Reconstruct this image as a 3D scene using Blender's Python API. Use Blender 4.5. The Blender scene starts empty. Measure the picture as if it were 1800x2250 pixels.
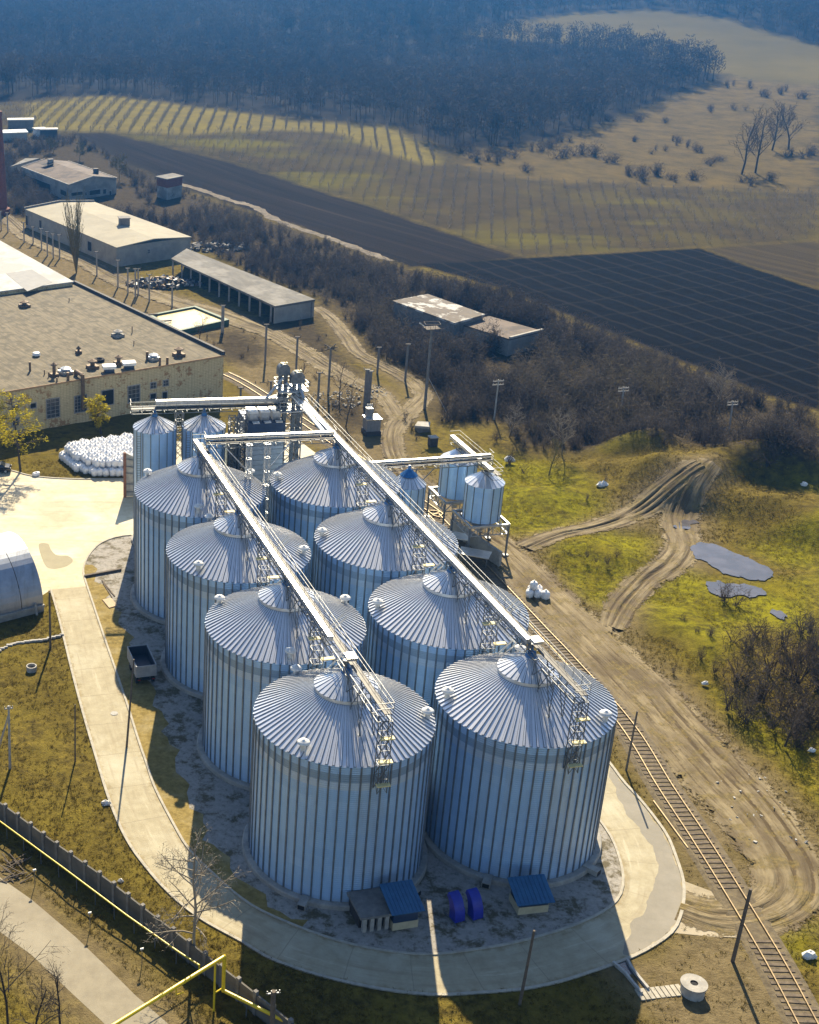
import bpy, math, random
import numpy as np
from mathutils import Vector
random.seed(7); RNG=np.random.default_rng(7)
R=math.radians
C=bpy.context.scene.collection
# ---------------------------------------------------------------- camera
F,CX,CY,PITCH,H0=3013.4,308.2,1125.0,0.426425,84.34
SC=8.3
cam=bpy.data.cameras.new('camera'); camo=bpy.data.objects.new('camera',cam); C.objects.link(camo)
cam.sensor_fit='HORIZONTAL'; cam.sensor_width=36.0; cam.lens=36.0*F/1800.0
cam.shift_x=(900-CX)/1800.0; cam.shift_y=0
cam.clip_start=1; cam.clip_end=9000
camo.location=(0,0,H0); camo.rotation_euler=(math.pi/2-PITCH,0,0)
bpy.context.scene.camera=camo
CP,SP=math.cos(PITCH),math.sin(PITCH)
# ---------------------------------------------------------------- terrain
def sstep(a,b,x):
    t=np.clip((x-a)/(b-a),0,1); return t*t*(3-2*t)
FLATS=[]       # ponds lie in level hollows
MOUNDS=[]      # x,y,radius x,radius y,height,rot
def tz(x,y):
    x=np.asarray(x,float); y=np.asarray(y,float)
    z=np.zeros(np.broadcast(x,y).shape)
    z=z+7*sstep(380,560,y)*sstep(260,-40,x)*(1-sstep(600,720,y))      # convex orchard ridge
    z=z+62*sstep(700,1700,y)+14*sstep(640,900,y)*sstep(-100,160,x)
    z=z+5*np.sin(x*0.012+1.0)*np.sin(y*0.009)*sstep(560,820,y)
    z=z-3*sstep(360,460,y)*sstep(80,220,x)*(1-sstep(520,640,y))
    for mx,my,rx,ry,h,a in MOUNDS:
        c,s=math.cos(a),math.sin(a); u=((x-mx)*c+(y-my)*s)/rx; v=(-(x-mx)*s+(y-my)*c)/ry
        z=z+h*np.exp(-(u*u+v*v))
    for mx,my,rx,ry in FLATS:
        u=(x-mx)/rx; v=(y-my)/ry; q=u*u+v*v; z=z*(1-np.exp(-q*q*.5))
    return z
def ray(px,py):
    r=(px-CX)/F; u=-(py-CY)/F
    return (r, CP+u*SP, -SP+u*CP)
def G(px,py,z=0.0):
    """photo pixel -> point on the level plane z"""
    d=ray(px,py); t=(z-H0)/d[2]
    return Vector((d[0]*t,d[1]*t,z))
def T(px,py):
    """photo pixel -> point on the terrain"""
    d=ray(px,py); p=G(px,py,0)
    lo,hi=None,None; t=60.0; f=lambda t:H0+d[2]*t-float(tz(d[0]*t,d[1]*t))
    while t<4000 and f(t)>0: lo=t; t+=8
    hi=t; lo=lo or 50
    for _ in range(30):
        m=(lo+hi)/2
        if f(m)>0: lo=m
        else: hi=m
    return Vector((d[0]*hi,d[1]*hi,float(tz(d[0]*hi,d[1]*hi))))
def PX(p):
    d=Vector(p)-Vector((0,0,H0)); z=d.y*CP-d.z*SP; u=d.y*SP+d.z*CP
    return (CX+F*d.x/z, CY-F*u/z)
def HT(bx,by,ty,z0=0):
    """height of a vertical thing whose foot is at pixel (bx,by) and top at row ty"""
    b=G(bx,by,z0); lo,hi=0,80
    for _ in range(40):
        m=(lo+hi)/2
        if PX((b.x,b.y,z0+m))[1]>ty: lo=m
        else: hi=m
    return lo
def at_dist(px,py,Y):
    """photo pixel -> the point of its ray at the given depth Y"""
    d=ray(px,py); t=Y/d[1]
    return Vector((d[0]*t,Y,H0+d[2]*t))
# ---------------------------------------------------------------- objects
def thing(name,label,cat,loc=(0,0,0),rz=0,group=None):
    o=bpy.data.objects.new(name,None); C.objects.link(o); o.empty_display_size=.5
    o.location=loc; o.rotation_euler=(0,0,rz); tag(o,label,cat,group); return o
def tag(o,label=None,cat=None,group=None,kind=None):
    if label: o['label']=label
    if cat: o['category']=cat
    if group: o['group']=group
    if kind: o['kind']=kind
    return o
class MB:
    def __init__(s): s.v=[]; s.f=[]; s.m=[]
    def add(s,vs,fs,m=0):
        b=len(s.v); s.v.extend([tuple(p) for p in vs]); s.f.extend([tuple(i+b for i in f) for f in fs]); s.m.extend([m]*len(fs)); return s
    def box(s,c,d,rz=0,m=0):
        c=Vector(c); x,y,z=[q/2 for q in d]; ca,sa=math.cos(rz),math.sin(rz); vs=[]
        for k in (-z,z):
            for i,j in ((-x,-y),(x,-y),(x,y),(-x,y)):
                vs.append((c.x+i*ca-j*sa,c.y+i*sa+j*ca,c.z+k))
        return s.add(vs,[(3,2,1,0),(4,5,6,7),(0,1,5,4),(1,2,6,5),(2,3,7,6),(3,0,4,7)],m)
    def bar(s,p,q,w,h=None,m=0,up=(0,0,1)):
        p,q=Vector(p),Vector(q); h=h or w; d=(q-p)
        if d.length<1e-6: return s
        d.normalize(); up=Vector(up)
        if abs(d.dot(up))>.98: up=Vector((1,0,0))
        a=d.cross(up).normalized()*w/2; b=a.cross(d).normalized()*h/2; vs=[]
        for e in (p,q):
            vs+=[e-a-b,e+a-b,e+a+b,e-a+b]
        return s.add(vs,[(0,1,2,3),(7,6,5,4),(4,5,1,0),(5,6,2,1),(6,7,3,2),(7,4,0,3)],m)
    def tube(s,p,q,r,n=8,r2=None,m=0,cap=True):
        p,q=Vector(p),Vector(q); r2=r if r2 is None else r2; d=(q-p)
        if d.length<1e-6: return s
        d.normalize(); up=Vector((0,0,1)) if abs(d.z)<.98 else Vector((1,0,0))
        a=d.cross(up).normalized(); b=d.cross(a); vs=[]
        for e,rr in ((p,r),(q,r2)):
            for i in range(n):
                t=2*math.pi*i/n; vs.append(e+a*rr*math.cos(t)+b*rr*math.sin(t))
        fs=[(i,(i+1)%n,n+(i+1)%n,n+i) for i in range(n)]
        if cap: fs+=[tuple(range(n-1,-1,-1)),tuple(range(n,2*n))]
        return s.add(vs,fs,m)
    def lathe(s,prof,c=(0,0,0),n=24,m=0,cap0=False,cap1=False,a0=0,a1=2*math.pi):
        c=Vector(c); full=abs(a1-a0-2*math.pi)<1e-6; k=n if full else n+1; vs=[]
        for r,z in prof:
            for i in range(k):
                t=a0+(a1-a0)*i/n; vs.append((c.x+r*math.cos(t),c.y+r*math.sin(t),c.z+z))
        fs=[]
        for j in range(len(prof)-1):
            for i in range(n):
                i2=(i+1)%k; fs.append((j*k+i,j*k+i2,(j+1)*k+i2,(j+1)*k+i))
        if cap0: fs.append(tuple(range(k-1,-1,-1)))
        if cap1: fs.append(tuple(range((len(prof)-1)*k,len(prof)*k)))
        return s.add(vs,fs,m)
    def prism(s,poly,z0,z1,m=0,mtop=None):
        n=len(poly)
        ar=sum(poly[i][0]*poly[(i+1)%n][1]-poly[(i+1)%n][0]*poly[i][1] for i in range(n))
        if ar<0: poly=poly[::-1]
        vs=[(p[0],p[1],z0) for p in poly]+[(p[0],p[1],z1) for p in poly]
        s.add(vs,[(i,(i+1)%n,n+(i+1)%n,n+i) for i in range(n)]+[tuple(range(n-1,-1,-1))],m)
        return s.add([(p[0],p[1],z1) for p in poly],[tuple(range(n))],m if mtop is None else mtop)
    def quad(s,a,b,c,d,m=0): return s.add([a,b,c,d],[(0,1,2,3)],m)
    def truss(s,p,q,w,h,step,t=.08,m=0,top=True):
        """lattice girder whose top is on the line p-q"""
        p,q=Vector(p),Vector(q); d=(q-p); L=d.length; d.normalize(); sd=d.cross(Vector((0,0,1))).normalized()*w/2; dn=Vector((0,0,-h))
        k=max(1,round(L/step))
        for sgn in (-1,1):
            a=p+sd*sgn; b=q+sd*sgn
            if top: s.bar(a,b,t,t,m)
            s.bar(a+dn,b+dn,t,t,m)
            for i in range(k):
                e=a+d*(L*i/k); f=a+d*(L*(i+1)/k)
                s.bar(e,e+dn,t*.7,t*.7,m)
                if i%2: s.bar(e,f+dn,t*.7,t*.7,m)
                else: s.bar(e+dn,f,t*.7,t*.7,m)
            s.bar(b,b+dn,t*.7,t*.7,m)
        for i in range(k+1):
            e=p+d*(L*i/k); s.bar(e-sd+dn,e+sd+dn,t*.7,t*.7,m)
        return s
    def build(s,name,mats,parent=None,smooth=False,loc=None):
        if not isinstance(mats,(list,tuple)): mats=[mats]
        off=Vector(loc) if loc is not None else Vector((0,0,0))
        if parent is not None:
            off=Vector(parent.location); pp=parent.parent
            while pp is not None: off+=Vector(pp.location); pp=pp.parent
        me=bpy.data.meshes.new(name)
        me.from_pydata([(a-off.x,b-off.y,c-off.z) for a,b,c in s.v],[],s.f)
        for q in mats: me.materials.append(q)
        if len(mats)>1: me.polygons.foreach_set('material_index',s.m)
        if smooth: me.polygons.foreach_set('use_smooth',[True]*len(s.f))
        me.update()
        o=bpy.data.objects.new(name,me); C.objects.link(o)
        if parent is not None: o.parent=parent
        elif loc is not None: o.location=loc
        return o
def npmesh(name,V,Fq,mats,parent=None,smooth=False,mi=None,loc=(0,0,0)):
    """numpy mesh: V (n,3), Fq (m,3|4)"""
    me=bpy.data.meshes.new(name); V=np.asarray(V,np.float32); Fq=np.asarray(Fq,np.int32); k=Fq.shape[1]
    me.vertices.add(len(V)); me.vertices.foreach_set('co',V.ravel())
    me.loops.add(Fq.size); me.loops.foreach_set('vertex_index',Fq.ravel())
    me.polygons.add(len(Fq)); me.polygons.foreach_set('loop_start',np.arange(0,Fq.size,k,dtype=np.int32)); me.polygons.foreach_set('loop_total',np.full(len(Fq),k,np.int32))
    if not isinstance(mats,(list,tuple)): mats=[mats]
    for q in mats: me.materials.append(q)
    if mi is not None: me.polygons.foreach_set('material_index',np.asarray(mi,np.int32))
    if smooth: me.polygons.foreach_set('use_smooth',np.ones(len(Fq),bool))
    me.update(calc_edges=True); me.validate()
    o=bpy.data.objects.new(name,me); C.objects.link(o); o.location=loc
    if parent is not None: o.parent=parent
    return o
def clone(o,loc=None,rz=None,label=None,group=None,parent=None,scale=None):
    kids=[c for c in C.objects if c.parent==o] if parent is None and not hasattr(clone,'map') else clone.map.get(o.name,[])
    c=o.copy(); C.objects.link(c)
    if parent is not None: c.parent=parent
    if loc is not None: c.location=loc
    if rz is not None: c.rotation_euler=(0,0,rz)
    if scale is not None: c.scale=(scale,)*3 if not isinstance(scale,(tuple,list)) else scale
    if label: c['label']=label
    if group: c['group']=group
    for k in kids: clone(k,parent=c)
    return c
def index_children():
    clone.map={}
    for o in C.objects:
        if o.parent is not None: clone.map.setdefault(o.parent.name,[]).append(o)
# ---------------------------------------------------------------- materials
class NT:
    def __init__(s,name):
        s.mat=bpy.data.materials.new(name); s.mat.use_nodes=True; s.t=s.mat.node_tree; s.n=s.t.nodes; s.n.clear()
        s.out=s.n.new('ShaderNodeOutputMaterial')
    def new(s,t,**k):
        n=s.n.new('ShaderNode'+t)
        for a,b in k.items():
            if a.startswith('i_'):
                key=a[2:]; key=int(key) if key.isdigit() else key
                s.set(n.inputs[key],b)
            else: setattr(n,a,b)
        return n
    def set(s,inp,b):
        if isinstance(b,bpy.types.NodeSocket): s.t.links.new(b,inp)
        elif isinstance(b,bpy.types.Node): s.t.links.new(b.outputs[0],inp)
        else:
            if inp.type=='RGBA' and len(b)==3: b=(*b,1)
            inp.default_value=b
    def math(s,op,a,b=0.0,c=0.0,clamp=False):
        n=s.n.new('ShaderNodeMath'); n.operation=op; n.use_clamp=clamp
        for i,x in enumerate((a,b,c)): s.set(n.inputs[i],x)
        return n.outputs[0]
    def mix(s,f,a,b,mode='MIX'):
        n=s.n.new('ShaderNodeMix'); n.data_type='RGBA'; n.blend_type=mode
        s.set(n.inputs[0],f); s.set(n.inputs[6],a); s.set(n.inputs[7],b); return n.outputs[2]
    def noise(s,scale,detail=4,rough=.6,vec=None,out=0,dist=0.0):
        n=s.n.new('ShaderNodeTexNoise'); n.inputs['Scale'].default_value=scale; n.inputs['Detail'].default_value=detail; n.inputs['Roughness'].default_value=rough; n.inputs['Distortion'].default_value=dist
        s.set(n.inputs['Vector'],vec if vec is not None else s.obj()); return n.outputs[out]
    def obj(s):
        if not hasattr(s,'_tc'): s._tc=s.n.new('ShaderNodeTexCoord')
        return s._tc.outputs['Object']
    def pos(s):
        if not hasattr(s,'_g'): s._g=s.n.new('ShaderNodeNewGeometry')
        return s._g.outputs['Position']
    def mapping(s,vec,scale=(1,1,1),rot=(0,0,0),loc=(0,0,0)):
        n=s.n.new('ShaderNodeMapping'); s.set(n.inputs[0],vec); n.inputs['Scale'].default_value=scale; n.inputs['Rotation'].default_value=rot; n.inputs['Location'].default_value=loc; return n.outputs[0]
    def ramp(s,f,a,b,clamp=True):
        n=s.n.new('ShaderNodeMapRange'); n.clamp=clamp; s.set(n.inputs[0],f); n.inputs[1].default_value=a; n.inputs[2].default_value=b; return n.outputs[0]
    def attr(s,name):
        n=s.n.new('ShaderNodeAttribute'); n.attribute_name=name; return n.outputs['Fac']
    def bsdf(s,col,rough=.8,metal=0,bump=None,bd=.05,bs=1.0,spec=None,**k):
        n=s.n.new('ShaderNodeBsdfPrincipled'); s.set(n.inputs['Base Color'],col); s.set(n.inputs['Roughness'],rough); s.set(n.inputs['Metallic'],metal)
        if spec is not None: s.set(n.inputs['Specular IOR Level'],spec)
        for a,b in k.items(): s.set(n.inputs[a.replace('_',' ')],b)
        if bump is not None:
            q=s.n.new('ShaderNodeBump'); q.inputs['Distance'].default_value=bd; q.inputs['Strength'].default_value=bs; s.set(q.inputs['Height'],bump); s.t.links.new(q.outputs[0],n.inputs['Normal'])
        s.t.links.new(n.outputs[0],s.out.inputs[0]); return n
def pm(name,c1,c2=None,scale=1.0,rough=.8,metal=0.0,bump=0.0,detail=5,lo=.35,hi=.65,stretch=(1,1,1),spec=None,c3=None,s3=.3,l3=.55,h3=.7,world=False):
    """general surface: two tones broken up by noise, a third in patches"""
    t=NT(name); c2=c2 or tuple(x*.75 for x in c1); base=t.pos() if world else t.obj()
    vec=t.mapping(base,scale=stretch)
    nz=t.noise(scale,detail,.65,vec); col=t.mix(t.ramp(nz,lo,hi),c1,c2)
    if c3: col=t.mix(t.ramp(t.noise(s3,5,.65,vec),l3,h3),col,c3)
    t.bsdf(col,rough,metal,bump=nz if bump else None,bd=bump,spec=spec); return t.mat
EXPO=1.33; SKYS=0.064; SUNS=5.0; HAZEC=(.07,.36,1.0); HAZED=.00022
# ================================================================ light
scene=bpy.context.scene
scene.view_settings.view_transform='Standard'; scene.view_settings.look='None'; scene.view_settings.exposure=EXPO; scene.view_settings.gamma=1
w=bpy.data.worlds.new('World'); scene.world=w; w.use_nodes=True
nt=w.node_tree; bg=nt.nodes['Background']; sky=nt.nodes.new('ShaderNodeTexSky'); sky.sky_type='NISHITA'; sky.sun_disc=False
SUN_EL,SUN_AZ=R(36.5),R(83.6)
sky.sun_elevation=SUN_EL; sky.sun_rotation=math.pi/2-SUN_AZ; sky.altitude=200; sky.air_density=1.0; sky.dust_density=.7; sky.ozone_density=1.5
nt.links.new(sky.outputs[0],bg.inputs[0]); bg.inputs[1].default_value=SKYS
sl=bpy.data.lights.new('sun','SUN'); sl.energy=SUNS; sl.angle=R(.5); sl.color=(1.0,.85,.60)
so=bpy.data.objects.new('sun',sl); C.objects.link(so); so.location=(0,300,200)
sd=Vector((math.cos(SUN_AZ)*math.cos(SUN_EL),math.sin(SUN_AZ)*math.cos(SUN_EL),math.sin(SUN_EL)))
so.rotation_euler=sd.to_track_quat('Z','Y').to_euler()
scene.cycles.max_bounces=6; scene.cycles.diffuse_bounces=2; scene.cycles.glossy_bounces=3; scene.cycles.transparent_max_bounces=8; scene.cycles.volume_bounces=0
scene.cycles.use_denoising=True
# haze
hz=MB().box((150,1450,56.5),(2300,3300,129)); hz.v=[(a,b,c) for a,b,c in hz.v]
t=NT('haze_air'); pv=t.n.new('ShaderNodeVolumePrincipled'); pv.inputs['Color'].default_value=(*HAZEC,1); pv.inputs['Density'].default_value=HAZED; pv.inputs['Anisotropy'].default_value=.75
t.t.links.new(pv.outputs[0],t.out.inputs['Volume'])
ho=hz.build('haze',t.mat); tag(ho,kind='stuff')
# ================================================================ materials used by the silo yard
def silo_wall_mat(name,rad,H,nrib,ring=True):
    t=NT(name); o=t.obj(); sx=t.n.new('ShaderNodeSeparateXYZ'); t.set(sx.inputs[0],o)
    ang=t.math('ARCTAN2',sx.outputs[1],sx.outputs[0]); z=sx.outputs[2]
    u=t.math('FLOOR',t.math('MULTIPLY',ang,nrib/(2*math.pi)/2)); v=t.math('FLOOR',t.math('MULTIPLY',z,1/.88))
    cv=t.n.new('ShaderNodeCombineXYZ'); t.set(cv.inputs[0],u); t.set(cv.inputs[1],v)
    wn=t.n.new('ShaderNodeTexWhiteNoise'); wn.noise_dimensions='3D'; t.set(wn.inputs[0],cv)
    sheet=t.ramp(wn.outputs[0],0,1)
    wv=t.n.new('ShaderNodeTexWhiteNoise'); wv.noise_dimensions='1D'; t.set(wv.inputs['W'],v)
    c=t.mix(t.math('MULTIPLY',sheet,.55),(.46,.68,.96),(.36,.56,.87))
    c=t.mix(t.math('MULTIPLY',wv.outputs[0],.55),c,(.32,.55,.86))
    st=t.noise(1.0,5,.7,t.mapping(o,scale=(1.6,1.6,.12)))
    c=t.mix(t.math('MULTIPLY',t.ramp(st,.5,.75),.35),c,(.36,.40,.45))
    if ring:
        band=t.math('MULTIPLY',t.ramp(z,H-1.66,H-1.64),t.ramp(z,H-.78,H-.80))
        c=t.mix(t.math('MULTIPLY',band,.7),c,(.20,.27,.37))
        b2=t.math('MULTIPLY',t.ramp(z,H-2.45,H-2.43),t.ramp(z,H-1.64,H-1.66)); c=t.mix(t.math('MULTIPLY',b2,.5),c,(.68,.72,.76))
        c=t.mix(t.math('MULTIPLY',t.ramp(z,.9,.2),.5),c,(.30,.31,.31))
    oi=t.n.new('ShaderNodeObjectInfo'); st2=t.noise(.35,5,.7,t.mapping(o,scale=(1,1,.25))); c=t.mix(t.math('MULTIPLY',oi.outputs['Random'],.45),c,(.31,.51,.78)); c=t.mix(t.math('MULTIPLY',t.ramp(t.math('ADD',st2,t.math('MULTIPLY',oi.outputs['Random'],.18)),.52,.80),.45),c,(.36,.40,.44)); rs=t.noise(1.0,5,.75,t.mapping(o,scale=(3.2,3.2,.09))); c=t.mix(t.math('MULTIPLY',t.ramp(rs,.62,.80),.35),c,(.30,.25,.20))
    co=t.math('SINE',t.math('MULTIPLY',z,2*math.pi/.22))
    b=t.bsdf(c,t.ramp(st,.2,.9) if False else .38,.38,bump=t.math('ADD',co,t.math('MULTIPLY',st,.6)),bd=.012,bs=.8)
    return t.mat
def roof_mat(name,c1,c2,rough,nrib):
    t=NT(name); o=t.obj(); sx=t.n.new('ShaderNodeSeparateXYZ'); t.set(sx.inputs[0],o)
    ang=t.math('ARCTAN2',sx.outputs[1],sx.outputs[0]); u=t.math('FLOOR',t.math('MULTIPLY',ang,nrib/(2*math.pi)))
    wn=t.n.new('ShaderNodeTexWhiteNoise'); wn.noise_dimensions='1D'; t.set(wn.inputs['W'],u)
    c=t.mix(wn.outputs[0],c1,c2); dirt=t.noise(.5,6,.7)
    c=t.mix(t.math('MULTIPLY',t.ramp(dirt,.45,.75),.45),c,tuple(x*.7 for x in c1))
    t.bsdf(c,t.math('ADD',rough,t.math('MULTIPLY',dirt,.12)),.62,bump=dirt,bd=.02,bs=.25); return t.mat
M={}
RH,RW,RA=8.3,15.12,20.0
M['silo_wall']=silo_wall_mat('galvanised_silo_wall',8.3,RW,56)
M['rib']=pm('galvanised_stiffener',(.24,.28,.33),(.15,.18,.23),1.2,.5,.7)
M['roof']=roof_mat('galvanised_roof',(.84,.85,.87),(.68,.70,.74),.27,84)
M['seam']=pm('shaded_roof_seam_sides',(.30,.32,.35),(.20,.22,.25),1.5,.5,.6)  # rib sides coloured dark for their shade and the sealant line
M['cap']=roof_mat('bright_roof_cone',(.90,.90,.90),(.80,.81,.82),.24,28)
M['blue']=pm('blue_paint',(.03,.17,.42),(.02,.12,.33),2,.45)
M['white']=pm('white_paint',(.78,.79,.78),(.62,.63,.62),2,.5)
M['steel']=pm('galvanised_steel',(.50,.52,.54),(.36,.38,.40),2.5,.42,.7)
M['steel_dark']=pm('weathered_steel',(.20,.215,.23),(.12,.13,.145),2.0,.55,.6)
M['rail_steel']=pm('dull_handrail_steel',(.20,.21,.22),(.13,.14,.15),2.5,.55,.5)
M['lid']=pm('bright_sheet_lid',(.82,.82,.80),(.66,.66,.64),1.5,.32,.75)
M['grate']=pm('walkway_grating',(.085,.085,.085),(.05,.05,.05),3,.6,.5)
M['yellow_step']=pm('yellow_landing',(.72,.62,.30),(.60,.50,.22),3,.6)
M['concrete']=pm('weathered_concrete',(.38,.36,.32),(.24,.23,.21),1.1,.9,bump=.02)
M['concrete_dark']=pm('dark_concrete',(.21,.20,.185),(.13,.125,.12),1.3,.9,bump=.02)
M['rust']=pm('rusty_steel',(.24,.10,.05),(.13,.06,.035),3,.8)
M['shadow_gap']=pm('unlit_interior',(.02,.02,.022),(.012,.012,.014),1,.95)
# ================================================================ the grid of big silos
GA=Vector((.985969,.166930,0)); GB=Vector((-.210238,.977650,0)); G0=Vector((18.7216,107.1025,0)); DR,DC=17.6915,17.6851
GROT=math.atan2(GA.y,GA.x)
def SG(c,r,e=0.0,f=0.0,z=0.0):
    p=G0+GA*(DC*c+f)+GB*(DR*r+e); p.z=z; return p
def cone_panels(mb,r0,z0,r1,z1,n,h,m=0,over=0.0,seam=None):
    """standing-seam cone: flat pans with a raised rib between"""
    vs=[];fs=[]
    for i in range(n):
        for k,(da,dz) in enumerate(((0,0),(.56,0),(.66,h),(.88,h))):
            t=2*math.pi*(i+da)/n
            vs.append(((r0)*math.cos(t),(r0)*math.sin(t),z0+dz)); vs.append((r1*math.cos(t),r1*math.sin(t),z1+dz*r1/r0*.6+dz*.4))
    N=n*4; f2=[]
    for i in range(N):
        j=(i+1)%N; (f2 if seam is not None and i%4 in (1,3) else fs).append((2*i,2*j,2*j+1,2*i+1))
    b0=len(mb.v); mb.add(vs,fs,m)
    if f2: mb.f.extend([tuple(q+b0 for q in f) for f in f2]); mb.m.extend([seam]*len(f2))
    lip=[]
    return mb
def lattice_leg(mb,c,w,z0,z1,step,ux,uy,t=.09,steps=True):
    c=Vector(c); q=[c+ux*(sx*w/2)+uy*(sy*w/2) for sx,sy in ((-1,-1),(1,-1),(1,1),(-1,1))]; up=Vector((0,0,1))
    for p in q: mb.bar((p.x,p.y,z0),(p.x,p.y,z1),t,t,0,up=ux)
    n=max(1,round((z1-z0)/step))
    for i in range(n):
        a=z0+(z1-z0)*i/n; b=z0+(z1-z0)*(i+1)/n
        for k in range(4):
            p,r=q[k],q[(k+1)%4]
            mb.bar((p.x,p.y,a),(r.x,r.y,b),t*.6,t*.6,0); mb.bar((r.x,r.y,a),(p.x,p.y,b),t*.6,t*.6,0)
            mb.bar((p.x,p.y,b),(r.x,r.y,b),t*.7,t*.7,0)
def vent_mb(p,h=.8):
    mb=MB(); mb.lathe([(.26,-.6),(.26,h*.7),(.36,h*.75),(.56,h*.82),(.58,h*.95),(.44,h*1.12),(.16,h*1.2),(.12,h*1.32),(.0,h*1.33)],p,18); return mb
def silo_parts(t,R0,H,top,nrib,nroof,capr=2.9,capz=18.28,roof_z=18.0,cap=True,ring_h=.55,base=True,ribd=.10,mw='silo_wall'):
    o=Vector(t.location)
    mb=MB(); n=nrib*4; R0=R0-(.08 if R0>5 else 0)
    mb.lathe([(R0,.25),(R0,H*.5),(R0,H)],o,n,0)
    for i in range(nrib):
        a=2*math.pi*(i+.5)/nrib; d=Vector((math.cos(a),math.sin(a),0)); s=Vector((-d.y,d.x,0))
        w=.085 if R0>5 else .06
        p=o+d*(R0-.02); q=o+d*(R0+ribd)
        vs=[]
        for zz in (.25,H-.05):
            for e,ss in ((p,-1),(q,-.8),(q,.8),(p,1)): vs.append((e.x+s.x*w*ss,e.y+s.y*w*ss,zz))
        mb.add(vs,[(0,1,5,4),(1,2,6,5),(2,3,7,6),(4,5,6,7)],1)
    w_=mb.build('wall',[M[mw],M['rib']],t)
    me=w_.data
    sm=[p.material_index==0 for p in me.polygons]; me.polygons.foreach_set('use_smooth',sm)
    mb=MB(); ov=.06
    sl=(roof_z-H)/(R0-(capr if cap else .5))
    cone_panels(mb,R0+ov,H-ov*sl+.03,(capr-.25 if cap else .45),(roof_z+.25*sl if cap else top-.25),nroof,.12 if R0>5 else .08,seam=1)
    mb.v=[(a+o.x,b+o.y,c+o.z) for a,b,c in mb.v]
    mb.build('roof',[M['roof'],M['seam']],t)
    if cap:
        mb=MB(); cone_panels(mb,capr,capz+.12,.35,top-.18,28,.07,seam=1); mb.lathe([(capr,capz+.14),(capr-.02,capz-.2)],(0,0,0),56)
        mb.v=[(a+o.x,b+o.y,c+o.z) for a,b,c in mb.v]; mb.build('roof_cap',[M['cap'],M['seam']],t)
    mb=MB(); k=.46 if R0>5 else .34
    mb.lathe([(k*1.25,top-.36),(k*1.1,top-.1),(k,top),(k,top+.16),(.18,top+.3),(.16,top+.75)],o,14,cap1=True); mb.build('fill_collar',M['blue'],t,smooth=False)
    if base:
        mb=MB(); mb.lathe([(R0-.25,.48),(R0+.55,.48),(R0+.64,.40),(R0+.68,-.05)],o,72); mb.build('foundation',M['concrete'],t,smooth=False)
rows=['nearest','second','third','farthest']
LBL={(0,0):'big silver grain silo at the front of the left row, beside the concrete hut',
     (0,1):'big silver grain silo second from the front of the left row',
     (0,2):'big silver grain silo third from the front of the left row, beside the parked trailer',
     (0,3):'big silver grain silo at the back of the left row, touching the two thin silos',
     (1,0):'big silver grain silo at the front of the right row, by the railway track',
     (1,1):'big silver grain silo second from the front of the right row',
     (1,2):'big silver grain silo third from the front of the right row',
     (1,3):'big silver grain silo at the back of the right row, by the elevator tower'}
proto=thing('grain_silo',LBL[0,0],'grain silo',SG(0,0),0,'large grain silos in two rows')
silo_parts(proto,RH,RW,RA,56,84)
SILO={(0,0):proto}
kids=[c for c in C.objects if c.parent==proto]
for c in (0,1):
    for r in range(4):
        if (c,r)==(0,0): continue
        o=proto.copy(); C.objects.link(o); o.location=SG(c,r); o.rotation_euler=(0,0,.013*(c*4+r)); o['label']=LBL[c,r]; SILO[c,r]=o
        for k in kids:
            q=k.copy(); C.objects.link(q); q.parent=o
def roof_z_at(d): return RW+(RH-d)/(RH-2.9)*(18.0-RW)
VENTS={(0,0):[(664,1650),(958,1575),(650,1486)],(1,0):[(972,1537),(1345,1592),(1140,1430)],(0,1):[(479,1322),(635,1450),(762,1322)],(0,2):[(433,1254),(675,1219),(458,1140)],
       (0,3):[(322,1042),(552,1044),(437,1130)],(1,1):[(825,1336)],(1,2):[(705,1178)],(1,3):[(605,1056)]}
for (c,r),L in VENTS.items():
    o=SILO[c,r]; ctr=Vector(o.location)
    for (px,py) in L:
        best=min((k*2*math.pi/180 for k in range(180)),key=lambda a:sum((u-v)**2 for u,v in zip(PX((ctr.x+7.5*math.cos(a),ctr.y+7.5*math.sin(a),roof_z_at(7.5))),(px,py))))
        p=ctr+Vector((7.5*math.cos(best),7.5*math.sin(best),roof_z_at(7.5)+.02))
        mb=vent_mb(p); rz=o.rotation_euler[2]; cs,sn=math.cos(-rz),math.sin(-rz)
        mb.v=[((a-ctr.x)*cs-(b-ctr.y)*sn+ctr.x,(a-ctr.x)*sn+(b-ctr.y)*cs+ctr.y,z) for a,b,z in mb.v]
        mb.build('roof_vent',M['white'],o,smooth=True)
# hatches (rusty aeration boxes) at the foot of the two front silos
for (c,r),pts in {(0,0):[(667,1990),(908,1965)],(1,0):[(1071,1941),(1299,1917)]}.items():
    o=SILO[c,r]; ctr=Vector(o.location)
    for px,py in pts:
        p=G(px,py); d=(p-ctr); d.z=0; a=math.atan2(d.y,d.x); d.normalize(); rz=o.rotation_euler[2]
        mb=MB(); q=d*(RH+.75)
        mb.box((q.x,q.y,.35),(1.5,.75,.55),a,0); mb.box((q.x+d.x*.77,q.y+d.y*.77,.35),(.05,.62,.42),a,1)
        cs,sn=math.cos(-rz),math.sin(-rz); mb.v=[(x*cs-y*sn+ctr.x,x*sn+y*cs+ctr.y,z) for x,y,z in mb.v]
        mb.build('aeration_box',[M['concrete'],M['shadow_gap']],o)
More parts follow.
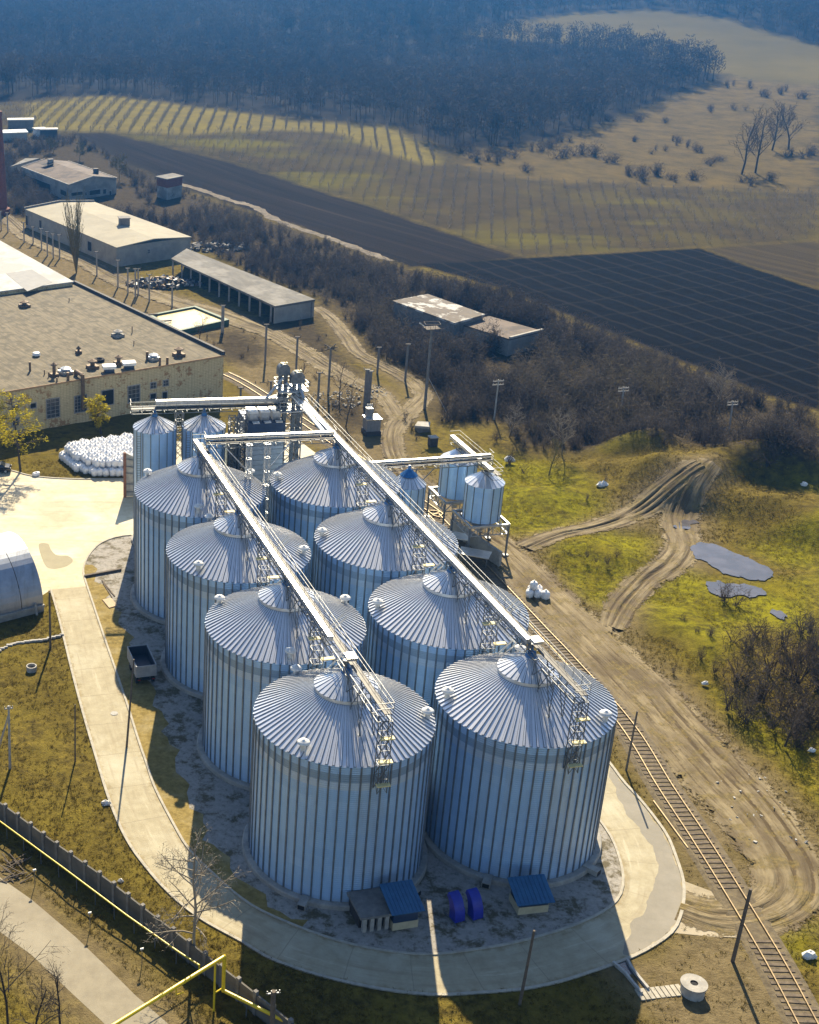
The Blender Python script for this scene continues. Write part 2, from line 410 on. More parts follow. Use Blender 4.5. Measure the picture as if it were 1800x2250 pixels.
# ================================================================ thin silos, hopper bins
M['bin_wall']=silo_wall_mat('galvanised_bin_wall',3,17,20,ring=False)
def small_silo(name,label,c,R0,H,top,nrib,nroof,group=None):
    t=thing(name,label,'grain silo' if name!='hopper_bin' else 'hopper bin',c,0,group)
    silo_parts(t,R0,H,top,nrib,nroof,cap=False,roof_z=top-.3,ribd=.07,mw='bin_wall',base=False); return t
S1C=Vector((2.0,176.0,0)); S2C=Vector((8.75,176.4,0))
for cc,lb in ((S1C,'tall thin silver silo with conical roof, left one of the pair behind the big silos'),(S2C,'tall thin silver silo with conical roof, right one of the pair, next to the dryer')):
    t=small_silo('thin_silo',lb,cc,2.95,17.25,19.0,16,20,'pair of thin silos')
    mb=MB(); mb.lathe([(2.95,.3),(3.3,.3),(3.35,-.05)],cc,40); mb.build('foundation',M['concrete'],t)
    mb=MB(); a=cc+Vector((-2.2,-2.3,0))
    for s in (-.25,.25): mb.bar((a.x+s,a.y,.3),(a.x+s,a.y,17.2),.06,.06)
    for k in range(46): mb.bar((a.x-.25,a.y,.5+k*.36),(a.x+.25,a.y,.5+k*.36),.04,.04)
    mb.build('ladder',M['steel_dark'],t)
t=small_silo('blue_topped_silo','short silver silo with bright blue cone top, half hidden behind the back right silo',Vector((35.4,166.5,0)),2.3,12.9,14.7,14,18)
for o in [k for k in C.objects if k.parent==t and k.name.startswith('fill_collar')]:
    pass
mb=MB(); cone_panels(mb,1.15,14.05,.2,14.95,18,.05); cc=Vector(t.location); mb.v=[(a+cc.x,b+cc.y,z) for a,b,z in mb.v]; mb.build('roof_cap',M['blue'],t)
# hopper bins on legs over the rail line
H1=Vector((47.3,173.0,0)); H2=H1+GB*8.4
for cc,lb in ((H1,'silver hopper bin raised on steel legs over the track, nearer of the two'),(H2,'silver hopper bin raised on steel legs over the track, farther and half hidden one')):
    t=thing('hopper_bin',lb,'hopper bin',cc,0,'hopper bins on legs')
    mb=MB(); mb.lathe([(2.55,5.0),(2.55,7.7),(2.55,10.4)],cc,40)
    for i in range(12):
        a=2*math.pi*(i+.5)/12; d=Vector((math.cos(a),math.sin(a),0)); p=cc+d*2.58; mb.bar((p.x,p.y,5.0),(p.x,p.y,10.35),.12,.08,1,up=d)
    mb.build('wall',[M['bin_wall'],M['rib']],t,smooth=False)
    mb=MB(); cone_panels(mb,2.7,10.35,.35,11.9,18,.06); mb.v=[(a+cc.x,b+cc.y,z) for a,b,z in mb.v]; mb.build('roof',M['cap'],t)
    mb=MB(); mb.lathe([(2.5,5.0),(.4,3.1),(.4,2.8)],cc,24); mb.build('hopper',M['steel'],t)
    mb=MB()
    for sx in (-1,1):
        mb.bar(cc+GA*(sx*2.8)-GB*2.9+Vector((0,0,4.9)),cc+GA*(sx*2.8)+GB*2.9+Vector((0,0,4.9)),.28,.3)
        mb.bar(cc-GA*2.95+GB*(sx*2.8)+Vector((0,0,4.85)),cc+GA*2.95+GB*(sx*2.8)+Vector((0,0,4.85)),.26,.28)
        mb.truss(cc+GA*(sx*2.8)-GB*2.8+Vector((0,0,4.7)),cc+GA*(sx*2.8)+GB*2.8+Vector((0,0,4.7)),.1,1.2,1.1,.09)
        mb.truss(cc-GA*2.8+GB*(sx*2.8)+Vector((0,0,4.7)),cc+GA*2.8+GB*(sx*2.8)+Vector((0,0,4.7)),.1,1.2,1.1,.09)
    mb.build('platform',M['steel'],t)
    for sx in (-1,1):
        for sy in (-1,1):
            p=cc+GA*(sx*2.8)+GB*(sy*2.8); mb=MB(); mb.bar((p.x,p.y,0),(p.x,p.y,4.75),.24,.24); mb.box((p.x,p.y,.15),(.7,.7,.4),GROT); mb.build('leg',M['steel_dark'],t)
# ================================================================ conveyors
def conveyor(name,label,p,q,t0=0.0,t1=1.0,tw=.5,side=1,legs=(),rail=True,walk=True,group=None,thh=.42,truss_h=.62,trough_off=-.35):
    p,q=Vector(p),Vector(q); d=(q-p); L=d.length; d.normalize(); s=d.cross(Vector((0,0,1))).normalized()*side
    t=thing(name,label,'conveyor',(p.x,p.y,p.z),0,group)
    mb=MB(); a=p+d*(L*t0)+s*trough_off; b=p+d*(L*t1)+s*trough_off; up=Vector((0,0,thh/2+.05))
    mb.bar(a+up,b+up,tw*.86,thh,0); lid=Vector((0,0,thh+.08)); mb.bar(a+lid,b+lid,tw,.05,1)
    n=max(1,round(L*(t1-t0)/2.4))
    for i in range(n+1):
        e=a+(b-a)*(i/n)+Vector((0,0,thh/2+.09)); mb.bar(e-s*tw*.52,e+s*tw*.52,.06,thh+.1,0)
    mb.build('trough',[M['steel'],M['lid']],t)
    if walk:
        mb=MB(); mb.bar(p+s*.32,q+s*.32,.66,.06,0); mb.build('walkway',M['grate'],t)
    if rail:
        for off,nm in ((.78,'handrail'),)+(() if name!='x' else ((-.72,'handrail'),)):
            mb=MB(); n=max(1,round(L/1.5))
            for i in range(n+1):
                e=p+s*off+d*(L*i/n); mb.bar(e,e+Vector((0,0,1.1)),.035,.035)
            for h in (.55,1.1): mb.bar(p+s*off+Vector((0,0,h)),q+s*off+Vector((0,0,h)),.04,.04)
            if off>0:
                for e in (p,q):
                    for h in (.55,1.1): mb.bar(e+s*.78+Vector((0,0,h)),e-s*.72+Vector((0,0,h)),.055,.055)
            mb.build(nm,M['rail_steel'],t)
    mb=MB(); mb.truss(p-Vector((0,0,.05)),q-Vector((0,0,.05)),1.2,truss_h,1.5,.07); mb.build('girder',M['steel_dark'],t)
    return t
Z=20.95
tA=conveyor('roof_conveyor','long roof conveyor and catwalk along the left row of silos, ending over the front silo',SG(0,3,1.6,0,Z),SG(0,0,-9.1,0,Z),.0,.80,.46,side=-1,group='roof conveyors along the silo rows')
tB=conveyor('roof_conveyor','long roof conveyor and catwalk along the right row of silos, from the elevator tower',SG(1,3,14.2,0,Z),SG(1,0,-9.1,0,Z),.0,.88,.48,side=-1,group='roof conveyors along the silo rows')
for tt,c in ((tA,0),(tB,1)):
    for r,e in [(0,-8.72)]+[(k,-8.85) for k in (1,2,3)]:
        zb=12.9 if r==0 else 11.2; m=SG(c,r,e,.30)
        mb=MB(); lattice_leg(mb,m,.9 if r==0 else 1.05,zb,Z-.7,1.45,GA,GB,.065); mb.build('support_tower',M['steel_dark'],tt)
        k=0
        for zz in (13.9,16.3,18.7):
            mb=MB(); dx=.0 if r==0 else (.9 if k%2 else -.5); mb.bar(SG(c,r,e-.62,.3+dx-.62,zz),SG(c,r,e-.62,.3+dx+.62,zz),.5,.1); mb.build('landing',M['yellow_step'],tt); k+=1
        if r:
            mb=MB()
            for k in range(4):
                z0=11.6+k*2.35; dd=1 if k%2 else -1
                for w_ in (-.35,.35): mb.bar(SG(c,r,e-.5+w_,1.7-dd*1.1,z0),SG(c,r,e-.5+w_,1.7+dd*1.1,z0+2.3),.09,.16)
            mb.build('stair',M['steel'],tt)
    # drive motor at the end of the chain
    mb=MB(); e=SG(c,0,-.6,0,Z+.75); mb.box(e,(.9,1.1,.3),GROT); mb.build('drive_cover',M['lid'],tt)
    for r in range(4):
        p=SG(c,r,0,-.2,0); mb=MB(); mb.tube((p.x,p.y,20.4),(p.x,p.y,Z+.1),.22,10); mb.build('spout',M['steel_dark'],tt)
    # short brace frames standing on the roof slope
    for r in range(4):
        mb=MB()
        for f in (-.6,.6):
            for e in (-1.9,-3.2,-5.6):
                d=abs(e); z0=roof_z_at(max(d,2.9)) if d>2.9 else 20-(d-.35)/(2.55)*(1.7)-.1
                mb.bar(SG(c,r,e,f*1.15,z0),SG(c,r,e,f,Z-.7),.06,.06)
            mb.bar(SG(c,r,-1.9,f,18.9),SG(c,r,-3.2,f,Z-.75),.07,.07); mb.bar(SG(c,r,-3.2,f,18.1),SG(c,r,-1.9,f,Z-.75),.07,.07)
            mb.bar(SG(c,r,-5.6,f,16.6),SG(c,r,-4.2,f,Z-.75),.07,.07)
        mb.bar(SG(c,r,-3.2,-.69,18.3),SG(c,r,-3.2,.6,Z-.7),.06,.06); mb.bar(SG(c,r,-3.2,.69,18.3),SG(c,r,-3.2,-.6,Z-.7),.06,.06)
        mb.build('roof_brace',M['steel_dark'],tt)
TW=SG(1,3,16.2,-1.0)   # elevator tower
tC=conveyor('cross_conveyor','level cross conveyor bridging the back silos of the two rows',SG(0,3,-.5,.4,21.9),SG(1,3,-1.3,-.9,21.9),0,1,.45,side=1,group='level cross conveyors')
mb=MB(); 
for f in (6.2,8.6): lattice_leg(mb,SG(0,3,.0,f),.6,0,20.9,1.9,GA,GB,.08)
for f,g in ((6.2,3.0),(8.6,11.6)): mb.bar(SG(0,3,0,f,17.2),SG(0,3,0,g,20.9),.12,.12)
mb.build('support_tower',M['steel'],tC)
tD=conveyor('cross_conveyor','level conveyor over the two thin silos, running to the elevator tower',Vector((-1.3,175.8,20.0)),Vector((20.3,177.6,20.0)),  .16,1,.6,side=1,group='level cross conveyors',thh=.8)
mb=MB(); lattice_leg(mb,Vector((5.35,176.3,0)),1.0,12.5,19.2,1.2,GA,GB,.09); mb.bar((5.35,176.3,16.2),(1.2,176,19.2),.12,.12); mb.bar((5.35,176.3,16.2),(9.3,176.4,19.2),.12,.12); mb.build('support_tower',M['steel_dark'],tD)
K0=Vector((30.3,168.1,14.6)); K1=Vector((47.2,171.0,14.6))
tE=conveyor('cross_conveyor','level conveyor from the back right silo out to the raised hopper bins',K0,K1,0,1,.5,side=1,group='level cross conveyors')
mb=MB(); c5=K0+(K1-K0)*.36; 
for s in (-.5,.5): mb.bar((c5.x+s,c5.y,0),(c5.x+s,c5.y,13.7),.16,.16)
mb.bar((c5.x+.5,c5.y,11.0),(c5.x+3.0,c5.y+.5,13.7),.1,.1); mb.bar((c5.x-.5,c5.y,6),(c5.x+.5,c5.y,8),.08,.08); mb.build('support_leg',M['steel_dark'],tE)
# white lettering panel on the conveyor
fc=bpy.data.curves.new('lettering','FONT'); fc.body='TGFAI'; fc.size=.75; fc.extrude=.02; fc.align_x='CENTER'
fo=bpy.data.objects.new('lettering_text',fc); C.objects.link(fo); bpy.context.view_layer.update()
me=bpy.data.meshes.new_from_object(fo.evaluated_get(bpy.context.evaluated_depsgraph_get())); bpy.data.objects.remove(fo)
lo=bpy.data.objects.new('lettering',me); C.objects.link(lo); me.materials.append(M['white']); lo.parent=tE
pp=K0+(K1-K0)*.585; lo.location=(pp.x-K0.x+.1,pp.y-K0.y-.86,.05-.55); lo.rotation_euler=(math.pi/2,0,GROT)
tF=conveyor('cross_conveyor','short conveyor on top of the two raised hopper bins',H2+GB*2.4+Vector((0,0,12.6)),H1-GB*3.3+Vector((0,0,12.6)),0.0,.93,.55,side=-1,group='level cross conveyors')
mb=MB()
for k in (H1,H2):
    for s in (-1,1): mb.bar(k+GA*s*.6+Vector((0,0,11.2)),k+GA*s*.6+Vector((0,0,12.1)),.1,.1)
mb.build('support_leg',M['steel_dark'],tF)
# ================================================================ elevator tower
t=thing('elevator_tower','bucket elevator tower with two rounded dark heads at the back of the right row','elevator tower',TW,GROT*0)
mb=MB(); lattice_leg(mb,TW,2.6,0,21.3,2.3,GA,GB,.16)
mb.build('frame',M['steel_dark'],t)
for k,(f,e,zz,hr) in enumerate(((-.9,.9,24.0,.85),(.75,-.2,23.0,1.0))):
    b=TW+GA*f+GB*e
    mb=MB()
    for s in (-.38,.38): mb.bar((b+GA*s)+Vector((0,0,.4)),(b+GA*s)+Vector((0,0,zz)),.42,.5,0,up=GA)
    for q in range(9): mb.bar(b-GA*.75+Vector((0,0,2+q*2.4)),b+GA*.75+Vector((0,0,2+q*2.4)),.55,.14,0)
    mb.build('elevator_leg',M['steel_dark'],t)
    mb=MB(); n=14; ax=GB
    prof=[(-hr*.95,0),(-hr*.95,.75)]+[(-hr*.95*math.cos(math.pi*i/n),.75+hr*.95*math.sin(math.pi*i/n)) for i in range(1,n)]+[(hr*.95,.75),(hr*.95,0)]
    vs=[];m=len(prof)
    for sgn in (-.55,.55):
        for x,z in prof: q=b+GA*x+GB*sgn; vs.append((q.x,q.y,zz+z))
    fs=[(i,i+1,m+i+1,m+i) for i in range(m-1)]+[(m-1,0,m,2*m-1),tuple(range(m-1,-1,-1)),tuple(range(m,2*m))]
    mb.add(vs,fs); mb.build('elevator_head',M['steel_dark'],t)
    for s in (-.3,.1,.45):
        mb=MB(); q=b+GA*s; mb.box((q.x,q.y,zz+.75+hr*.98),(.2,.5,.16),GROT); mb.build('head_cap',M['yellow_step'],t)
mb=MB(); c_=TW+Vector((0,0,22.2)); mb.box(c_,(4.0,3.2,.14),GROT); mb.box(TW+GA*.2-GB*.6+Vector((0,0,19.6)),(4.4,3.4,.12),GROT); mb.build('platform',M['steel'],t)
mb=MB()
for zz in (22.3,19.7):
    for e in (-1.55,1.55):
        for h in (.55,1.1): mb.bar(TW-GA*1.95+GB*e+Vector((0,0,zz+h)),TW+GA*1.95+GB*e+Vector((0,0,zz+h)),.06,.06)
        for k in range(5): q=TW+GA*(-1.95+k*.975)+GB*e; mb.bar(q+Vector((0,0,zz)),q+Vector((0,0,zz+1.1)),.05,.05)
    for f in (-1.95,1.95):
        for h in (.55,1.1): mb.bar(TW+GA*f-GB*1.55+Vector((0,0,zz+h)),TW+GA*f+GB*1.55+Vector((0,0,zz+h)),.06,.06)
mb.build('handrail',M['steel'],t)
for (a,b_) in ((TW-GA*1.0+GB*.6+Vector((0,0,23.6)),TW-GA*3.6-GB*.2+Vector((0,0,20.9))),(TW+GA*.8-GB*.7+Vector((0,0,23.0)),SG(1,3,13.6,.0,21.6)),(TW-GA*.6+GB*.3+Vector((0,0,22.9)),TW+GA*.9-GB*1.3+Vector((0,0,21.4)))):
    mb=MB(); mb.tube(a,b_,.2,10); mb.build('spout',M['steel'],t)
for f in (-.55,-.1,.75):
    mb=MB(); mb.tube(TW+GA*(f+.3)-GB*1.4+Vector((0,0,21.6)),SG(1,3,2.5,f*.9-.6,21.0),.14,8); mb.build('spout',M['lid'],t)
# ================================================================ grain dryer
DC_=Vector((16.75,177.9,0))
def siding_mat(name,c1,c2,period,metal=.4,rough=.5):
    tt=NT(name); o=tt.obj(); sx=tt.n.new('ShaderNodeSeparateXYZ'); tt.set(sx.inputs[0],o)
    ph=tt.math('FRACT',tt.math('MULTIPLY',sx.outputs[2],1/period)); nz=tt.noise(1.2,5)
    c=tt.mix(tt.ramp(nz,.35,.7),c1,c2); c=tt.mix(tt.math('MULTIPLY',tt.ramp(ph,.80,.97),.75),c,tuple(x*.35 for x in c1))
    tt.bsdf(c,rough,metal,bump=ph,bd=.06,bs=.8); return tt.mat
M['siding']=siding_mat('dryer_siding',(.50,.53,.57),(.40,.43,.47),.75)
M['navy']=pm('navy_cladding',(.035,.06,.12),(.025,.045,.09),1,.5,.3)
t=thing('grain_dryer','tall grey ribbed grain dryer with three white roof fans, behind the big silos','grain dryer',DC_,0)
mb=MB(); mb.box(DC_+Vector((0,0,8.2)),(5.0,5.6,16.4),GROT); mb.build('body',M['siding'],t)
mb=MB(); mb.box(DC_+Vector((0,0,17.25)),(5.2,5.8,1.7),GROT); mb.build('top_band',M['navy'],t)
for k in (-1,0,1):
    p=DC_+GA*(k*1.62)-GB*.8; mb=MB(); mb.box(p+Vector((0,0,18.7)),(1.15,2.2,1.1),GROT,0); mb.box(p+Vector((0,0,19.32)),(1.3,2.4,.14),GROT,1); mb.box(p-GB*2.0+Vector((0,0,18.25)),(.9,.7,.12),GROT,1); mb.build('roof_fan',[M['steel'],M['lid']],t)
mb=MB(); p=DC_-GA*3.9+GB*.2; mb.box(p+Vector((0,0,7.6)),(1.7,3.0,15.2),GROT,0); mb.build('air_duct',siding_mat('duct_siding',(.55,.47,.34),(.45,.38,.27),.8,.2,.6),t)
mb=MB(); lattice_leg(mb,DC_-GA*3.2-GB*1.9,1.1,0,19.0,1.1,GA,GB,.13); lattice_leg(mb,DC_-GA*4.6-GB*1.9,.9,10,19.0,.9,GA,GB,.1); mb.build('stair_tower',M['steel_dark'],t)
# rust-framed end wall beside the left thin silo
p0=G(276,1092); hh=HT(276,1092,995)
t=thing('loading_bay_wall','tall rust-framed panel wall beside the left thin silo','wall panel',p0,0)
d=(GA*.35+GB*.93).normalized()
p1=p0+GA*2.6-GB*.2
mb=MB(); mb.add([(p0.x,p0.y,.1),(p1.x,p1.y,.1),(p1.x,p1.y,hh*.80),(p0.x,p0.y,hh)],[(0,1,2,3)]); nrm=GB*.25
mb.add([(p0.x+nrm.x,p0.y+nrm.y,.1),(p1.x+nrm.x,p1.y+nrm.y,.1),(p1.x+nrm.x,p1.y+nrm.y,hh*.80),(p0.x+nrm.x,p0.y+nrm.y,hh)],[(3,2,1,0)])
mb.add([(p0.x,p0.y,hh),(p1.x,p1.y,hh*.8),(p1.x+nrm.x,p1.y+nrm.y,hh*.8),(p0.x+nrm.x,p0.y+nrm.y,hh)],[(0,1,2,3)])
mb.build('panel',M['concrete'],t)
mb=MB(); mb.bar((p0.x-.1,p0.y-.05,0),(p0.x-.1,p0.y-.05,hh+.05),.4,.45)
mb.build('post',M['rust'],t)
mb=MB()
for k in (.12,.3,.55,.7,.87): mb.bar(p0+Vector((0.1,-.08,hh*k)),p1+Vector((0,-.08,hh*k*.9)),.14,.12)
mb.build('rail',M['steel_dark'],t)
# ================================================================ ground regions (photo pixels -> ground)
def gp(L): return [G(x,y) for x,y in L]
def tp(L): return [T(x,y) for x,y in L]
def smooth_line(P,n=6):
    """Catmull-Rom through points"""
    P=[Vector(p) for p in P]; out=[]
    for i in range(len(P)-1):
        a=P[max(i-1,0)];b=P[i];c=P[i+1];d=P[min(i+2,len(P)-1)]
        for k in range(n):
            t=k/n; out.append(.5*((2*b)+(c-a)*t+(2*a-5*b+4*c-d)*t*t+(3*b-a-3*c+d)*t**3))
    out.append(P[-1]); return out
OUTER=[(111.6,1295.7),(126,1345),(142,1408.7),(162,1490),(185.5,1577),(208.7,1656),(240,1757.8),(278,1844.8),(327,1914),(382.6,1973.5),(445,2022),(532,2070),(587,2104),(668,2134),(732,2152),(798.5,2167),(877,2180),(955,2187),(987,2186.5),(1074,2181),(1152,2174),(1233,2157),(1305.8,2134),(1378,2108),(1430,2082.5),(1478.6,2047),(1498,2004.6),(1503,1968.8),(1501,1933),(1488,1891),(1469,1842),(1443,1803),(1407,1757.8),(1371,1719),(1342,1680),(1310,1640)]
INNER=[(287.5,1176),(255,1180.6),(220,1194.5),(197,1217.7),(185.5,1240.9),(184,1263),(200,1313),(232,1408.7),(258,1484),(284,1562),(304,1626),(324,1684),(341,1733),(382.6,1813.5),(417,1869),(476.5,1928),(522,1968),(572.5,2001),(662,2040),(740.6,2067),(819,2085.5),(900,2096),(958,2097.5),(1016,2091),(1103,2078),(1175,2061),(1248,2039),(1306,2014.5),(1343.5,1991),(1364,1965),(1369.6,1933),(1363.8,1895.7),(1346,1846),(1320,1806),(1290,1765)]
ow=smooth_line(gp(OUTER),5); iw=smooth_line(gp(INNER),5)
# both edges run on behind the right row, parallel to it
oe=ow[-1]; ie=iw[-1]
ow+= [oe+GB*d+GA*(-.02*d) for d in (6,14,24,36,50)]; iw+=[ie+GB*d for d in (6,14,24,36,46)]
YARD=[(-260,1010),(-120,1012),(21,1033),(70,1046),(139,1052),(209,1053),(292,1052),(300,975),(640,955),(700,1000),(640,1120),(287.5,1176),(255,1180.6),(220,1194.5),(197,1217.7),(185.5,1240.9),(184,1263),(194,1300),(120,1322),(111.6,1296),(60,1330),(-260,1370)]
def resample(L,n):
    L=[Vector(p) for p in L]; d=[0]
    for a,b in zip(L,L[1:]): d.append(d[-1]+(b-a).length)
    out=[]
    for k in range(n):
        s=d[-1]*k/(n-1); i=min(max(j for j in range(len(d)) if d[j]<=s+1e-9),len(L)-2); f=(s-d[i])/max(d[i+1]-d[i],1e-9); out.append(L[i].lerp(L[i+1],f))
    return out
def poly_sdf(X,Y,poly):
    """signed distance to a polygon, positive inside"""
    P=np.array([(p[0],p[1]) for p in poly]); x0,y0=P.min(0)-12; x1,y1=P.max(0)+12
    out=np.full(X.shape,-12.0); m=(X>x0)&(X<x1)&(Y>y0)&(Y<y1)
    if not m.any(): return out
    x=X[m];y=Y[m]; d=np.full(x.shape,1e9); ins=np.zeros(x.shape,bool)
    for (ax,ay),(bx,by) in zip(P,np.roll(P,-1,0)):
        ex,ey=bx-ax,by-ay; L=ex*ex+ey*ey+1e-12; t=np.clip(((x-ax)*ex+(y-ay)*ey)/L,0,1)
        d=np.minimum(d,np.hypot(x-ax-t*ex,y-ay-t*ey))
        c=((ay>y)!=(by>y)); ins^=c&(x<(bx-ax)*(y-ay)/(by-ay+1e-12)+ax)
    out[m]=np.where(ins,d,-d); return out
def line_sdf(X,Y,line,w):
    P=np.array([(p[0],p[1]) for p in line]); W=w if hasattr(w,'__len__') else [w]*len(P)
    out=np.full(X.shape,-12.0); x0,y0=P.min(0)-16; x1,y1=P.max(0)+16; m=(X>x0)&(X<x1)&(Y>y0)&(Y<y1)
    x=X[m];y=Y[m]; d=np.full(x.shape,-12.0)
    for i in range(len(P)-1):
        (ax,ay),(bx,by)=P[i],P[i+1]; ex,ey=bx-ax,by-ay; L=ex*ex+ey*ey+1e-12; t=np.clip(((x-ax)*ex+(y-ay)*ey)/L,0,1)
        d=np.maximum(d,(W[i]*(1-t)+W[i+1]*t)/2-np.hypot(x-ax-t*ex,y-ay-t*ey))
    out[m]=d; return out
# earth mounds beyond the muddy track (right of the hoppers)
def mound(px,py,rx,ry,h,a=0):
    p=G(px,py); MOUNDS.append((p.x,p.y,rx*.9,ry*.85,h*1.2,a))
for q in [(1400,1000,8,4.5,2.6,.3),(1470,1075,9,6,3.0,.2),(1560,1085,8,4,2.0,.5),(1420,1060,5,4,1.6,0),(1600,1050,13,6,2.6,-.2),(1740,1060,12,7,3.6,-.3),(1700,1130,16,6,2.4,-.2),(1330,1040,5,3,.9,0),
          (1350,1215,9,6,1.1,0),(1790,1180,10,5,1.8,0),(1760,1010,12,6,1.8,0),(1500,1010,10,5,1.7,0)]: mound(*q)
for q in [(1600,1235,11,10),(1620,1296,9,6),(1507,1153,5,4),(1711,1350,4,4)]: p=G(q[0],q[1]); FLATS.append((p.x,p.y,q[2],q[3]))
TRACKS={
 'main':([(1000,1150),(1085,1195),(1180,1290),(1290,1400),(1400,1510),(1500,1620),(1590,1720),(1670,1810),(1725,1900),(1735,1960),(1680,2005),(1580,2015),(1495,1990)],[6,7,8,9,10,10,10,9,8,7,6,6,5]),
 'loop':([(1154,1205),(1224,1178),(1311,1158),(1380,1135),(1445,1112),(1530,1090)],[4,4.5,4.5,5,6,5]),
 'pond':([(1345,1380),(1372,1322),(1420,1275),(1475,1240),(1502,1200),(1493,1160),(1500,1125),(1550,1085)],[4,5,5,5.5,6,6,6,4]),
 'farm':([(1000,1150),(950,1085),(905,1045),(872,1009),(862,960),(879,925),(910,894),(930,866),(900,835),(848,807),(789,776),(757,734),(730,700),(695,675)],[5,4.5,4.5,4.5,4.5,5,4.5,4.5,4,4,4,4,4,3]),
 'fork':([(879,925),(841,869),(789,845),(726,810),(667,772),(604,737),(540,712),(480,690),(400,668),(330,645),(250,612),(190,578),(120,548),(60,520),(15,480),(-20,450)],[4,4.5,5,6,6,6,7,7,7,7,7,6.5,6,6,5,5])}
TL={k:(smooth_line(gp(L),5),np.interp(np.linspace(0,len(Wd)-1,(len(L)-1)*5+1),range(len(Wd)),Wd)) for k,(L,Wd) in TRACKS.items()}
yl_=gp(YARD); ar_=gp([(-260,1730),(-120,1830),(0,1928),(69.6,1977),(167,2060),(243.5,2133.5),(295.7,2185.6),(375.6,2255),(520,2385),(360,2385),(222.6,2243),(149.6,2175),(69.6,2098.7),(0,2048),(-120,1952),(-260,1835)])
rail_=gp([(494,822),(583,872),(929,1110),(953,1134),(1050,1238),(1182,1380),(1245,1447),(1373,1592),(1460.7,1732),(1538.6,1850),(1613,1969),(1700,2115),(1770.8,2248),(1850,2400)])
REG={}
REG['dirt']=[gp([(1000,1140),(1120,1200),(1270,1340),(1400,1460),(1520,1580),(1650,1720),(1800,1830),(1800,2010),(1640,2040),(1480,2060),(1505,1950),(1450,1790),(1330,1620),(1250,1450),(1100,1280),(960,1130)]),
             gp([(500,790),(640,740),(760,830),(860,880),(905,1000),(890,1060),(640,960),(560,880)]),
             gp([(-60,480),(40,500),(200,580),(420,660),(560,700),(660,760),(560,800),(480,780),(160,622),(-60,520)]),
             gp([(1290,2110),(1440,2100),(1500,2020),(1640,2030),(1800,2250),(1800,2330),(1500,2330)])]
REG['moss']=[gp([(1080,990),(1200,1010),(1300,1060),(1330,1120),(1200,1170),(1120,1165),(1060,1120),(1060,1040)]),
             gp([(1200,1200),(1330,1165),(1440,1180),(1440,1230),(1380,1290),(1330,1340),(1270,1310)]),
             gp([(1400,1310),(1480,1240),(1560,1270),(1640,1290),(1800,1260),(1800,1400),(1640,1380),(1560,1480),(1520,1420),(1430,1370)]),
             gp([(1560,1500),(1640,1620),(1720,1660),(1800,1760),(1800,1640),(1640,1540)]),gp([(1640,1200),(1720,1180),(1810,1160),(1810,1260),(1700,1240)]),
             gp([(1690,2060),(1800,2030),(1800,2110),(1720,2110)]),gp([(1290,990),(1400,970),(1500,1000),(1420,1020),(1330,1015)]),gp([(1610,1060),(1700,1040),(1800,1080),(1800,1110),(1700,1090)])]
REG['scrub']=[tp([(330,500),(440,545),(560,606),(690,655),(735,690),(790,760),(850,800),(935,850),(960,930),(1110,930),(1130,985),(1260,995),(1480,985),(1640,1030),(1800,1050),(1800,905),(1700,880),(1100,640),(900,590),(640,500),(420,420),(260,350),(170,300),(60,300),(-60,300),(-60,470),(60,480),(300,520)])]
REG['scrub']+=[gp([(560,700),(690,690),(740,760),(800,830),(720,800),(640,755)]),gp([(700,870),(800,880),(840,930),(760,950)]),gp([(455,735),(530,720),(600,770),(560,800),(480,790)])]
REG['plough']=[tp([(150,292),(240,292),(520,360),(820,455),(1010,520),(1150,567),(900,588),(640,492),(420,418),(250,345)])]
REG['grid']=[tp([(915,580),(1150,567),(1540,545),(1660,590),(1810,640),(1810,905),(1690,872),(1110,638)])]
REG['brownf']=[tp([(1540,545),(1810,528),(1810,640),(1660,590)])]
REG['orchard']=[tp([(-60,238),(60,222),(230,208),(420,232),(640,262),(860,278),(960,330),(980,360),(1150,395),(1450,410),(1810,425),(1810,528),(1540,545),(1150,567),(1010,520),(820,455),(520,360),(240,292),(150,292),(60,290),(-60,290)])]
REG['ridge']=[tp([(60,226),(230,208),(420,232),(640,262),(860,278),(960,330),(985,362),(930,362),(830,330),(740,292),(600,286),(420,296),(240,290),(130,290),(60,275)])]
REG['meadow']=[tp([(990,365),(1010,330),(1140,325),(1260,300),(1400,250),(1580,180),(1600,165),(1820,185),(1820,425),(1450,412),(1150,398)])]
REG['hillf']=[tp([(1005,78),(1120,50),(1260,28),(1420,20),(1600,40),(1700,75),(1830,105),(1830,190),(1640,175),(1400,110),(1200,92)])]
# ---- the ground mesh
xs=np.concatenate([np.arange(-900,-160,20.),np.arange(-160,-40,4.),np.arange(-40,110,.5),np.arange(110,200,1.5),np.arange(200,420,4.),np.arange(420,1200,20.)])
ys=np.concatenate([np.arange(-120,60,6.),np.arange(60,215,.5),np.arange(215,340,1.2),np.arange(340,760,3.),np.arange(760,1500,8.),np.arange(1500,3001,50.)])
X,Y=np.meshgrid(xs,ys); Zg=tz(X,Y)
V=np.column_stack([X.ravel(),Y.ravel(),Zg.ravel()]); ny,nx=X.shape
I=np.arange(nx*ny).reshape(ny,nx); Fq=np.column_stack([I[:-1,:-1].ravel(),I[:-1,1:].ravel(),I[1:,1:].ravel(),I[1:,:-1].ravel()])
t=NT('ground_soil'); P_=t.pos()
n1=t.noise(.9,6,.7,P_); n2=t.noise(.12,5,.65,P_); n3=t.noise(4.5,4,.7,P_); n4=t.noise(.035,4,.6,P_)
wob=t.math('ADD',t.math('MULTIPLY',t.math('SUBTRACT',n2,.5),7.0),t.math('MULTIPLY',t.math('SUBTRACT',n1,.5),2.5))
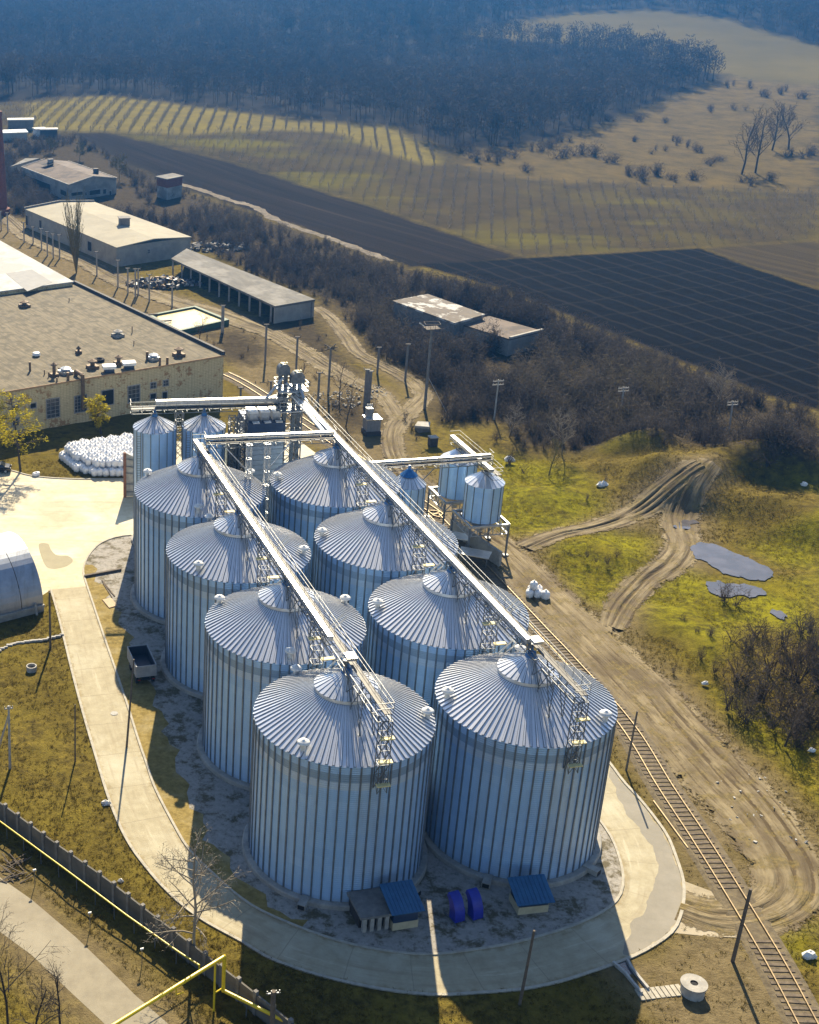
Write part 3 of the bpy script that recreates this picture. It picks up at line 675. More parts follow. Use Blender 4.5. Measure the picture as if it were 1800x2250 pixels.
def mask(name,soft=1.0,amp=1.0):
    a=t.attr(name); return t.ramp(t.math('ADD',a,t.math('MULTIPLY',wob,amp)),-soft,soft)
col=t.mix(t.ramp(n1,.32,.66),(.180,.138,.030),(.046,.037,.014))              # dry winter grass
col=t.mix(t.math('MULTIPLY',t.ramp(n2,.45,.70),.8),col,(.165,.132,.024)); col=t.mix(t.math('MULTIPLY',t.ramp(n4,.48,.62),.5),col,(.085,.066,.014))
dirt=t.mix(t.ramp(n1,.3,.7),(.200,.158,.085),(.100,.078,.042)); dirt=t.mix(t.math('MULTIPLY',t.ramp(n2,.52,.72),.75),dirt,(.095,.073,.020)); dirt=t.mix(t.math('MULTIPLY',t.ramp(n3,.62,.75),.5),dirt,(.32,.265,.155))
col=t.mix(mask('dirt',2.0),col,dirt)
moss=t.mix(t.ramp(t.math('ADD',t.math('MULTIPLY',n1,.5),t.math('MULTIPLY',n2,.5)),.42,.58),(.215,.20,.010),(.040,.037,.012)); moss=t.mix(t.math('MULTIPLY',t.ramp(n2,.5,.7),.6),moss,(.28,.235,.010))
col=t.mix(t.math('MULTIPLY',mask('moss',2.2,1.2),.9),col,moss)
scr=t.mix(t.ramp(n1,.35,.7),(.070,.055,.032),(.034,.028,.019)); col=t.mix(mask('scrub',3.0,1.4),col,scr)
orc=t.mix(t.ramp(n2,.4,.65),(.058,.045,.022),(.038,.031,.017)); orc=t.mix(t.math('MULTIPLY',t.ramp(n4,.50,.60),.6),orc,(.078,.064,.018))  # orchard soil darkened, cloud shade put into its colour
oy=t.noise(.02,3,.55,t.mapping(P_,scale=(.6,1.6,1))); orc=t.mix(t.math('MULTIPLY',t.ramp(oy,.56,.66),.8),orc,(.11,.098,.013)); col=t.mix(mask('orchard',3.0,1.0),col,orc); rid=t.mix(t.ramp(n2,.35,.65),(.165,.135,.030),(.115,.095,.030)); col=t.mix(mask('ridge',3.0,.6),col,rid)
# ploughed strip: furrows run along it
pd=tp([(240,292),(1010,540)]); pa=math.atan2(pd[1].y-pd[0].y,pd[1].x-pd[0].x)
rot=t.mapping(P_,rot=(0,0,-pa)); st=t.noise(.35,4,.6,t.mapping(rot,scale=(.02,1.2,1)))
plo=t.mix(t.ramp(st,.35,.65),(.020,.016,.015),(.008,.0075,.008)); plo=t.mix(t.math('MULTIPLY',t.ramp(t.noise(.3,4,.6,t.mapping(rot,scale=(.02,.8,1))),.62,.74),.35),plo,(.075,.062,.046))
col=t.mix(mask('plough',1.5,.5),col,plo)
col=t.mix(mask('brownf',1.5,.4),col,t.mix(t.ramp(st,.35,.65),(.060,.046,.024),(.038,.031,.019)))
gd=tp([(1110,638),(1690,872)]); ga=math.atan2(gd[1].y-gd[0].y,gd[1].x-gd[0].x); gr=t.mapping(P_,rot=(0,0,-ga)); sg=t.n.new('ShaderNodeSeparateXYZ'); t.set(sg.inputs[0],gr)
gn=t.noise(.12,4,.6,P_)
def stripes(co,period,width,w):
    f=t.math('FRACT',t.math('ADD',t.math('MULTIPLY',co,1/period),t.math('MULTIPLY',gn,.30))); return t.math('MULTIPLY',t.ramp(t.math('ABSOLUTE',t.math('SUBTRACT',f,.5)),width,width*.35),w)
gcol=t.mix(t.ramp(st,.35,.65),(.0040,.0045,.007),(.0022,.0026,.0042)); gcol=t.mix(stripes(sg.outputs[1],5.6,.12,.5),gcol,(.024,.023,.023)); gcol=t.mix(stripes(sg.outputs[0],11.0,.05,.4),gcol,(.018,.018,.019))
col=t.mix(mask('grid',1.0,.25),col,gcol)
mea=t.mix(t.ramp(n2,.35,.65),(.115,.085,.030),(.068,.053,.022)); mea=t.mix(t.math('MULTIPLY',t.ramp(n1,.55,.75),.4),mea,(.15,.122,.065)); col=t.mix(mask('meadow',4.0,1.5),col,mea)  # meadow tones lowered in place of a cloud shadow
hil=t.mix(t.ramp(t.noise(.012,5,.6,P_),.35,.65),(.118,.093,.026),(.080,.065,.022)); col=t.mix(mask('hillf',5.0,1.5),col,hil)  # hill field darkened the same way, cloud shade in the colour
far=t.mix(t.ramp(n4,.4,.6),(.022,.020,.018),(.015,.014,.014)); col=t.mix(mask('wood',6.0,2.0),col,far)
hb=t.math('ADD',t.math('MULTIPLY',n1,.6),t.math('MULTIPLY',n3,.4))
t.bsdf(col,.95,bump=hb,bd=.30,bs=.9,spec=.015)
def vnoise(x,y,sc,seed):
    g=np.random.default_rng(seed).random((64,64)); u=x*sc; v=y*sc; iu=np.floor(u).astype(int); iv=np.floor(v).astype(int); fu_=u-iu; fv_=v-iv; fu_=fu_*fu_*(3-2*fu_); fv_=fv_*fv_*(3-2*fv_)
    a=g[iu%64,iv%64]; b=g[(iu+1)%64,iv%64]; c=g[iu%64,(iv+1)%64]; d=g[(iu+1)%64,(iv+1)%64]; return a*(1-fu_)*(1-fv_)+b*fu_*(1-fv_)+c*(1-fu_)*fv_+d*fu_*fv_
x_,y_=V[:,0],V[:,1]; pv_=np.maximum.reduce([poly_sdf(x_,y_,[(p.x,p.y) for p in L]) for L in (ow,yl_,iw+[SG(1,3,9,11),SG(1,3,9,-2),SG(0,3,9,2)],ar_)]); pv_=np.maximum(pv_,line_sdf(x_,y_,rail_,[4.5]*len(rail_)))
lm=sstep(-.6,-2.5,pv_)*(y_<330)*(y_>55); ms_=np.maximum.reduce([poly_sdf(x_,y_,[(p.x,p.y) for p in L]) for L in REG['moss']]); ms_=sstep(-6,2,ms_)
for L,W_ in TL.values(): lm*=1-.8*sstep(-1.5,.5,line_sdf(x_,y_,L,W_))
for fx,fy,rx,ry in FLATS: q_=((x_-fx)/rx)**2+((y_-fy)/ry)**2; lm*=1-np.exp(-q_*q_*.8)
for L,W_ in TL.values(): V[:,2]-=.24*sstep(.2,1.3,line_sdf(x_,y_,L,W_))*1.3
V[:,2]+=lm*((vnoise(x_,y_,.62,1)-.5)*.16+(vnoise(x_,y_,.26,2)-.5)*.36*(.4+ms_)+(vnoise(x_,y_,.13,3)-.5)*1.2*ms_)
print('zmin',V[:,2].min(),'zmax',V[:,2].max())
ground=npmesh('ground',V,Fq,t.mat,smooth=True); tag(ground,kind='structure')
xf,yf=X.ravel(),Y.ravel(); sd={}
for k,L in REG.items():
    s_=np.full(xf.shape,-12.0)
    for p in L: s_=np.maximum(s_,poly_sdf(xf,yf,p))
    sd[k]=s_
for k,(L,W_) in TL.items(): sd['dirt']=np.maximum(sd['dirt'],line_sdf(xf,yf,L,np.array(W_)+2.5))
sd['dirt']=np.maximum(sd['dirt'],poly_sdf(xf,yf,[(p.x,p.y) for p in ar_])+2.2)
known=np.max([sd[k] for k in ('orchard','meadow','hillf','plough','grid','brownf','scrub')],axis=0)
sd['wood']=np.where(yf>380,np.minimum(-known,(yf-440)*.2),-12.0)
for k,s_ in sd.items():
    a=ground.data.attributes.new(k,'FLOAT','POINT'); a.data.foreach_set('value',s_.astype(np.float32))
# ================================================================ paved sheets
def sheet(name,poly,z,mat,kind='structure'):
    mb=MB(); mb.add([(p[0],p[1],z) for p in poly],[tuple(range(len(poly)))]); o=mb.build(name,mat); 
    if o.data.polygons[0].normal.z<0: o.data.flip_normals()
    return tag(o,kind=kind)
def pav(name,c1,c2,c3,sc=.6,bump=.02,spec=.25,crack=True):
    t=NT(name); p=t.pos(); a=t.noise(sc,6,.7,p); b=t.noise(.13,5,.6,p); c=t.noise(7,3,.6,p)
    col=t.mix(t.ramp(a,.35,.68),c1,c2); col=t.mix(t.math('MULTIPLY',t.ramp(b,.5,.72),.75),col,c3); col=t.mix(t.math('MULTIPLY',t.ramp(c,.6,.75),.3),col,tuple(x*.55 for x in c1))
    if crack:
        v=t.n.new('ShaderNodeTexVoronoi'); v.feature='DISTANCE_TO_EDGE'; v.inputs['Scale'].default_value=.16; t.set(v.inputs['Vector'],t.mix(.06,p,t.noise(.7,3,.6,p,out=1),'ADD') if False else p)
        col=t.mix(t.math('MULTIPLY',t.ramp(v.outputs[0],.012,.004),.35),col,tuple(x*.45 for x in c1))
    t.bsdf(col,.9,bump=t.math('ADD',a,t.math('MULTIPLY',c,.3)),bd=bump,spec=spec); return t.mat
t=NT('loop_road_concrete'); p=t.pos(); uv=t.n.new('ShaderNodeUVMap').outputs[0]; a=t.noise(.9,7,.72,p); b=t.noise(.13,5,.65,p); c=t.noise(6,4,.65,p); e=t.noise(1.0,6,.7,t.mapping(uv,scale=(.10,7,1)))
pc=t.mix(t.ramp(a,.35,.68),(.39,.35,.245),(.30,.265,.18)); pc=t.mix(t.math('MULTIPLY',t.ramp(b,.48,.70),.8),pc,(.46,.43,.33)); pc=t.mix(t.math('MULTIPLY',t.ramp(e,.52,.70),.65),pc,(.26,.215,.145)); pc=t.mix(t.math('MULTIPLY',t.ramp(e,.42,.30),.5),pc,(.58,.52,.40)); pc=t.mix(t.math('MULTIPLY',t.ramp(c,.62,.72),.4),pc,(.20,.17,.12))
sx=t.n.new('ShaderNodeSeparateXYZ'); t.set(sx.inputs[0],uv); ed=t.math('ABSOLUTE',t.math('SUBTRACT',sx.outputs[1],.5)); pc=t.mix(t.math('MULTIPLY',t.ramp(t.math('ADD',ed,t.math('MULTIPLY',t.math('SUBTRACT',a,.5),.5)),.40,.50),.75),pc,(.25,.20,.11))
jt=t.math('ABSOLUTE',t.math('SUBTRACT',t.math('FRACT',t.math('ADD',t.math('MULTIPLY',sx.outputs[0],1/6.0),t.math('MULTIPLY',a,.02))),.5)); pc=t.mix(t.math('MULTIPLY',t.ramp(jt,.010,.004),.45),pc,(.17,.14,.10))
t.bsdf(pc,.9,bump=t.math('ADD',a,t.math('MULTIPLY',c,.5)),bd=.03,spec=.2); M['pave']=t.mat
t=NT('yard_concrete'); p=t.pos(); a=t.noise(.8,7,.72,p); b=t.noise(.10,6,.65,p,dist=1.2); c=t.noise(5,4,.65,p); e=t.noise(.5,6,.7,t.mapping(p,rot=(0,0,-.35),scale=(.12,1.6,1)),dist=.8)
pc=t.mix(t.ramp(a,.35,.68),(.56,.50,.36),(.45,.39,.27)); pc=t.mix(t.math('MULTIPLY',t.ramp(b,.46,.66),.8),pc,(.66,.61,.49)); pc=t.mix(t.math('MULTIPLY',t.ramp(e,.54,.70),.6),pc,(.36,.29,.19)); pc=t.mix(t.math('MULTIPLY',t.ramp(t.noise(.05,5,.6,p),.52,.64),.55),pc,(.38,.31,.21)); pc=t.mix(t.math('MULTIPLY',t.ramp(c,.63,.72),.45),pc,(.24,.20,.14))
t.bsdf(pc,.9,bump=t.math('ADD',a,t.math('MULTIPLY',c,.4)),bd=.03,spec=.2); M['yard']=t.mat
t=NT('apron_gravel'); p=t.pos(); a=t.noise(1.6,8,.75,p); b=t.noise(.16,6,.7,p); c=t.noise(9,3,.6,p); e=t.noise(.55,7,.75,p)
gcol_=t.mix(t.ramp(a,.35,.65),(.36,.34,.31),(.24,.225,.20)); gcol_=t.mix(t.math('MULTIPLY',t.ramp(t.math('ADD',t.math('MULTIPLY',e,.65),t.math('MULTIPLY',b,.35)),.50,.57),.85),gcol_,(.085,.07,.032)); gcol_=t.mix(t.math('MULTIPLY',t.ramp(a,.56,.66),.7),gcol_,(.06,.053,.035)); gcol_=t.mix(t.math('MULTIPLY',t.ramp(c,.6,.72),.4),gcol_,(.42,.40,.36))
t.bsdf(gcol_,.95,bump=t.math('ADD',a,t.math('MULTIPLY',c,.4)),bd=.08,spec=.1); M['gravel']=t.mat
t=NT('kerbside_dry_grass'); p=t.pos(); a=t.noise(1.3,7,.7,p); b=t.noise(.3,5,.6,p); gcol_=t.mix(t.ramp(a,.35,.65),(.30,.23,.085),(.16,.12,.04)); gcol_=t.mix(t.math('MULTIPLY',t.ramp(b,.5,.68),.6),gcol_,(.33,.28,.16))
t.bsdf(gcol_,.95,bump=a,bd=.12,spec=.05); M['strip']=t.mat
M['asphalt']=pav('old_asphalt',(.275,.245,.18),(.215,.19,.14),(.32,.29,.22),.7,crack=False)
yl=gp(YARD)
sheet('concrete_yard',yl,.010,M['yard'])
# loop road, built as a strip of quads between both edges
i0=[k for k,p in enumerate(iw) if k>=26][0]
iw2=iw[5*4:]   # from the yard corner onward
n=160; A_=resample(ow,n)
# for every outer point take the nearest inner point, kept monotone
B_=[];last=0; fine=resample(iw2,900)
for p in A_:
    k=min(range(last,min(last+60,900)),key=lambda j:(fine[j]-p).length); last=k; B_.append(fine[k])
mb=MB(); 
vs=[(p.x,p.y,.018) for p in A_]+[(p.x,p.y,.018) for p in B_]
mb.add(vs,[(i,i+1,n+i+1,n+i) for i in range(n-1)])
o=mb.build('loop_road',M['pave']); LEN=[0]
for a,b in zip(A_,A_[1:]): LEN.append(LEN[-1]+(b-a).length)
ul=o.data.uv_layers.new(name='UVMap')
for l in o.data.loops: i=l.vertex_index; ul.data[l.index].uv=(LEN[i%n],0.0 if i<n else 1.0); tag(o,kind='structure')
for p_ in o.data.polygons:
    pass
if o.data.polygons[3].normal.z<0: o.data.flip_normals()
# gravel apron inside the loop
ap=[p for p in iw]+[SG(1,3,9,11),SG(1,3,9,-2),SG(0,3,9,2)]
sheet('gravel_apron',ap,.006,M['gravel'])
_in=resample([p for p in gp(INNER[4:19])],60); _i2=[]
for k_,p in enumerate(_in):
    a=_in[max(k_-1,0)];b=_in[min(k_+1,59)]; d=(b-a).normalized(); n_=Vector((-d.y,d.x,0)); n_=n_ if n_.x>0 else -n_; _i2.append(p+n_*(3.4*math.sin(math.pi*min(1,(k_+3)/63))**.6+.5*math.sin(k_*1.3)+.3*math.sin(k_*2.9)))
sheet('grass_strip',_in+_i2[::-1],.0105,M['strip'])
def kerb(line,w,h,mat,name='kerb',z0=0.0):
    mb=MB(); L=line; n=len(L); vs=[]
    for i,p in enumerate(L):
        a=L[max(i-1,0)];b=L[min(i+1,n-1)]; d=(b-a); d.z=0; d.normalize(); s=Vector((-d.y,d.x,0))*w/2
        vs+=[(p.x-s.x,p.y-s.y,z0-.05),(p.x-s.x,p.y-s.y,z0+h),(p.x+s.x,p.y+s.y,z0+h),(p.x+s.x,p.y+s.y,z0-.05)]
    fs=[]
    for i in range(n-1):
        for k in range(3): fs.append((4*i+k,4*i+k+1,4*i+k+5,4*i+k+4))
    mb.add(vs,fs); o=mb.build(name,mat); return tag(o,kind='structure')
M['kerb']=pm('kerb_concrete',(.42,.39,.32),(.30,.28,.23),1.5,.9)
kerb(resample(ow,150),.28,.13,M['kerb']); kerb(resample(iw,150),.24,.12,M['kerb'])
kerb(smooth_line(gp([(-120,1012),(-40,1020),(21,1033),(70,1046),(139,1052),(209,1053),(292,1053)]),4),.28,.13,M['kerb'])
# asphalt road outside the wall
ar=gp([(-260,1730),(-120,1830),(0,1928),(69.6,1977),(167,2060),(243.5,2133.5),(295.7,2185.6),(375.6,2255),(520,2385)]); br=gp([(-260,1835),(-120,1952),(0,2048),(69.6,2098.7),(149.6,2175),(222.6,2243),(360,2385)])
sheet('asphalt_road',ar+br[::-1],.010,M['asphalt'])
# gravel crossing between loop road and railway
M['cross']=pav('crossing_gravel',(.34,.29,.20),(.26,.22,.15),(.42,.37,.28),.9,.04,crack=False)
sheet('level_crossing_road',gp([(1500,1935),(1540,1950),(1600,1972),(1650,1975),(1680,2000),(1693,2050),(1660,2062),(1560,2058),(1478,2050),(1500,2004)]),.012,M['cross'])
# dirt tracks
t=NT('dirt_track_mud'); uv=t.n.new('ShaderNodeUVMap').outputs[0]; P_=t.pos()
u1=t.noise(1.0,5,.65,t.mapping(uv,scale=(.13,6,1))); u2=t.noise(1.0,5,.65,t.mapping(uv,scale=(.12,22,1))); q=t.noise(.5,5,.65,P_); q2=t.noise(2.5,4,.6,P_)
rz_=t.attr('rut'); c=t.mix(t.ramp(u1,.35,.62),(.115,.088,.050),(.245,.198,.115)); c=t.mix(t.math('MULTIPLY',t.math('MULTIPLY',t.ramp(u2,.50,.66),t.ramp(q,.40,.55)),.6),c,(.075,.055,.032)); c=t.mix(t.math('MULTIPLY',t.ramp(t.noise(.09,5,.65,P_),.50,.62),.7),c,(.085,.062,.034)); c=t.mix(t.math('MULTIPLY',t.ramp(q,.55,.72),.6),c,(.32,.27,.175)); 
c=t.mix(t.math('MULTIPLY',t.ramp(t.math('ADD',rz_,t.math('MULTIPLY',t.math('SUBTRACT',q2,.5),.9)),.12,.5),.9),c,(.070,.050,.026)); sx=t.n.new('ShaderNodeSeparateXYZ'); t.set(sx.inputs[0],uv)
b=t.bsdf(c,.92,bump=t.math('ADD',u1,t.math('MULTIPLY',u2,.7)),bd=.25,bs=.9,spec=.2)
edge=t.math('ABSOLUTE',t.math('SUBTRACT',sx.outputs[1],.5)); c=t.mix(t.math('MULTIPLY',t.ramp(q,.50,.60),.7),c,t.mix(t.ramp(q2,.4,.6),(.17,.125,.035),(.085,.066,.022))); b.inputs[0].default_value=(0,0,0,1); t.set(b.inputs[0],c); al=t.ramp(t.math('ADD',edge,t.math('ADD',t.math('MULTIPLY',t.math('SUBTRACT',q,.5),.55),t.math('MULTIPLY',t.math('SUBTRACT',q2,.5),.4))),.47,.40)
tr=t.n.new('ShaderNodeBsdfTransparent'); mx=t.n.new('ShaderNodeMixShader'); t.set(mx.inputs[0],al); t.t.links.new(tr.outputs[0],mx.inputs[1]); t.t.links.new(b.outputs[0],mx.inputs[2]); t.t.links.new(mx.outputs[0],t.out.inputs[0])
M['track']=t.mat
for zi,(k,(L,W_)) in enumerate(TL.items()):
    n=len(L); nc=37; vs=[];uvs=[];rut=[]; s=0; rr_=random.Random(zi); lanes=[(rr_.uniform(.16,.84),rr_.uniform(.02,.05),rr_.uniform(0,6),rr_.uniform(.5,1.1)) for _ in range(4 if W_[0]<7 and k!='main' else 9)]
    for i,p in enumerate(L):
        a=L[max(i-1,0)];b_=L[min(i+1,n-1)]; d=(b_-a); d.z=0; d.normalize(); sd_=Vector((-d.y,d.x,0)); s+=(p-L[i-1]).length if i else 0
        for j in range(nc):
            f=j/(nc-1); q_=p+sd_*((f-.5)*W_[i]); e_=(f-.5)*W_[i]; ru_=0.0
            for lf,fr,ph,am in lanes:
                for gg in (-.85,.85):
                    dd=e_-((lf-.5)*W_[i]*.8+gg+.7*math.sin(s*fr*2+ph)+.25*math.sin(s*fr*7+ph*2)); ru_+=am*math.exp(-(dd/.20)**2)*(.55+.45*math.sin(s*.09+ph*3)); ru_-=.45*am*math.exp(-((abs(dd)-.42)/.18)**2)
            ru_=max(-.6,min(1.0,ru_)); rut.append(ru_); vs.append((q_.x,q_.y,float(tz(q_.x,q_.y))+.035+.008*zi-.20*ru_*min(1,max(0,min(f,1-f)*W_[i]-.9)))); uvs.append((s,f))
    fs=[(i*nc+j,i*nc+j+1,(i+1)*nc+j+1,(i+1)*nc+j) for i in range(n-1) for j in range(nc-1)]
    o=npmesh('dirt_track',vs,fs,M['track'],smooth=True); ul=o.data.uv_layers.new(name='UVMap'); li=np.empty(len(o.data.loops),np.int32); o.data.loops.foreach_get('vertex_index',li); ul.data.foreach_set('uv',np.array(uvs,np.float32)[li].ravel()); tag(o,kind='structure'); at=o.data.attributes.new('rut','FLOAT','POINT'); at.data.foreach_set('value',np.array(rut,np.float32))
    if o.data.polygons[0].normal.z<0: o.data.flip_normals()
# pond and puddles
t=NT('muddy_water'); P_=t.pos(); n=t.noise(2.0,3,.5,P_); t.bsdf(t.mix(t.ramp(t.noise(.3,4,.6,P_),.4,.6),(.10,.095,.105),(.07,.068,.074)),.05,bump=n,bd=.004,bs=.4,spec=.6); M['water']=t.mat; PONDS=[]
def blob(L,n=5):
    P=[Vector(p) for p in L]; P=P+P[:3]; s=smooth_line(P,n); s=s[n:-n*1][:len(L)*n]; r=random.Random(3)
    return s
for nm,L in (('pond',[(1521,1202),(1535,1195),(1565,1196),(1600,1210),(1630,1222),(1664,1236),(1700,1260),(1690,1272),(1668,1277),(1640,1272),(1610,1266),(1585,1260),(1560,1240),(1535,1230),(1520,1215)]),
             ('puddle',[(1550,1285),(1575,1279),(1600,1285),(1625,1284),(1660,1290),(1685,1303),(1660,1313),(1625,1310),(1580,1312),(1562,1300)]),
             ('puddle',[(1480,1158),(1500,1146),(1525,1144),(1530,1150),(1512,1162),(1492,1165)]),('puddle',[(1690,1340),(1712,1345),(1730,1357),(1712,1360)])):
    P=blob(gp(L),9); PONDS.append([(p.x,p.y) for p in P]); r_=random.Random(len(L)); P=[p+Vector((.22*math.sin(i*.5)+.08*math.sin(i*1.3),.25*math.sin(i*.6+1)+.08*math.sin(i*1.5),0)) for i,p in enumerate(P)]; zc=max(float(tz(p.x,p.y)) for p in P); zc=.12
    sheet(nm,[(p.x,p.y) for p in P],zc,M['water'])
M['fieldpath']=pav('pale_field_path',(.17,.14,.10),(.06,.05,.04),(.26,.23,.18),.35,.05,.1,False)
fp=smooth_line(tp([(385,402),(440,417),(505,440),(560,455),(600,480),(660,503),(720,522),(790,548),(860,574)]),12); r_=random.Random(12); mb=MB(); vs=[]
for i,p in enumerate(fp):
    a=fp[max(i-1,0)];b=fp[min(i+1,len(fp)-1)]; d=(b-a); d.z=0; d.normalize(); s_=Vector((-d.y,d.x,0))*(.9+.9*abs(math.sin(i*.37))*r_.uniform(.3,1.2))
    for q in (p-s_,p+s_): vs.append((q.x,q.y,float(tz(q.x,q.y))+.06))
mb.add(vs,[(2*i,2*i+2,2*i+3,2*i+1) for i in range(len(fp)-1)]); o=mb.build('field_path',M['fieldpath']); tag(o,kind='structure')
if o.data.polygons[0].normal.z<0: o.data.flip_normals()
P=blob(gp([(85,1198),(105,1195),(112,1208),(125,1220),(150,1222),(160,1233),(145,1245),(115,1250),(98,1240)])); M['silt']=pav('wet_silt',(.30,.27,.17),(.26,.23,.15),(.34,.31,.22),.8,.01,.5,False)
sheet('puddle',[(p.x,p.y) for p in P],.021,M['silt'])
# damp stain along the bend of the loop road
M['damp']=pav('damp_concrete',(.235,.215,.175),(.20,.185,.15),(.30,.275,.23),.8,.01,.5,False)
sheet('damp_patch',(lambda P:[(p.x+.12*math.sin(i*.8)+.05*math.sin(i*1.9),p.y+.12*math.sin(i*.9+2)) for i,p in enumerate(resample(smooth_line(P,4),150))])(gp([(1342,1686),(1371,1724),(1406,1763),(1440,1808),(1466,1847),(1484,1893),(1497,1934),(1499,1968),(1493,2002),(1474,2046),(1428,2079),(1380,2102),(1366,2080),(1388,2058),(1382,2032),(1412,2010),(1420,1990),(1440,1935),(1446,1915),(1442,1880),(1425,1850),(1400,1815),(1372,1780),(1352,1735),(1338,1700)])),.024,M['damp'])
# ================================================================ buildings
def wallpt(px,py,A,B):
    """photo pixel -> point on the vertical plane through A and B"""
    d=Vector(ray(px,py)); n=Vector((B.y-A.y,A.x-B.x,0)); o=Vector((0,0,H0)); t=(Vector((A.x,A.y,0))-o).dot(n)/d.dot(n); return o+d*t
def opening(parent,A,B,x0,y0,x1,y1,kind,out,mats,grid=(3,4)):
    """a window or door given by its pixel corners on a wall; frame, dark recess and bars are real boxes"""
    a=wallpt(x0,(y0+y1)/2,A,B); b=wallpt(x1,(y0+y1)/2,A,B); c=(a+b)/2; zt=wallpt((x0+x1)/2,y0,A,B).z; zb=wallpt((x0+x1)/2,y1,A,B).z
    w=(b-a); w.z=0; W=w.length; u=w.normalized(); zb=max(zb,.05)
    ct=Vector((c.x,c.y,(zt+zb)/2)); rz=math.atan2(u.y,u.x); hh=zt-zb
    mb=MB(); f=.14
    for s in (-1,1): mb.box(ct+u*s*(W/2)+out*.03,(f,.22,hh+f),rz)
    for s in (-1,1): mb.box(ct+Vector((0,0,s*hh/2))+out*.03,(W-f,.22,f),rz)
    o=mb.build('window' if kind!='door' else 'door',mats[0],parent)
    mb=MB(); mb.box(ct+out*.012,(W-f,.03,hh-f),rz); mb.build('pane' if kind=='window' else 'opening',mats[1],o)
    if kind=='window':
        mb=MB()
        for i in range(1,grid[0]): mb.box(ct+u*(W*(i/grid[0]-.5))+out*.06,(.06,.05,hh-f),rz)
        for i in range(1,grid[1]): mb.box(ct+Vector((0,0,hh*(i/grid[1]-.5)))+out*.06,(W-f,.045,.06),rz)
        mb.build('glazing_bars',mats[2],o)
    return o
def tile_wall(name,c1,c2,c3,tile=(.6,.3)):
    t=NT(name); g=t.n.new('ShaderNodeNewGeometry'); p=t.pos(); sx=t.n.new('ShaderNodeSeparateXYZ'); t.set(sx.inputs[0],p)
    br=t.n.new('ShaderNodeTexBrick'); br.offset=0; br.inputs['Scale'].default_value=1; br.inputs['Brick Width'].default_value=tile[0]; br.inputs['Row Height'].default_value=tile[1]; br.inputs['Mortar Size'].default_value=.025
    cv=t.n.new('ShaderNodeCombineXYZ'); t.set(cv.inputs[0],t.math('ADD',sx.outputs[0],t.math('MULTIPLY',sx.outputs[1],.3))); t.set(cv.inputs[1],sx.outputs[2]); t.set(br.inputs['Vector'],cv)
    br.inputs['Color1'].default_value=(*c1,1); br.inputs['Color2'].default_value=(*c2,1); br.inputs['Mortar'].default_value=(*[x*.55 for x in c1],1)
    n=t.noise(.35,6,.75,p); n2=t.noise(1.6,5,.7,p)
    c=t.mix(t.ramp(t.math('ADD',t.math('MULTIPLY',n,.6),t.math('MULTIPLY',n2,.4)),.535,.565),br.outputs[0],c3)
    c=t.mix(t.math('MULTIPLY',t.ramp(t.noise(1.0,4,.7,t.mapping(p,scale=(1.2,1.2,.12))),.52,.75),.45),c,tuple(x*.5 for x in c1))
    t.bsdf(c,.85,bump=br.outputs[1],bd=-.02,spec=.25); return t.mat
def patchy(name,c1,c2,c3,sc=.5,lo=.5,hi=.62,stretch=(1,1,1),rot=0,bump=.03,rough=.9,metal=0):
    t=NT(name); p=t.mapping(t.pos(),rot=(0,0,-rot)); a=t.noise(sc,6,.7,t.mapping(p,scale=stretch)); b=t.noise(sc*3.1,5,.7,p); d=t.noise(sc*.35,4,.6,p)
    c=t.mix(t.ramp(a,.36,.64),c1,c2); c=t.mix(t.math('MULTIPLY',t.ramp(d,lo,hi),.8),c,c3); c=t.mix(t.math('MULTIPLY',t.ramp(b,.58,.74),.4),c,tuple(x*.55 for x in c1))
    t.bsdf(c,rough,metal,bump=a,bd=bump,spec=.2); return t.mat
M['tiles']=tile_wall('cream_tiled_wall',(.64,.54,.32),(.57,.475,.28),(.34,.21,.10))
M['tar']=pm('tar_parapet',(.055,.05,.05),(.03,.028,.03),1.5,.8)
M['dark']=M['shadow_gap']
M['pane']=pm('dusty_glass',(.07,.085,.10),(.03,.035,.045),1.2,.25,spec=.6)
M['frame']=pm('grey_window_frame',(.34,.34,.33),(.22,.22,.22),2,.7)
# factory hall ---------------------------------------------------
fb=G(488.7,873); FH=HT(488.7,873,782)
R0_=G(492,781,FH); R1_=G(163.5,624,FH); R2_=G(0,648.7,FH); R3_=G(0,862.6,FH)
fu=(R0_-R3_).normalized(); fv=(R1_-R0_).normalized()                # along the front, along the right side
FL=R0_-fu*95; BL=R1_-fu*95
fa=math.atan2(fv.y,fv.x)
M['oldroof']=patchy('weathered_felt_roof',(.205,.175,.12),(.105,.09,.062),(.085,.075,.052),1.5,.48,.62,(.12,1.2,1),fa)
t=thing('factory_hall','large factory hall with a stained flat roof and cream tiled front wall','factory',(R0_.x,R0_.y,0))
mb=MB(); mb.prism([FL,R0_,R1_,BL],-.2,FH-.02,0); mb.build('wall',M['tiles'],t)
mb=MB(); e=.25; mb.prism([FL-fv*e,R0_-fv*e+fu*e,R1_+fu*e,BL],FH-.02,FH+.16); mb.build('roof',M['oldroof'],t)
mb=MB(); mb.bar(R0_+Vector((0,0,.45)),R1_+Vector((0,0,.45)),.55,.6); mb.bar(R1_+Vector((0,0,.45)),BL+Vector((0,0,.45)),.55,.6); mb.build('parapet',M['tar'],t)
mb=MB(); mb.bar(FL-fv*.3+Vector((0,0,.02)),R0_-fv*.3+Vector((0,0,.02)),.12,.3); mb.build('cornice',pm('crumbling_cornice',(.40,.27,.15),(.27,.17,.09),1.2,.9),t)
out=-Vector((fv.x,fv.y,0)).normalized()
n_=Vector((fu.y,-fu.x,0)).normalized()
if n_.y>0: n_=-n_
out=n_; WA=Vector((FL.x,FL.y,0))+out*.0; WB=Vector((R0_.x,R0_.y,0))
k=.34783
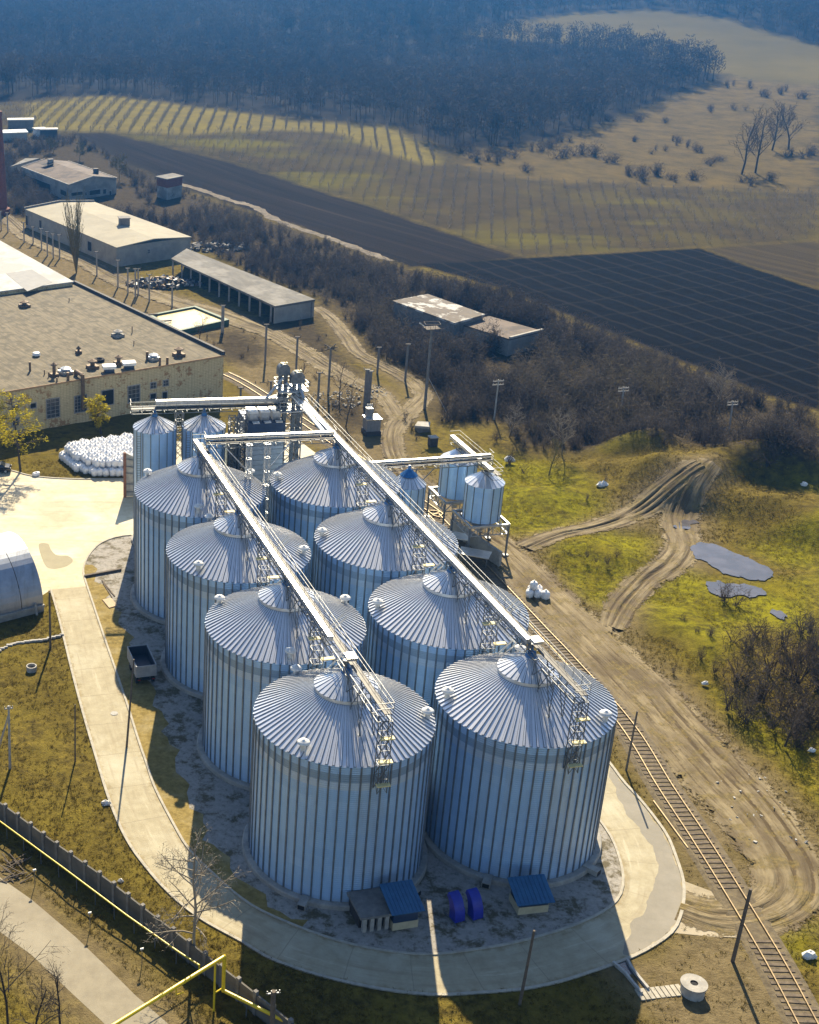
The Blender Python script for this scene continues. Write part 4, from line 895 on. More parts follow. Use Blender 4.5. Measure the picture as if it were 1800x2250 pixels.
wm=[M['frame'],M['pane'],M['frame']]; dm=[M['frame'],M['dark'],M['frame']]
for (x0,y0,x1,y1),kd,g in (((292,907,376,1028),'window',(3,5)),((469,887,548,993),'window',(4,5)),((642,852,718,948),'opening',(1,1)),((807,824,883,930),'window',(3,4)),((949,805,986,843),'window',(2,2)),((1029,790,1064,828),'window',(2,2)),
        ((947,874,986,910),'opening',(1,1)),((1024,864,1056,926),'door',(1,1)),((80,952,118,988),'opening',(1,1)),((188,935,228,968),'opening',(1,1)),((77,1032,118,1078),'window',(2,2)),((-60,1000,-10,1100),'window',(3,4))):
    opening(t,WA,WB,x0*k,560+y0*k,x1*k,560+y1*k,kd,out,wm if kd=='window' else dm,g)
M['pipe']=pm('rusty_duct',(.20,.14,.09),(.11,.075,.05),2.5,.7,.3)
p0=G(480*k,560+752*k,FH+.4); pw=wallpt(522*k,560+790*k,WA+out*.7,WB+out*.7); mb=MB(); q1=Vector((pw.x,pw.y,FH+.9))
mb.tube(Vector((p0.x,p0.y,FH)),Vector((p0.x,p0.y,FH+.9)),.35,12); mb.tube(Vector((p0.x,p0.y,FH+.9)),q1,.35,12); mb.tube(q1+Vector((0,0,.2)),Vector((q1.x,q1.y,FH-5.2)),.33,12); mb.build('exhaust_duct',M['pipe'],t)
def stack_mb(p,r,h,hood): 
    mb=MB(); mb.tube(p,p+Vector((0,0,h)),r,10)
    if hood: mb.lathe([(r*2.1,h),(r*1.9,h+.15),(.05,h+.5)],p,10); mb.box(p+Vector((0,0,.25)),(r*4.2,r*4.2,.5),fa)
    return mb
for x,y,r,h,hood,mt in ((155,328,.45,.9,1,'pipe'),(437,296,.09,.8,0,'pipe'),(190,735,.2,1.7,0,'pipe'),(281,757,.1,.9,0,'pipe'),(308,772,.1,.9,0,'pipe'),(343,766,.3,2.0,1,'pipe'),(415,748,.5,.8,1,'steel'),(430,792,.26,1.4,0,'pipe'),
        (497,622,.22,.9,1,'pipe'),(585,715,.42,1.2,1,'pipe'),(750,690,.35,1.2,1,'pipe'),(745,515,.45,.9,1,'concrete'),(835,492,.1,1.3,0,'pipe'),(846,568,.09,.8,0,'pipe'),(930,662,.26,1.5,0,'pipe'),(970,662,.45,.8,1,'steel'),
        (1010,695,.22,1.4,0,'pipe'),(1057,688,.24,1.2,0,'pipe'),(1130,638,.42,1.2,1,'pipe'),(360,800,.14,.7,0,'pipe'),(372,735,.1,.7,0,'pipe')):
    stack_mb(G(x*k,560+y*k,FH+.15),r,h,hood).build('roof_vent',M[mt],t)
for x,y in ((690,738),(815,716)):
    p=G(x*k,560+y*k,FH+.15); mb=MB(); mb.box(p+Vector((0,0,.35)),(1.7,1.2,.7),GROT,0); mb.box(p+Vector((0,0,.95)),(2.3,1.7,.5),GROT,1); mb.build('roof_unit',[M['navy'],M['white']],t)
p=G(230*k,560+640*k,FH+.15); mb=MB(); mb.lathe([(.3,0),(.75,.25),(.6,.7),(.1,.8)],p,14); mb.build('roof_dome',M['white'],t)
p=G(628*k,560+672*k,FH+.15); mb=MB(); mb.lathe([(.35,.15),(.55,.45),(.85,.5),(1.0,.25),(.85,0),(.5,0),(.35,.15)],p,18); o=mb.build('old_tyre',M['dark'],None,loc=p); tag(o,'black tyre lying on the stained flat roof of the factory','tyre')
# rear hall with the bright roof -----------------------------------
LH=FH+.9; Q0=G(163,622,LH)+fv*.7; Q1=G(52,560,LH)+fv*.5
qv=(Vector((Q1.x-Q0.x,Q1.y-Q0.y,0))).normalized(); Q2=Q0+qv*62; 
t=thing('rear_hall','factory hall behind the stained roof, with a bright grey patched flat roof','factory',(Q0.x,Q0.y,0))
M['palefelt']=patchy('pale_patched_roof',(.50,.50,.47),(.42,.42,.40),(.36,.355,.34),.35,.52,.56,(1,.25,1),fa)
mb=MB(); mb.prism([Q0-fu*95,Q0,Q2,Q2-fu*95],-.2,LH-.02); mb.build('wall',M['tiles'],t)
mb=MB(); mb.prism([Q0-fu*95-qv*.15,Q0+fu*.2-qv*.15,Q2+fu*.2,Q2-fu*95],LH-.02,LH+.2); mb.build('roof',M['palefelt'],t)
a=G(13,601,LH+.2);b=G(70,592,LH+.2);c=G(115,620,LH+.2);d=G(60,640,LH+.2)
mb=MB(); mb.prism([a,b,c,d],LH+.19,LH+.23); mb.build('roof_patch',pm('grey_patch',(.29,.29,.285),(.25,.25,.25),.6,.9),t)
# annex strip beside the hall + yellow flooded basin
t=thing('annex_shed','low grey-roofed annex along the right side of the factory hall','annex',(0,0,0)); 
A0=G(200,618,3.0);A1=G(345,698,3.0); s=Vector((fu.x,fu.y,0))
base=R1_.lerp(R0_,.12); b1=R1_.lerp(R0_,.60)
t.location=(base.x,base.y,0)
pts=[base+fu*.3,base+fu*3.6,b1+fu*3.6,b1+fu*.3]
mb=MB(); mb.prism(pts,-.1,3.2); mb.build('wall',M['concrete_dark'],t)
mb=MB(); mb.prism([pts[0]-fv*-.3,pts[1]+fu*.3,pts[2]+fu*.3,pts[3]],3.2,3.4); mb.build('roof',pm('annex_felt',(.20,.19,.175),(.14,.135,.125),.8,.9),t)
BP=[G(330,694,1.0),G(428,675,1.0),G(499,704,1.0),G(393,728,1.0)]
t=thing('water_basin','shallow basin with a dark green rim and pale yellow water beside the factory hall','basin',(BP[0].x,BP[0].y,0))
cen=sum(BP,Vector((0,0,0)))/4
mb=MB()
for i in range(4): a,b=BP[i],BP[(i+1)%4]; e=(b-a).normalized()*.3; mb.bar(Vector((a.x,a.y,.6))-e,Vector((b.x,b.y,.6))+e*(0 if i%2 else 1),.7,1.3 if i%2 else 1.28)
mb.build('rim',pm('green_basin_rim',(.035,.10,.06),(.025,.06,.04),1.5,.7),t)
tt=NT('yellow_basin_water'); n=tt.noise(.3,4,.6,tt.pos()); tt.bsdf(tt.mix(tt.ramp(n,.35,.65),(.60,.46,.15),(.52,.41,.16)),.22,bump=n,bd=.02,spec=.5)
mb=MB(); q=[cen.lerp(p,.985) for p in BP]; mb.prism([(p.x,p.y) for p in q],.0,.85); mb.build('water',tt.mat,t)
mb=MB(); mb.bar(G(318,692,1.3),G(347,690,1.3),.4,.25); mb.bar(G(348,706,1.2),G(377,704,1.2),.4,.25); mb.build('gangway',M['tar'],t)
# long white-roofed store ------------------------------------------
WH=HT(255.7,587,543); c=[G(55.7,459,WH),G(255.7,543,WH),G(419,520,WH),G(207,443.5,WH)]
t=thing('long_store','long low store building with a clean pale flat roof and grey walls','warehouse',(c[1].x,c[1].y,0))
M['greywall']=patchy('grey_render',(.36,.345,.30),(.29,.28,.25),(.22,.215,.20),.5,.5,.65)
M['paleroof']=patchy('pale_roof_sheet',(.36,.33,.255),(.31,.285,.22),(.27,.25,.20),.25,.5,.7,bump=.01)
cen=sum(c,Vector((0,0,0)))/4
mb=MB(); mb.prism([(p.x,p.y) for p in c],-.2,WH-.05); mb.build('wall',M['greywall'],t)
mb=MB(); ex=[cen+(p-cen)*1.012 for p in c]; r0=(ex[0]+ex[3])/2+Vector((0,0,.9)); r1=(ex[1]+ex[2])/2+Vector((0,0,.9))
mb.add([ex[0],ex[1],r1,r0],[(0,1,2,3)]); mb.add([ex[3],r0,r1,ex[2]],[(0,1,2,3)]); lw=Vector((0,0,-.25))
for a,b in ((ex[0],ex[1]),(ex[1],r1),(r1,ex[2]),(ex[2],ex[3]),(ex[3],r0),(r0,ex[0])): mb.add([a+lw,b+lw,b,a],[(0,1,2,3)])
mb.build('roof',M['paleroof'],t)
mb=MB(); mb.bar(ex[0]+Vector((0,0,.2)),r0+Vector((0,0,.2)),.5,.5); mb.bar(r0+Vector((0,0,.2)),ex[3]+Vector((0,0,.2)),.5,.5); mb.build('parapet',M['concrete_dark'],t)
p=G(273,493,WH+.9); mb=MB(); mb.box(p+Vector((0,0,.75)),(2.6,2.4,1.9),GROT); mb.box(p+Vector((0,0,1.8)),(3.0,2.8,.2),GROT); mb.build('roof_vent',M['concrete_dark'],t)
A,B=c[0]*1,c[1]*1; A.z=B.z=0; nn=Vector((B.y-A.y,A.x-B.x,0)).normalized(); nn=nn if nn.y<0 else -nn
for r in ((165,785,178,850),(250,815,262,865),(555,950,580,1010)): opening(t,A,B,r[0]*k,200+r[1]*k,r[2]*k,200+r[3]*k,'opening',nn,dm)
A,B=c[1]*1,c[2]*1; A.z=B.z=0; nn=Vector((B.y-A.y,A.x-B.x,0)).normalized(); nn=nn if nn.y<0 else -nn
opening(t,A,B,933*k,200+1000*k,947*k,200+1025*k,'window',nn,wm,(1,2))
# open-sided shed ---------------------------------------------------
SH=3.6; c=[G(376,571,SH),G(604,676,SH),G(693,661,SH),G(410,549,SH)]
t=thing('open_shed','long open-sided shed with a grey slab roof on concrete posts','shed',(c[1].x,c[1].y,0))
M['slab']=patchy('grey_slab_roof',(.165,.16,.145),(.11,.105,.098),(.23,.22,.20),.5,.5,.62,(.3,1,1),math.atan2(c[1].y-c[0].y,c[1].x-c[0].x))
mb=MB(); mb.prism([(p.x,p.y) for p in c],SH-.1,SH+.35); mb.build('roof',M['slab'],t)
A,B=c[0],c[1]; ba=c[3]; bb=c[2]; inn=((ba-A)+(bb-B)).normalized()
mb=MB(); a=ba.lerp(A,.08);b=bb.lerp(B,.08); mb.bar((a.x,a.y,SH/2-.1),(b.x,b.y,SH/2-.1),.25,SH-.05); mb.build('back_wall',M['concrete_dark'],t)
mb=MB(); a=B.lerp(bb,.01);b=B.lerp(bb,.99); o_=(A-B).normalized()*.3; mb.bar((a.x+o_.x,a.y+o_.y,SH/2-.1),(b.x+o_.x,b.y+o_.y,SH/2-.1),.3,SH-.02); mb.build('end_wall',M['greywall'],t)
for i in range(11):
    p=A.lerp(B,.01+i*.095)+inn*.4; mb=MB(); mb.bar((p.x,p.y,0),(p.x,p.y,SH-.1),.4,.4); mb.build('post',M['concrete'],t)
# derelict hall behind ----------------------------------------------
k2=.16232 # crop 0,230 280x290
def q2(x,y): return (x*k2,230+y*k2)
dh=8.0; f0=q2(920,1085); f1=q2(1575,1010); 
base=G(*q2(930,1330)); dh=HT(*q2(930,1330),q2(930,1085)[1])
c1=G(*q2(920,1085),dh); c2=G(*q2(1575,995),dh); c0=G(*q2(300,850),dh); c3=c0+(c2-c1)
t=thing('derelict_hall','derelict two-storey building with a broken brown roof and gaping windows','building',(c1.x,c1.y,0))
M['shabby']=patchy('shabby_plaster',(.33,.32,.29),(.24,.235,.22),(.16,.15,.14),.5,.5,.6); M['brownroof']=patchy('broken_brown_roof',(.17,.135,.11),(.115,.095,.08),(.075,.065,.06),.45,.5,.58)
mid=.5
mb=MB(); mb.prism([(p.x,p.y) for p in (c0,c1,c2,c3)],-.2,dh-.05); r0=(c0+c3)/2+Vector((0,0,1.5)); r1=(c1+c2)/2+Vector((0,0,1.5)); mb.add([c1,c2,r1],[(0,1,2)]); mb.add([c0,r0,c3],[(0,1,2)]); mb.build('wall',M['shabby'],t)
u=Vector((0,0,.12)); mb=MB(); o_=(c1-c0).normalized()*.5
mb.add([c0-o_+u,c1+o_+u,r1+o_+u,r0-o_+u],[(0,1,2,3)]); mb.add([c3-o_+u,r0-o_+u,r1+o_+u,c2+o_+u],[(0,1,2,3)]); mb.build('roof',M['brownroof'],t)
mb=MB(); mb.bar(c1+o_+u,r1+o_+u,.25,.3); mb.bar(r1+o_+u,c2+o_+u,.25,.3); mb.bar(c0-o_+u,c1+o_+u,.25,.3); mb.bar(c3-o_+u,c2+o_+u,.25,.35); mb.bar(c0-o_+u,r0-o_+u,.25,.3); mb.build('eave',M['concrete'],t)
p=r0.lerp(r1,.22)+(c1-c2)*.10; mb=MB(); mb.box(p+Vector((0,0,.3)),(1.6,1.4,2.4),.3); mb.build('chimney',M['shabby'],t)
p=r0.lerp(r1,.8)+(c2-c1)*.28; mb=MB(); mb.box(p+Vector((0,0,-.2)),(1.4,1.2,2.0),.3); mb.build('chimney',M['tar'],t)
hole=r0.lerp(r1,.25)+(c1-c2)*.15; mb=MB(); uu=(r1-r0).normalized(); vv=(c1-r1).normalized(); mb.prism([],0,0) if False else mb.add([hole+uu*-1.5+vv*-1.5+u*3,hole+uu*1.5+vv*-1.2+u*3,hole+uu*.9+vv*2+u*3,hole-uu*1.9+vv*2.3+u*3],[(0,1,2,3)]); mb.build('roof_hole',M['dark'],t)
A,B=Vector((c1.x,c1.y,0)),Vector((c2.x,c2.y,0)); nn=Vector((B.y-A.y,A.x-B.x,0)).normalized(); nn=nn if nn.y<0 else -nn
for r in ((960,1180,1120,1230),(1150,1180,1175,1230),(1205,1150,1360,1220),(1392,1140,1438,1208),(1478,1165,1508,1225)):
    a=q2(r[0],r[1]);b=q2(r[2],r[3]); opening(t,A,B,a[0],a[1],b[0],b[1],'opening',nn,dm)
A0_=Vector((c0.x,c0.y,0)); nn=Vector((A.y-A0_.y,A0_.x-A.x,0)).normalized(); nn=nn if nn.y<0 else -nn
for r in ((820,1155,905,1230),(330,1010,690,1290)):
    a=q2(r[0],r[1]);b=q2(r[2],r[3]); opening(t,A0_,A,a[0],a[1],b[0],b[1],'opening',nn,dm)
mb=MB(); a=wallpt(*q2(1530,1240),A,B); b=wallpt(*q2(1400,1345),A,B); mb.bar(a-Vector((0,.9,0)),b-Vector((0,.9,0)),1.2,.3); mb.build('outside_stair',M['concrete'],t)
# leaning rear wing
w0=G(*q2(140,845),dh); t=thing('rear_wing','ruined wing with a tin roof left of the derelict building','building',(w0.x,w0.y,0))
w1=G(*q2(300,800),dh); w2=G(*q2(540,730),dh); w3=G(*q2(340,735),dh)
mb=MB(); mb.prism([(p.x,p.y) for p in (w0,w1,w2,w3)],-.2,dh-.1); mb.build('wall',M['shabby'],t); mb=MB(); mb.prism([(p.x,p.y) for p in (w0,w1,w2,w3)],dh-.1,dh+.2); mb.build('roof',M['slab'],t)
# brick chimney at the left edge
M['brick']=tile_wall('red_brick',(.22,.075,.05),(.17,.06,.042),(.12,.045,.035),(.5,.22))
cb=G(2,470); ch=HT(2,470,244); t=thing('brick_chimney','tall round red brick factory chimney','chimney',cb)
mb=MB(); mb.lathe([(2.0,-.2),(1.75,ch*.5),(1.35,ch-1.2),(1.5,ch-1.1),(1.5,ch),(1.0,ch),(1.0,ch-.5)],cb,28,cap1=True); mb.build('shaft',M['brick'],t,smooth=False)
mb=MB(); mb.lathe([(2.7,-.2),(2.7,1.6),(2.05,1.9)],cb,12); mb.build('plinth',M['brick'],t)
# small brick tower in the scrub
bt=G(*((992+60)*k,200+680*k)); th=HT(366,436,388); c=[G(345,437),G(367,443),G(400,436),G(378,430)]
t=thing('brick_tower','small ruined tower with a red brick top standing in the scrub','ruin',c[1])
mb=MB(); mb.prism([(p.x,p.y) for p in c],-.2,th*.62); mb.build('lower_wall',M['shabby'],t); mb=MB(); mb.prism([(p.x,p.y) for p in c],th*.62,th); mb.build('upper_wall',M['brick'],t)
cen=sum(c,Vector())/4; mb=MB(); mb.prism([(cen.x+(p.x-cen.x)*1.15,cen.y+(p.y-cen.y)*1.15) for p in c],th,th+.25); mb.build('roof',M['slab'],t)
# ruin with the streaky roof in the scrub
h=4.5; c=[G(862,663,h),G(999,712,h),G(1066,693,h),G(940,648,h)]
t=thing('scrub_ruin','roofed ruin half sunk in the scrub, roof streaked white and brown','ruin',(c[1].x,c[1].y,0))
M['streak']=patchy('streaked_felt',(.17,.145,.12),(.12,.105,.09),(.52,.52,.50),.8,.50,.56,(.25,1,1),math.atan2(c[1].y-c[0].y,c[1].x-c[0].x))
mb=MB(); mb.prism([(p.x,p.y) for p in c],h-.15,h+.25); mb.build('roof',M['streak'],t)
cen=sum(c,Vector())/4; mb=MB(); mb.prism([(cen.x+(p.x-cen.x)*.96,cen.y+(p.y-cen.y)*.96) for p in c],-.2,h-.15); mb.build('wall',M['concrete_dark'],t)
c=[G(1010,712,3.5),G(1120,746,3.5),G(1192,728,3.5),G(1075,695,3.5)]
t=thing('overgrown_ruin','overgrown brown-roofed ruin with a pale coping beam, deep in the scrub','ruin',(c[1].x,c[1].y,0)); cen=sum(c,Vector())/4
mb=MB(); mb.prism([(p.x,p.y) for p in c],3.3,3.6); mb.build('roof',M['brownroof'],t); mb=MB(); mb.prism([(cen.x+(p.x-cen.x)*.95,cen.y+(p.y-cen.y)*.95) for p in c],-.2,3.3); mb.build('wall',M['greywall'],t)
mb=MB(); mb.bar(c[1]+Vector((0,0,.35)),c[2]+Vector((0,0,.35)),.5,.4); mb.build('coping',M['concrete'],t)
# barrel-roofed hangar at the left edge -------------------------------
a=G(96,1343); b=G(0,1368); ax=(a-b); ax.z=0; ax.normalize(); nr=Vector((-ax.y,ax.x,0)); RW_=7.2; c0=a+nr*RW_
t=thing('barrel_hangar','rounded sheet-metal hangar with a barrel roof, at the left edge of the yard','hangar',a)
tt=NT('aged_galvanised_sheet'); P_=tt.pos(); n=tt.noise(.45,6,.7,P_); st=tt.noise(1.0,4,.7,tt.mapping(P_,scale=(1.8,.25,.25))); cc_=tt.mix(tt.ramp(n,.35,.65),(.50,.53,.57),(.34,.37,.42)); cc_=tt.mix(tt.math('MULTIPLY',tt.ramp(st,.5,.68),.6),cc_,(.27,.26,.25)); sx=tt.n.new('ShaderNodeSeparateXYZ'); tt.set(sx.inputs[0],P_); cc_=tt.mix(tt.math('MULTIPLY',tt.ramp(tt.math('ADD',sx.outputs[2],tt.math('MULTIPLY',n,3)),4.2,2.0),.4),cc_,(.34,.27,.18))
tt.bsdf(cc_,tt.math('ADD',.34,tt.math('MULTIPLY',n,.2)),.6,bump=st,bd=.03); M['hangar']=tt.mat
mb=MB(); n=30; L=40; segs=13
for sgi in range(segs):
    x0=-L*sgi/segs; x1=-L*(sgi+1)/segs+.1; rr=RW_+(.035 if sgi%2 else 0); vs=[]
    for x in (x0,x1):
        for i in range(n+1):
            th_=math.pi*i/n; q=c0+ax*x-nr*(rr*math.cos(th_)); vs.append((q.x,q.y,.9+rr*1.0*math.sin(th_)*.95))
    mb.add(vs,[(i,i+1,n+1+i+1,n+1+i) for i in range(n)])
mb.build('shell',M['hangar'],t,smooth=False)
mb=MB(); vs=[]
for i in range(n+1): th_=math.pi*i/n; q=c0-ax*.15-nr*(RW_*math.cos(th_)); vs.append((q.x,q.y,.9+RW_*math.sin(th_)*.95))
vs+=[tuple(c0-ax*.15+nr*RW_),tuple(c0-ax*.15-nr*RW_)]; mb.add(vs,[tuple(range(len(vs)))]); mb.build('end_wall',M['concrete_dark'],t)
mb=MB(); mb.bar(a-nr*.25+Vector((0,0,.95)),a-nr*.25-ax*L+Vector((0,0,.95)),.3,.35); mb.bar(a+Vector((0,0,.4)),a-ax*L+Vector((0,0,.4)),.3,.75); mb.build('base_beam',M['concrete'],t)
for x in (1.2,7,13):
    q=a-ax*x-nr*.55; mb=MB(); mb.bar((q.x,q.y,0),(q.x+nr.x*.3,q.y+nr.y*.3,1.5),.3,.3); mb.build('buttress',M['concrete'],t)
# far farm buildings and vehicles beyond the chimney
def farbox(name,label,cat,px,py,w,d,h,rz,wallm,roofm,parts=True):
    p=T(px,py); t=thing(name,label,cat,p); mb=MB(); mb.box(p+Vector((0,0,h/2-.2)),(w,d,h),rz); mb.build('wall',wallm,t); mb=MB(); mb.box(p+Vector((0,0,h-.1)),(w+.6,d+.6,.35),rz); mb.build('roof',roofm,t); return t
M['cpale']=pm('dull_pale_roof',(.45,.44,.41),(.36,.35,.33),.5,.8)
M['bright']=pm('bright_tin_roof',(.82,.80,.72),(.75,.73,.66),.5,.25,.4)
farbox('farm_shed','bright-roofed farm shed beside the red chimney','shed',30,304,9,6,2.5,.2,M['greywall'],M['bright'])
farbox('farm_house','small grey farm house with a white roof edge, far off behind the chimney','house',46,283,9,4,3.5,.1,M['slab'],M['cpale'])
farbox('farm_hut','little white hut at the top end of the ploughed field','hut',88,298,4,3.5,2.6,.4,M['white'],M['cpale'])
farbox('farm_store','low dark farm store with a white roof strip beside the ploughed field','shed',107,299,6,3,2.6,.1,M['tar'],M['cpale'])
# ================================================================ railway
RC=[(583,872),(929,1110),(953,1134),(1050,1238),(1182,1380),(1245,1447),(1373,1592),(1460.7,1732),(1538.6,1850),(1613,1969),(1700,2115),(1770.8,2248),(1850,2400)]
rl=[G(*p) for p in RC]; 
rl=[G(494,822)]+rl
rail=resample(smooth_line(rl,6),420); n=len(rail)
def offs(i,o,z):
    a=rail[max(i-2,0)];b=rail[min(i+2,n-1)]; d=(b-a); d.z=0; d.normalize(); return Vector((rail[i].x-d.y*o,rail[i].y+d.x*o,z)),d
t=thing('railway_track','single railway track on wooden sleepers, curving past the right row of silos','railway track',rail[-60])
M['rail']=pm('worn_rail',(.30,.22,.11),(.18,.13,.07),2,.5,.45); M['sleeper']=pm('dry_timber_sleeper',(.15,.115,.075),(.07,.053,.037),2,.9)
for o_ in (-.80,.80):
    mb=MB(); vs=[]
    for i in range(n):
        p,d=offs(i,o_,0); s=Vector((-d.y,d.x,0))*.05
        vs+=[(p.x-s.x,p.y-s.y,.16),(p.x-s.x,p.y-s.y,.34),(p.x+s.x,p.y+s.y,.34),(p.x+s.x,p.y+s.y,.16)]
    mb.add(vs,[(4*i+k_,4*i+k_+1,4*i+k_+5,4*i+k_+4) for i in range(n-1) for k_ in range(3)]); mb.build('rail',M['rail'],t)
cum=[0]
for a,b in zip(rail,rail[1:]): cum.append(cum[-1]+(b-a).length)
tot=cum[-1]; R_=random.Random(5); S=[]
s=0
while s<tot-1:
    i=max(j for j in range(n) if cum[j]<=s); p,d=offs(i,0,.12); p=p+d*(s-cum[i]); s+=.72
    px=PX(p)
    if 1610<px[0]<1700 and 1950<px[1]<2068: continue
    S.append((p,math.atan2(d.y,d.x)+math.pi/2+R_.uniform(-.05,.05),R_.uniform(2.4,2.75),R_.uniform(-.12,.12)))
S=[q for q in S if -50<PX(q[0])[1]<2300]
S.sort(key=lambda q:(q[0]-Vector((0,0,H0))).length)
for j,(p,a,L,o_) in enumerate(S[:98]):
    mb=MB(); mb.box(p+Vector((math.cos(a)*o_,math.sin(a)*o_,0)),(L,.30,.17),a); mb.build('sleeper',M['sleeper'],t)
mb=MB()
for p,a,L,o_ in S[98:]: mb.box(p+Vector((math.cos(a)*o_,math.sin(a)*o_,0)),(L,.26,.15),a)
o=mb.build('distant_sleepers',M['sleeper'],t); o['kind']='stuff'
mb=MB(); vs=[]
for i in range(n):
    for o_ in (-1.9,-1.5,0,1.5,1.9): p,d=offs(i,o_,.145 if abs(o_)<1.6 else -.02); vs.append(tuple(p))
mb.add(vs,[(5*i+k_,5*i+k_+1,5*i+k_+6,5*i+k_+5) for i in range(n-1) for k_ in range(4)]); o=mb.build('ballast',pm('sandy_ballast',(.15,.118,.065),(.075,.058,.034),1.8,.95,bump=.08),None)
tag(o,kind='structure')
if o.data.polygons[3].normal.z<0: o.data.flip_normals()
# loading wall beside the hopper bins and loose rail
a=G(1017,1205);b=G(1098,1245); t=thing('loading_wall','long grey concrete loading wall under the hopper bins','wall',b)
a2=G(990,1170); mb=MB(); mb.bar(Vector((a2.x,a2.y,1.1)),Vector((b.x,b.y,1.1)),.45,2.2); mb.build('wall_panel',M['concrete'],t)
mb=MB(); mb.bar(G(1436,1760,.08),G(1512,1864,.08),.12,.16); o=mb.build('loose_rail',M['rail'],None,loc=G(1440,1805)); tag(o,'loose rusty rail lying in the grass left of the track','rail')
for px,py,w,d in ((995,1205,4.5,2.2),(1040,1245,4.2,2.4)):
    p=G(px,py); t=thing('loading_canopy','low white-topped canopy sheet beside the track, '+('behind the hopper legs' if px<1000 else 'in front of the loading wall'),'canopy',p)
    mb=MB(); mb.box(p+Vector((0,0,2.1)),(w,d,.1),GROT-.6); mb.build('roof',M['lid'],t)
    for sx in (-1,1):
        mb=MB(); q=p+Vector((sx*w*.4*math.cos(GROT-.6),sx*w*.4*math.sin(GROT-.6),0)); mb.bar((q.x,q.y,0),(q.x,q.y,2.06),.12,.12); mb.build('leg',M['steel_dark'],t)
# ================================================================ boundary wall, pipes
wt=[(-150,1660),(0,1761),(129,1855),(229.6,1925),(337,2008),(452,2095),(591,2203),(720,2310),(800,2380)]
WHT=2.3; wl=smooth_line([G(x,y,WHT) for x,y in wt],10); wl=resample(wl,30)
t=thing('boundary_wall','long grey concrete panel wall between the grass and the asphalt road','wall',(wl[12].x,wl[12].y,0))
M['panelwall']=patchy('concrete_panel',(.16,.15,.13),(.11,.105,.095),(.075,.07,.06),.6,.5,.65)
for i in range(len(wl)-1):
    a,b=wl[i],wl[i+1]; d=(b-a).normalized()
    mb=MB(); mb.bar(Vector((a.x,a.y,1.05))+d*.16,Vector((b.x,b.y,1.05))-d*.16,.16,2.2); mb.build('panel',M['panelwall'],t)
    mb=MB(); mb.box((a.x,a.y,1.2),(.32,.34,2.5),math.atan2(d.y,d.x)); mb.build('post',M['concrete_dark'],t)
M['ypipe']=pm('yellow_gas_pipe',(.72,.55,.02),(.60,.44,.015),2.5,.4)
def pipe_run(pts,r): 
    mb=MB()
    for a,b in zip(pts,pts[1:]): mb.tube(a,b,r,10)
    for p in pts[1:-1]: mb.lathe([(0,-r*1.15),(r*.8,-r*.8),(r*1.15,0),(r*.8,r*.8),(0,r*1.15)],p,10)
    return mb
z1=1.5; P1=[G(x,y,z1) for x,y in ((-60,1765),(0,1805),(139,1907),(278,2011),(393,2092),(438,2121))]
t=thing('gas_pipe','thin yellow gas pipe running along the boundary wall on low stands','pipe',P1[2])
pipe_run(P1+[P1[-1]-Vector((0,0,.9))],.075).build('run',M['ypipe'],t)
for p in resample(P1,13): mb=MB(); mb.tube((p.x,p.y,0),(p.x,p.y,z1),.05,8); mb.build('stand',M['steel_dark'],t)
z2=5.2; a=G(251,2252,z2); b=G(493,2102,z2); a=a+(a-b)*.6
pd=Vector((b.x,b.y,0)); low=1.6
b2=Vector((b.x,b.y,low)); c1_=G(600,2231,low); c2_=c1_+(c1_-b2)*.5
t=thing('gas_pipe_bridge','thick yellow gas pipe bridging the road on a tall bracket, then dropping along the wall','pipe',b2)
pipe_run([a,b,b2,c1_,c2_],.16).build('run',M['ypipe'],t)
q=b+(a-b).normalized()*1.0; mb=MB(); mb.tube((q.x,q.y,0),(q.x,q.y,z2),.09,8); mb.tube((q.x,q.y,low+.3),(b2.x,b2.y,low+.3),.07,8); mb.build('bracket_post',M['ypipe'],t)
mb=MB(); q=b+(a-b).normalized()*5.2; mb.tube((q.x,q.y,z2),(q.x,q.y,z2-.9),.06,8); mb.tube((q.x,q.y,z2-.9),(q.x+.6,q.y+.1,z2-.7),.06,8); mb.build('branch',M['ypipe'],t)
for s in (.32,.66): 
    q=b2.lerp(c2_,s); mb=MB(); mb.tube((q.x,q.y,0),(q.x,q.y,low),.06,8); mb.build('stand',M['steel_dark'],t)
# small marker posts on the verge
for px,py in ((77,1945),(198,2040),(312,2120)):
    p=G(px,py); t=thing('marker_post','thin marker post with a white tip on the road verge, '+{77:'nearest the left edge',198:'middle of the three',312:'closest to the yellow bridge'}[px],'marker post',p,0,'marker posts on the road verge')
    mb=MB(); mb.tube(p,p+Vector((0,0,1.7)),.035,8); mb.build('post',M['steel_dark'],t); mb=MB(); mb.box(p+Vector((0,0,1.75)),(.3,.1,.16),.4); mb.build('tip',M['white'],t)
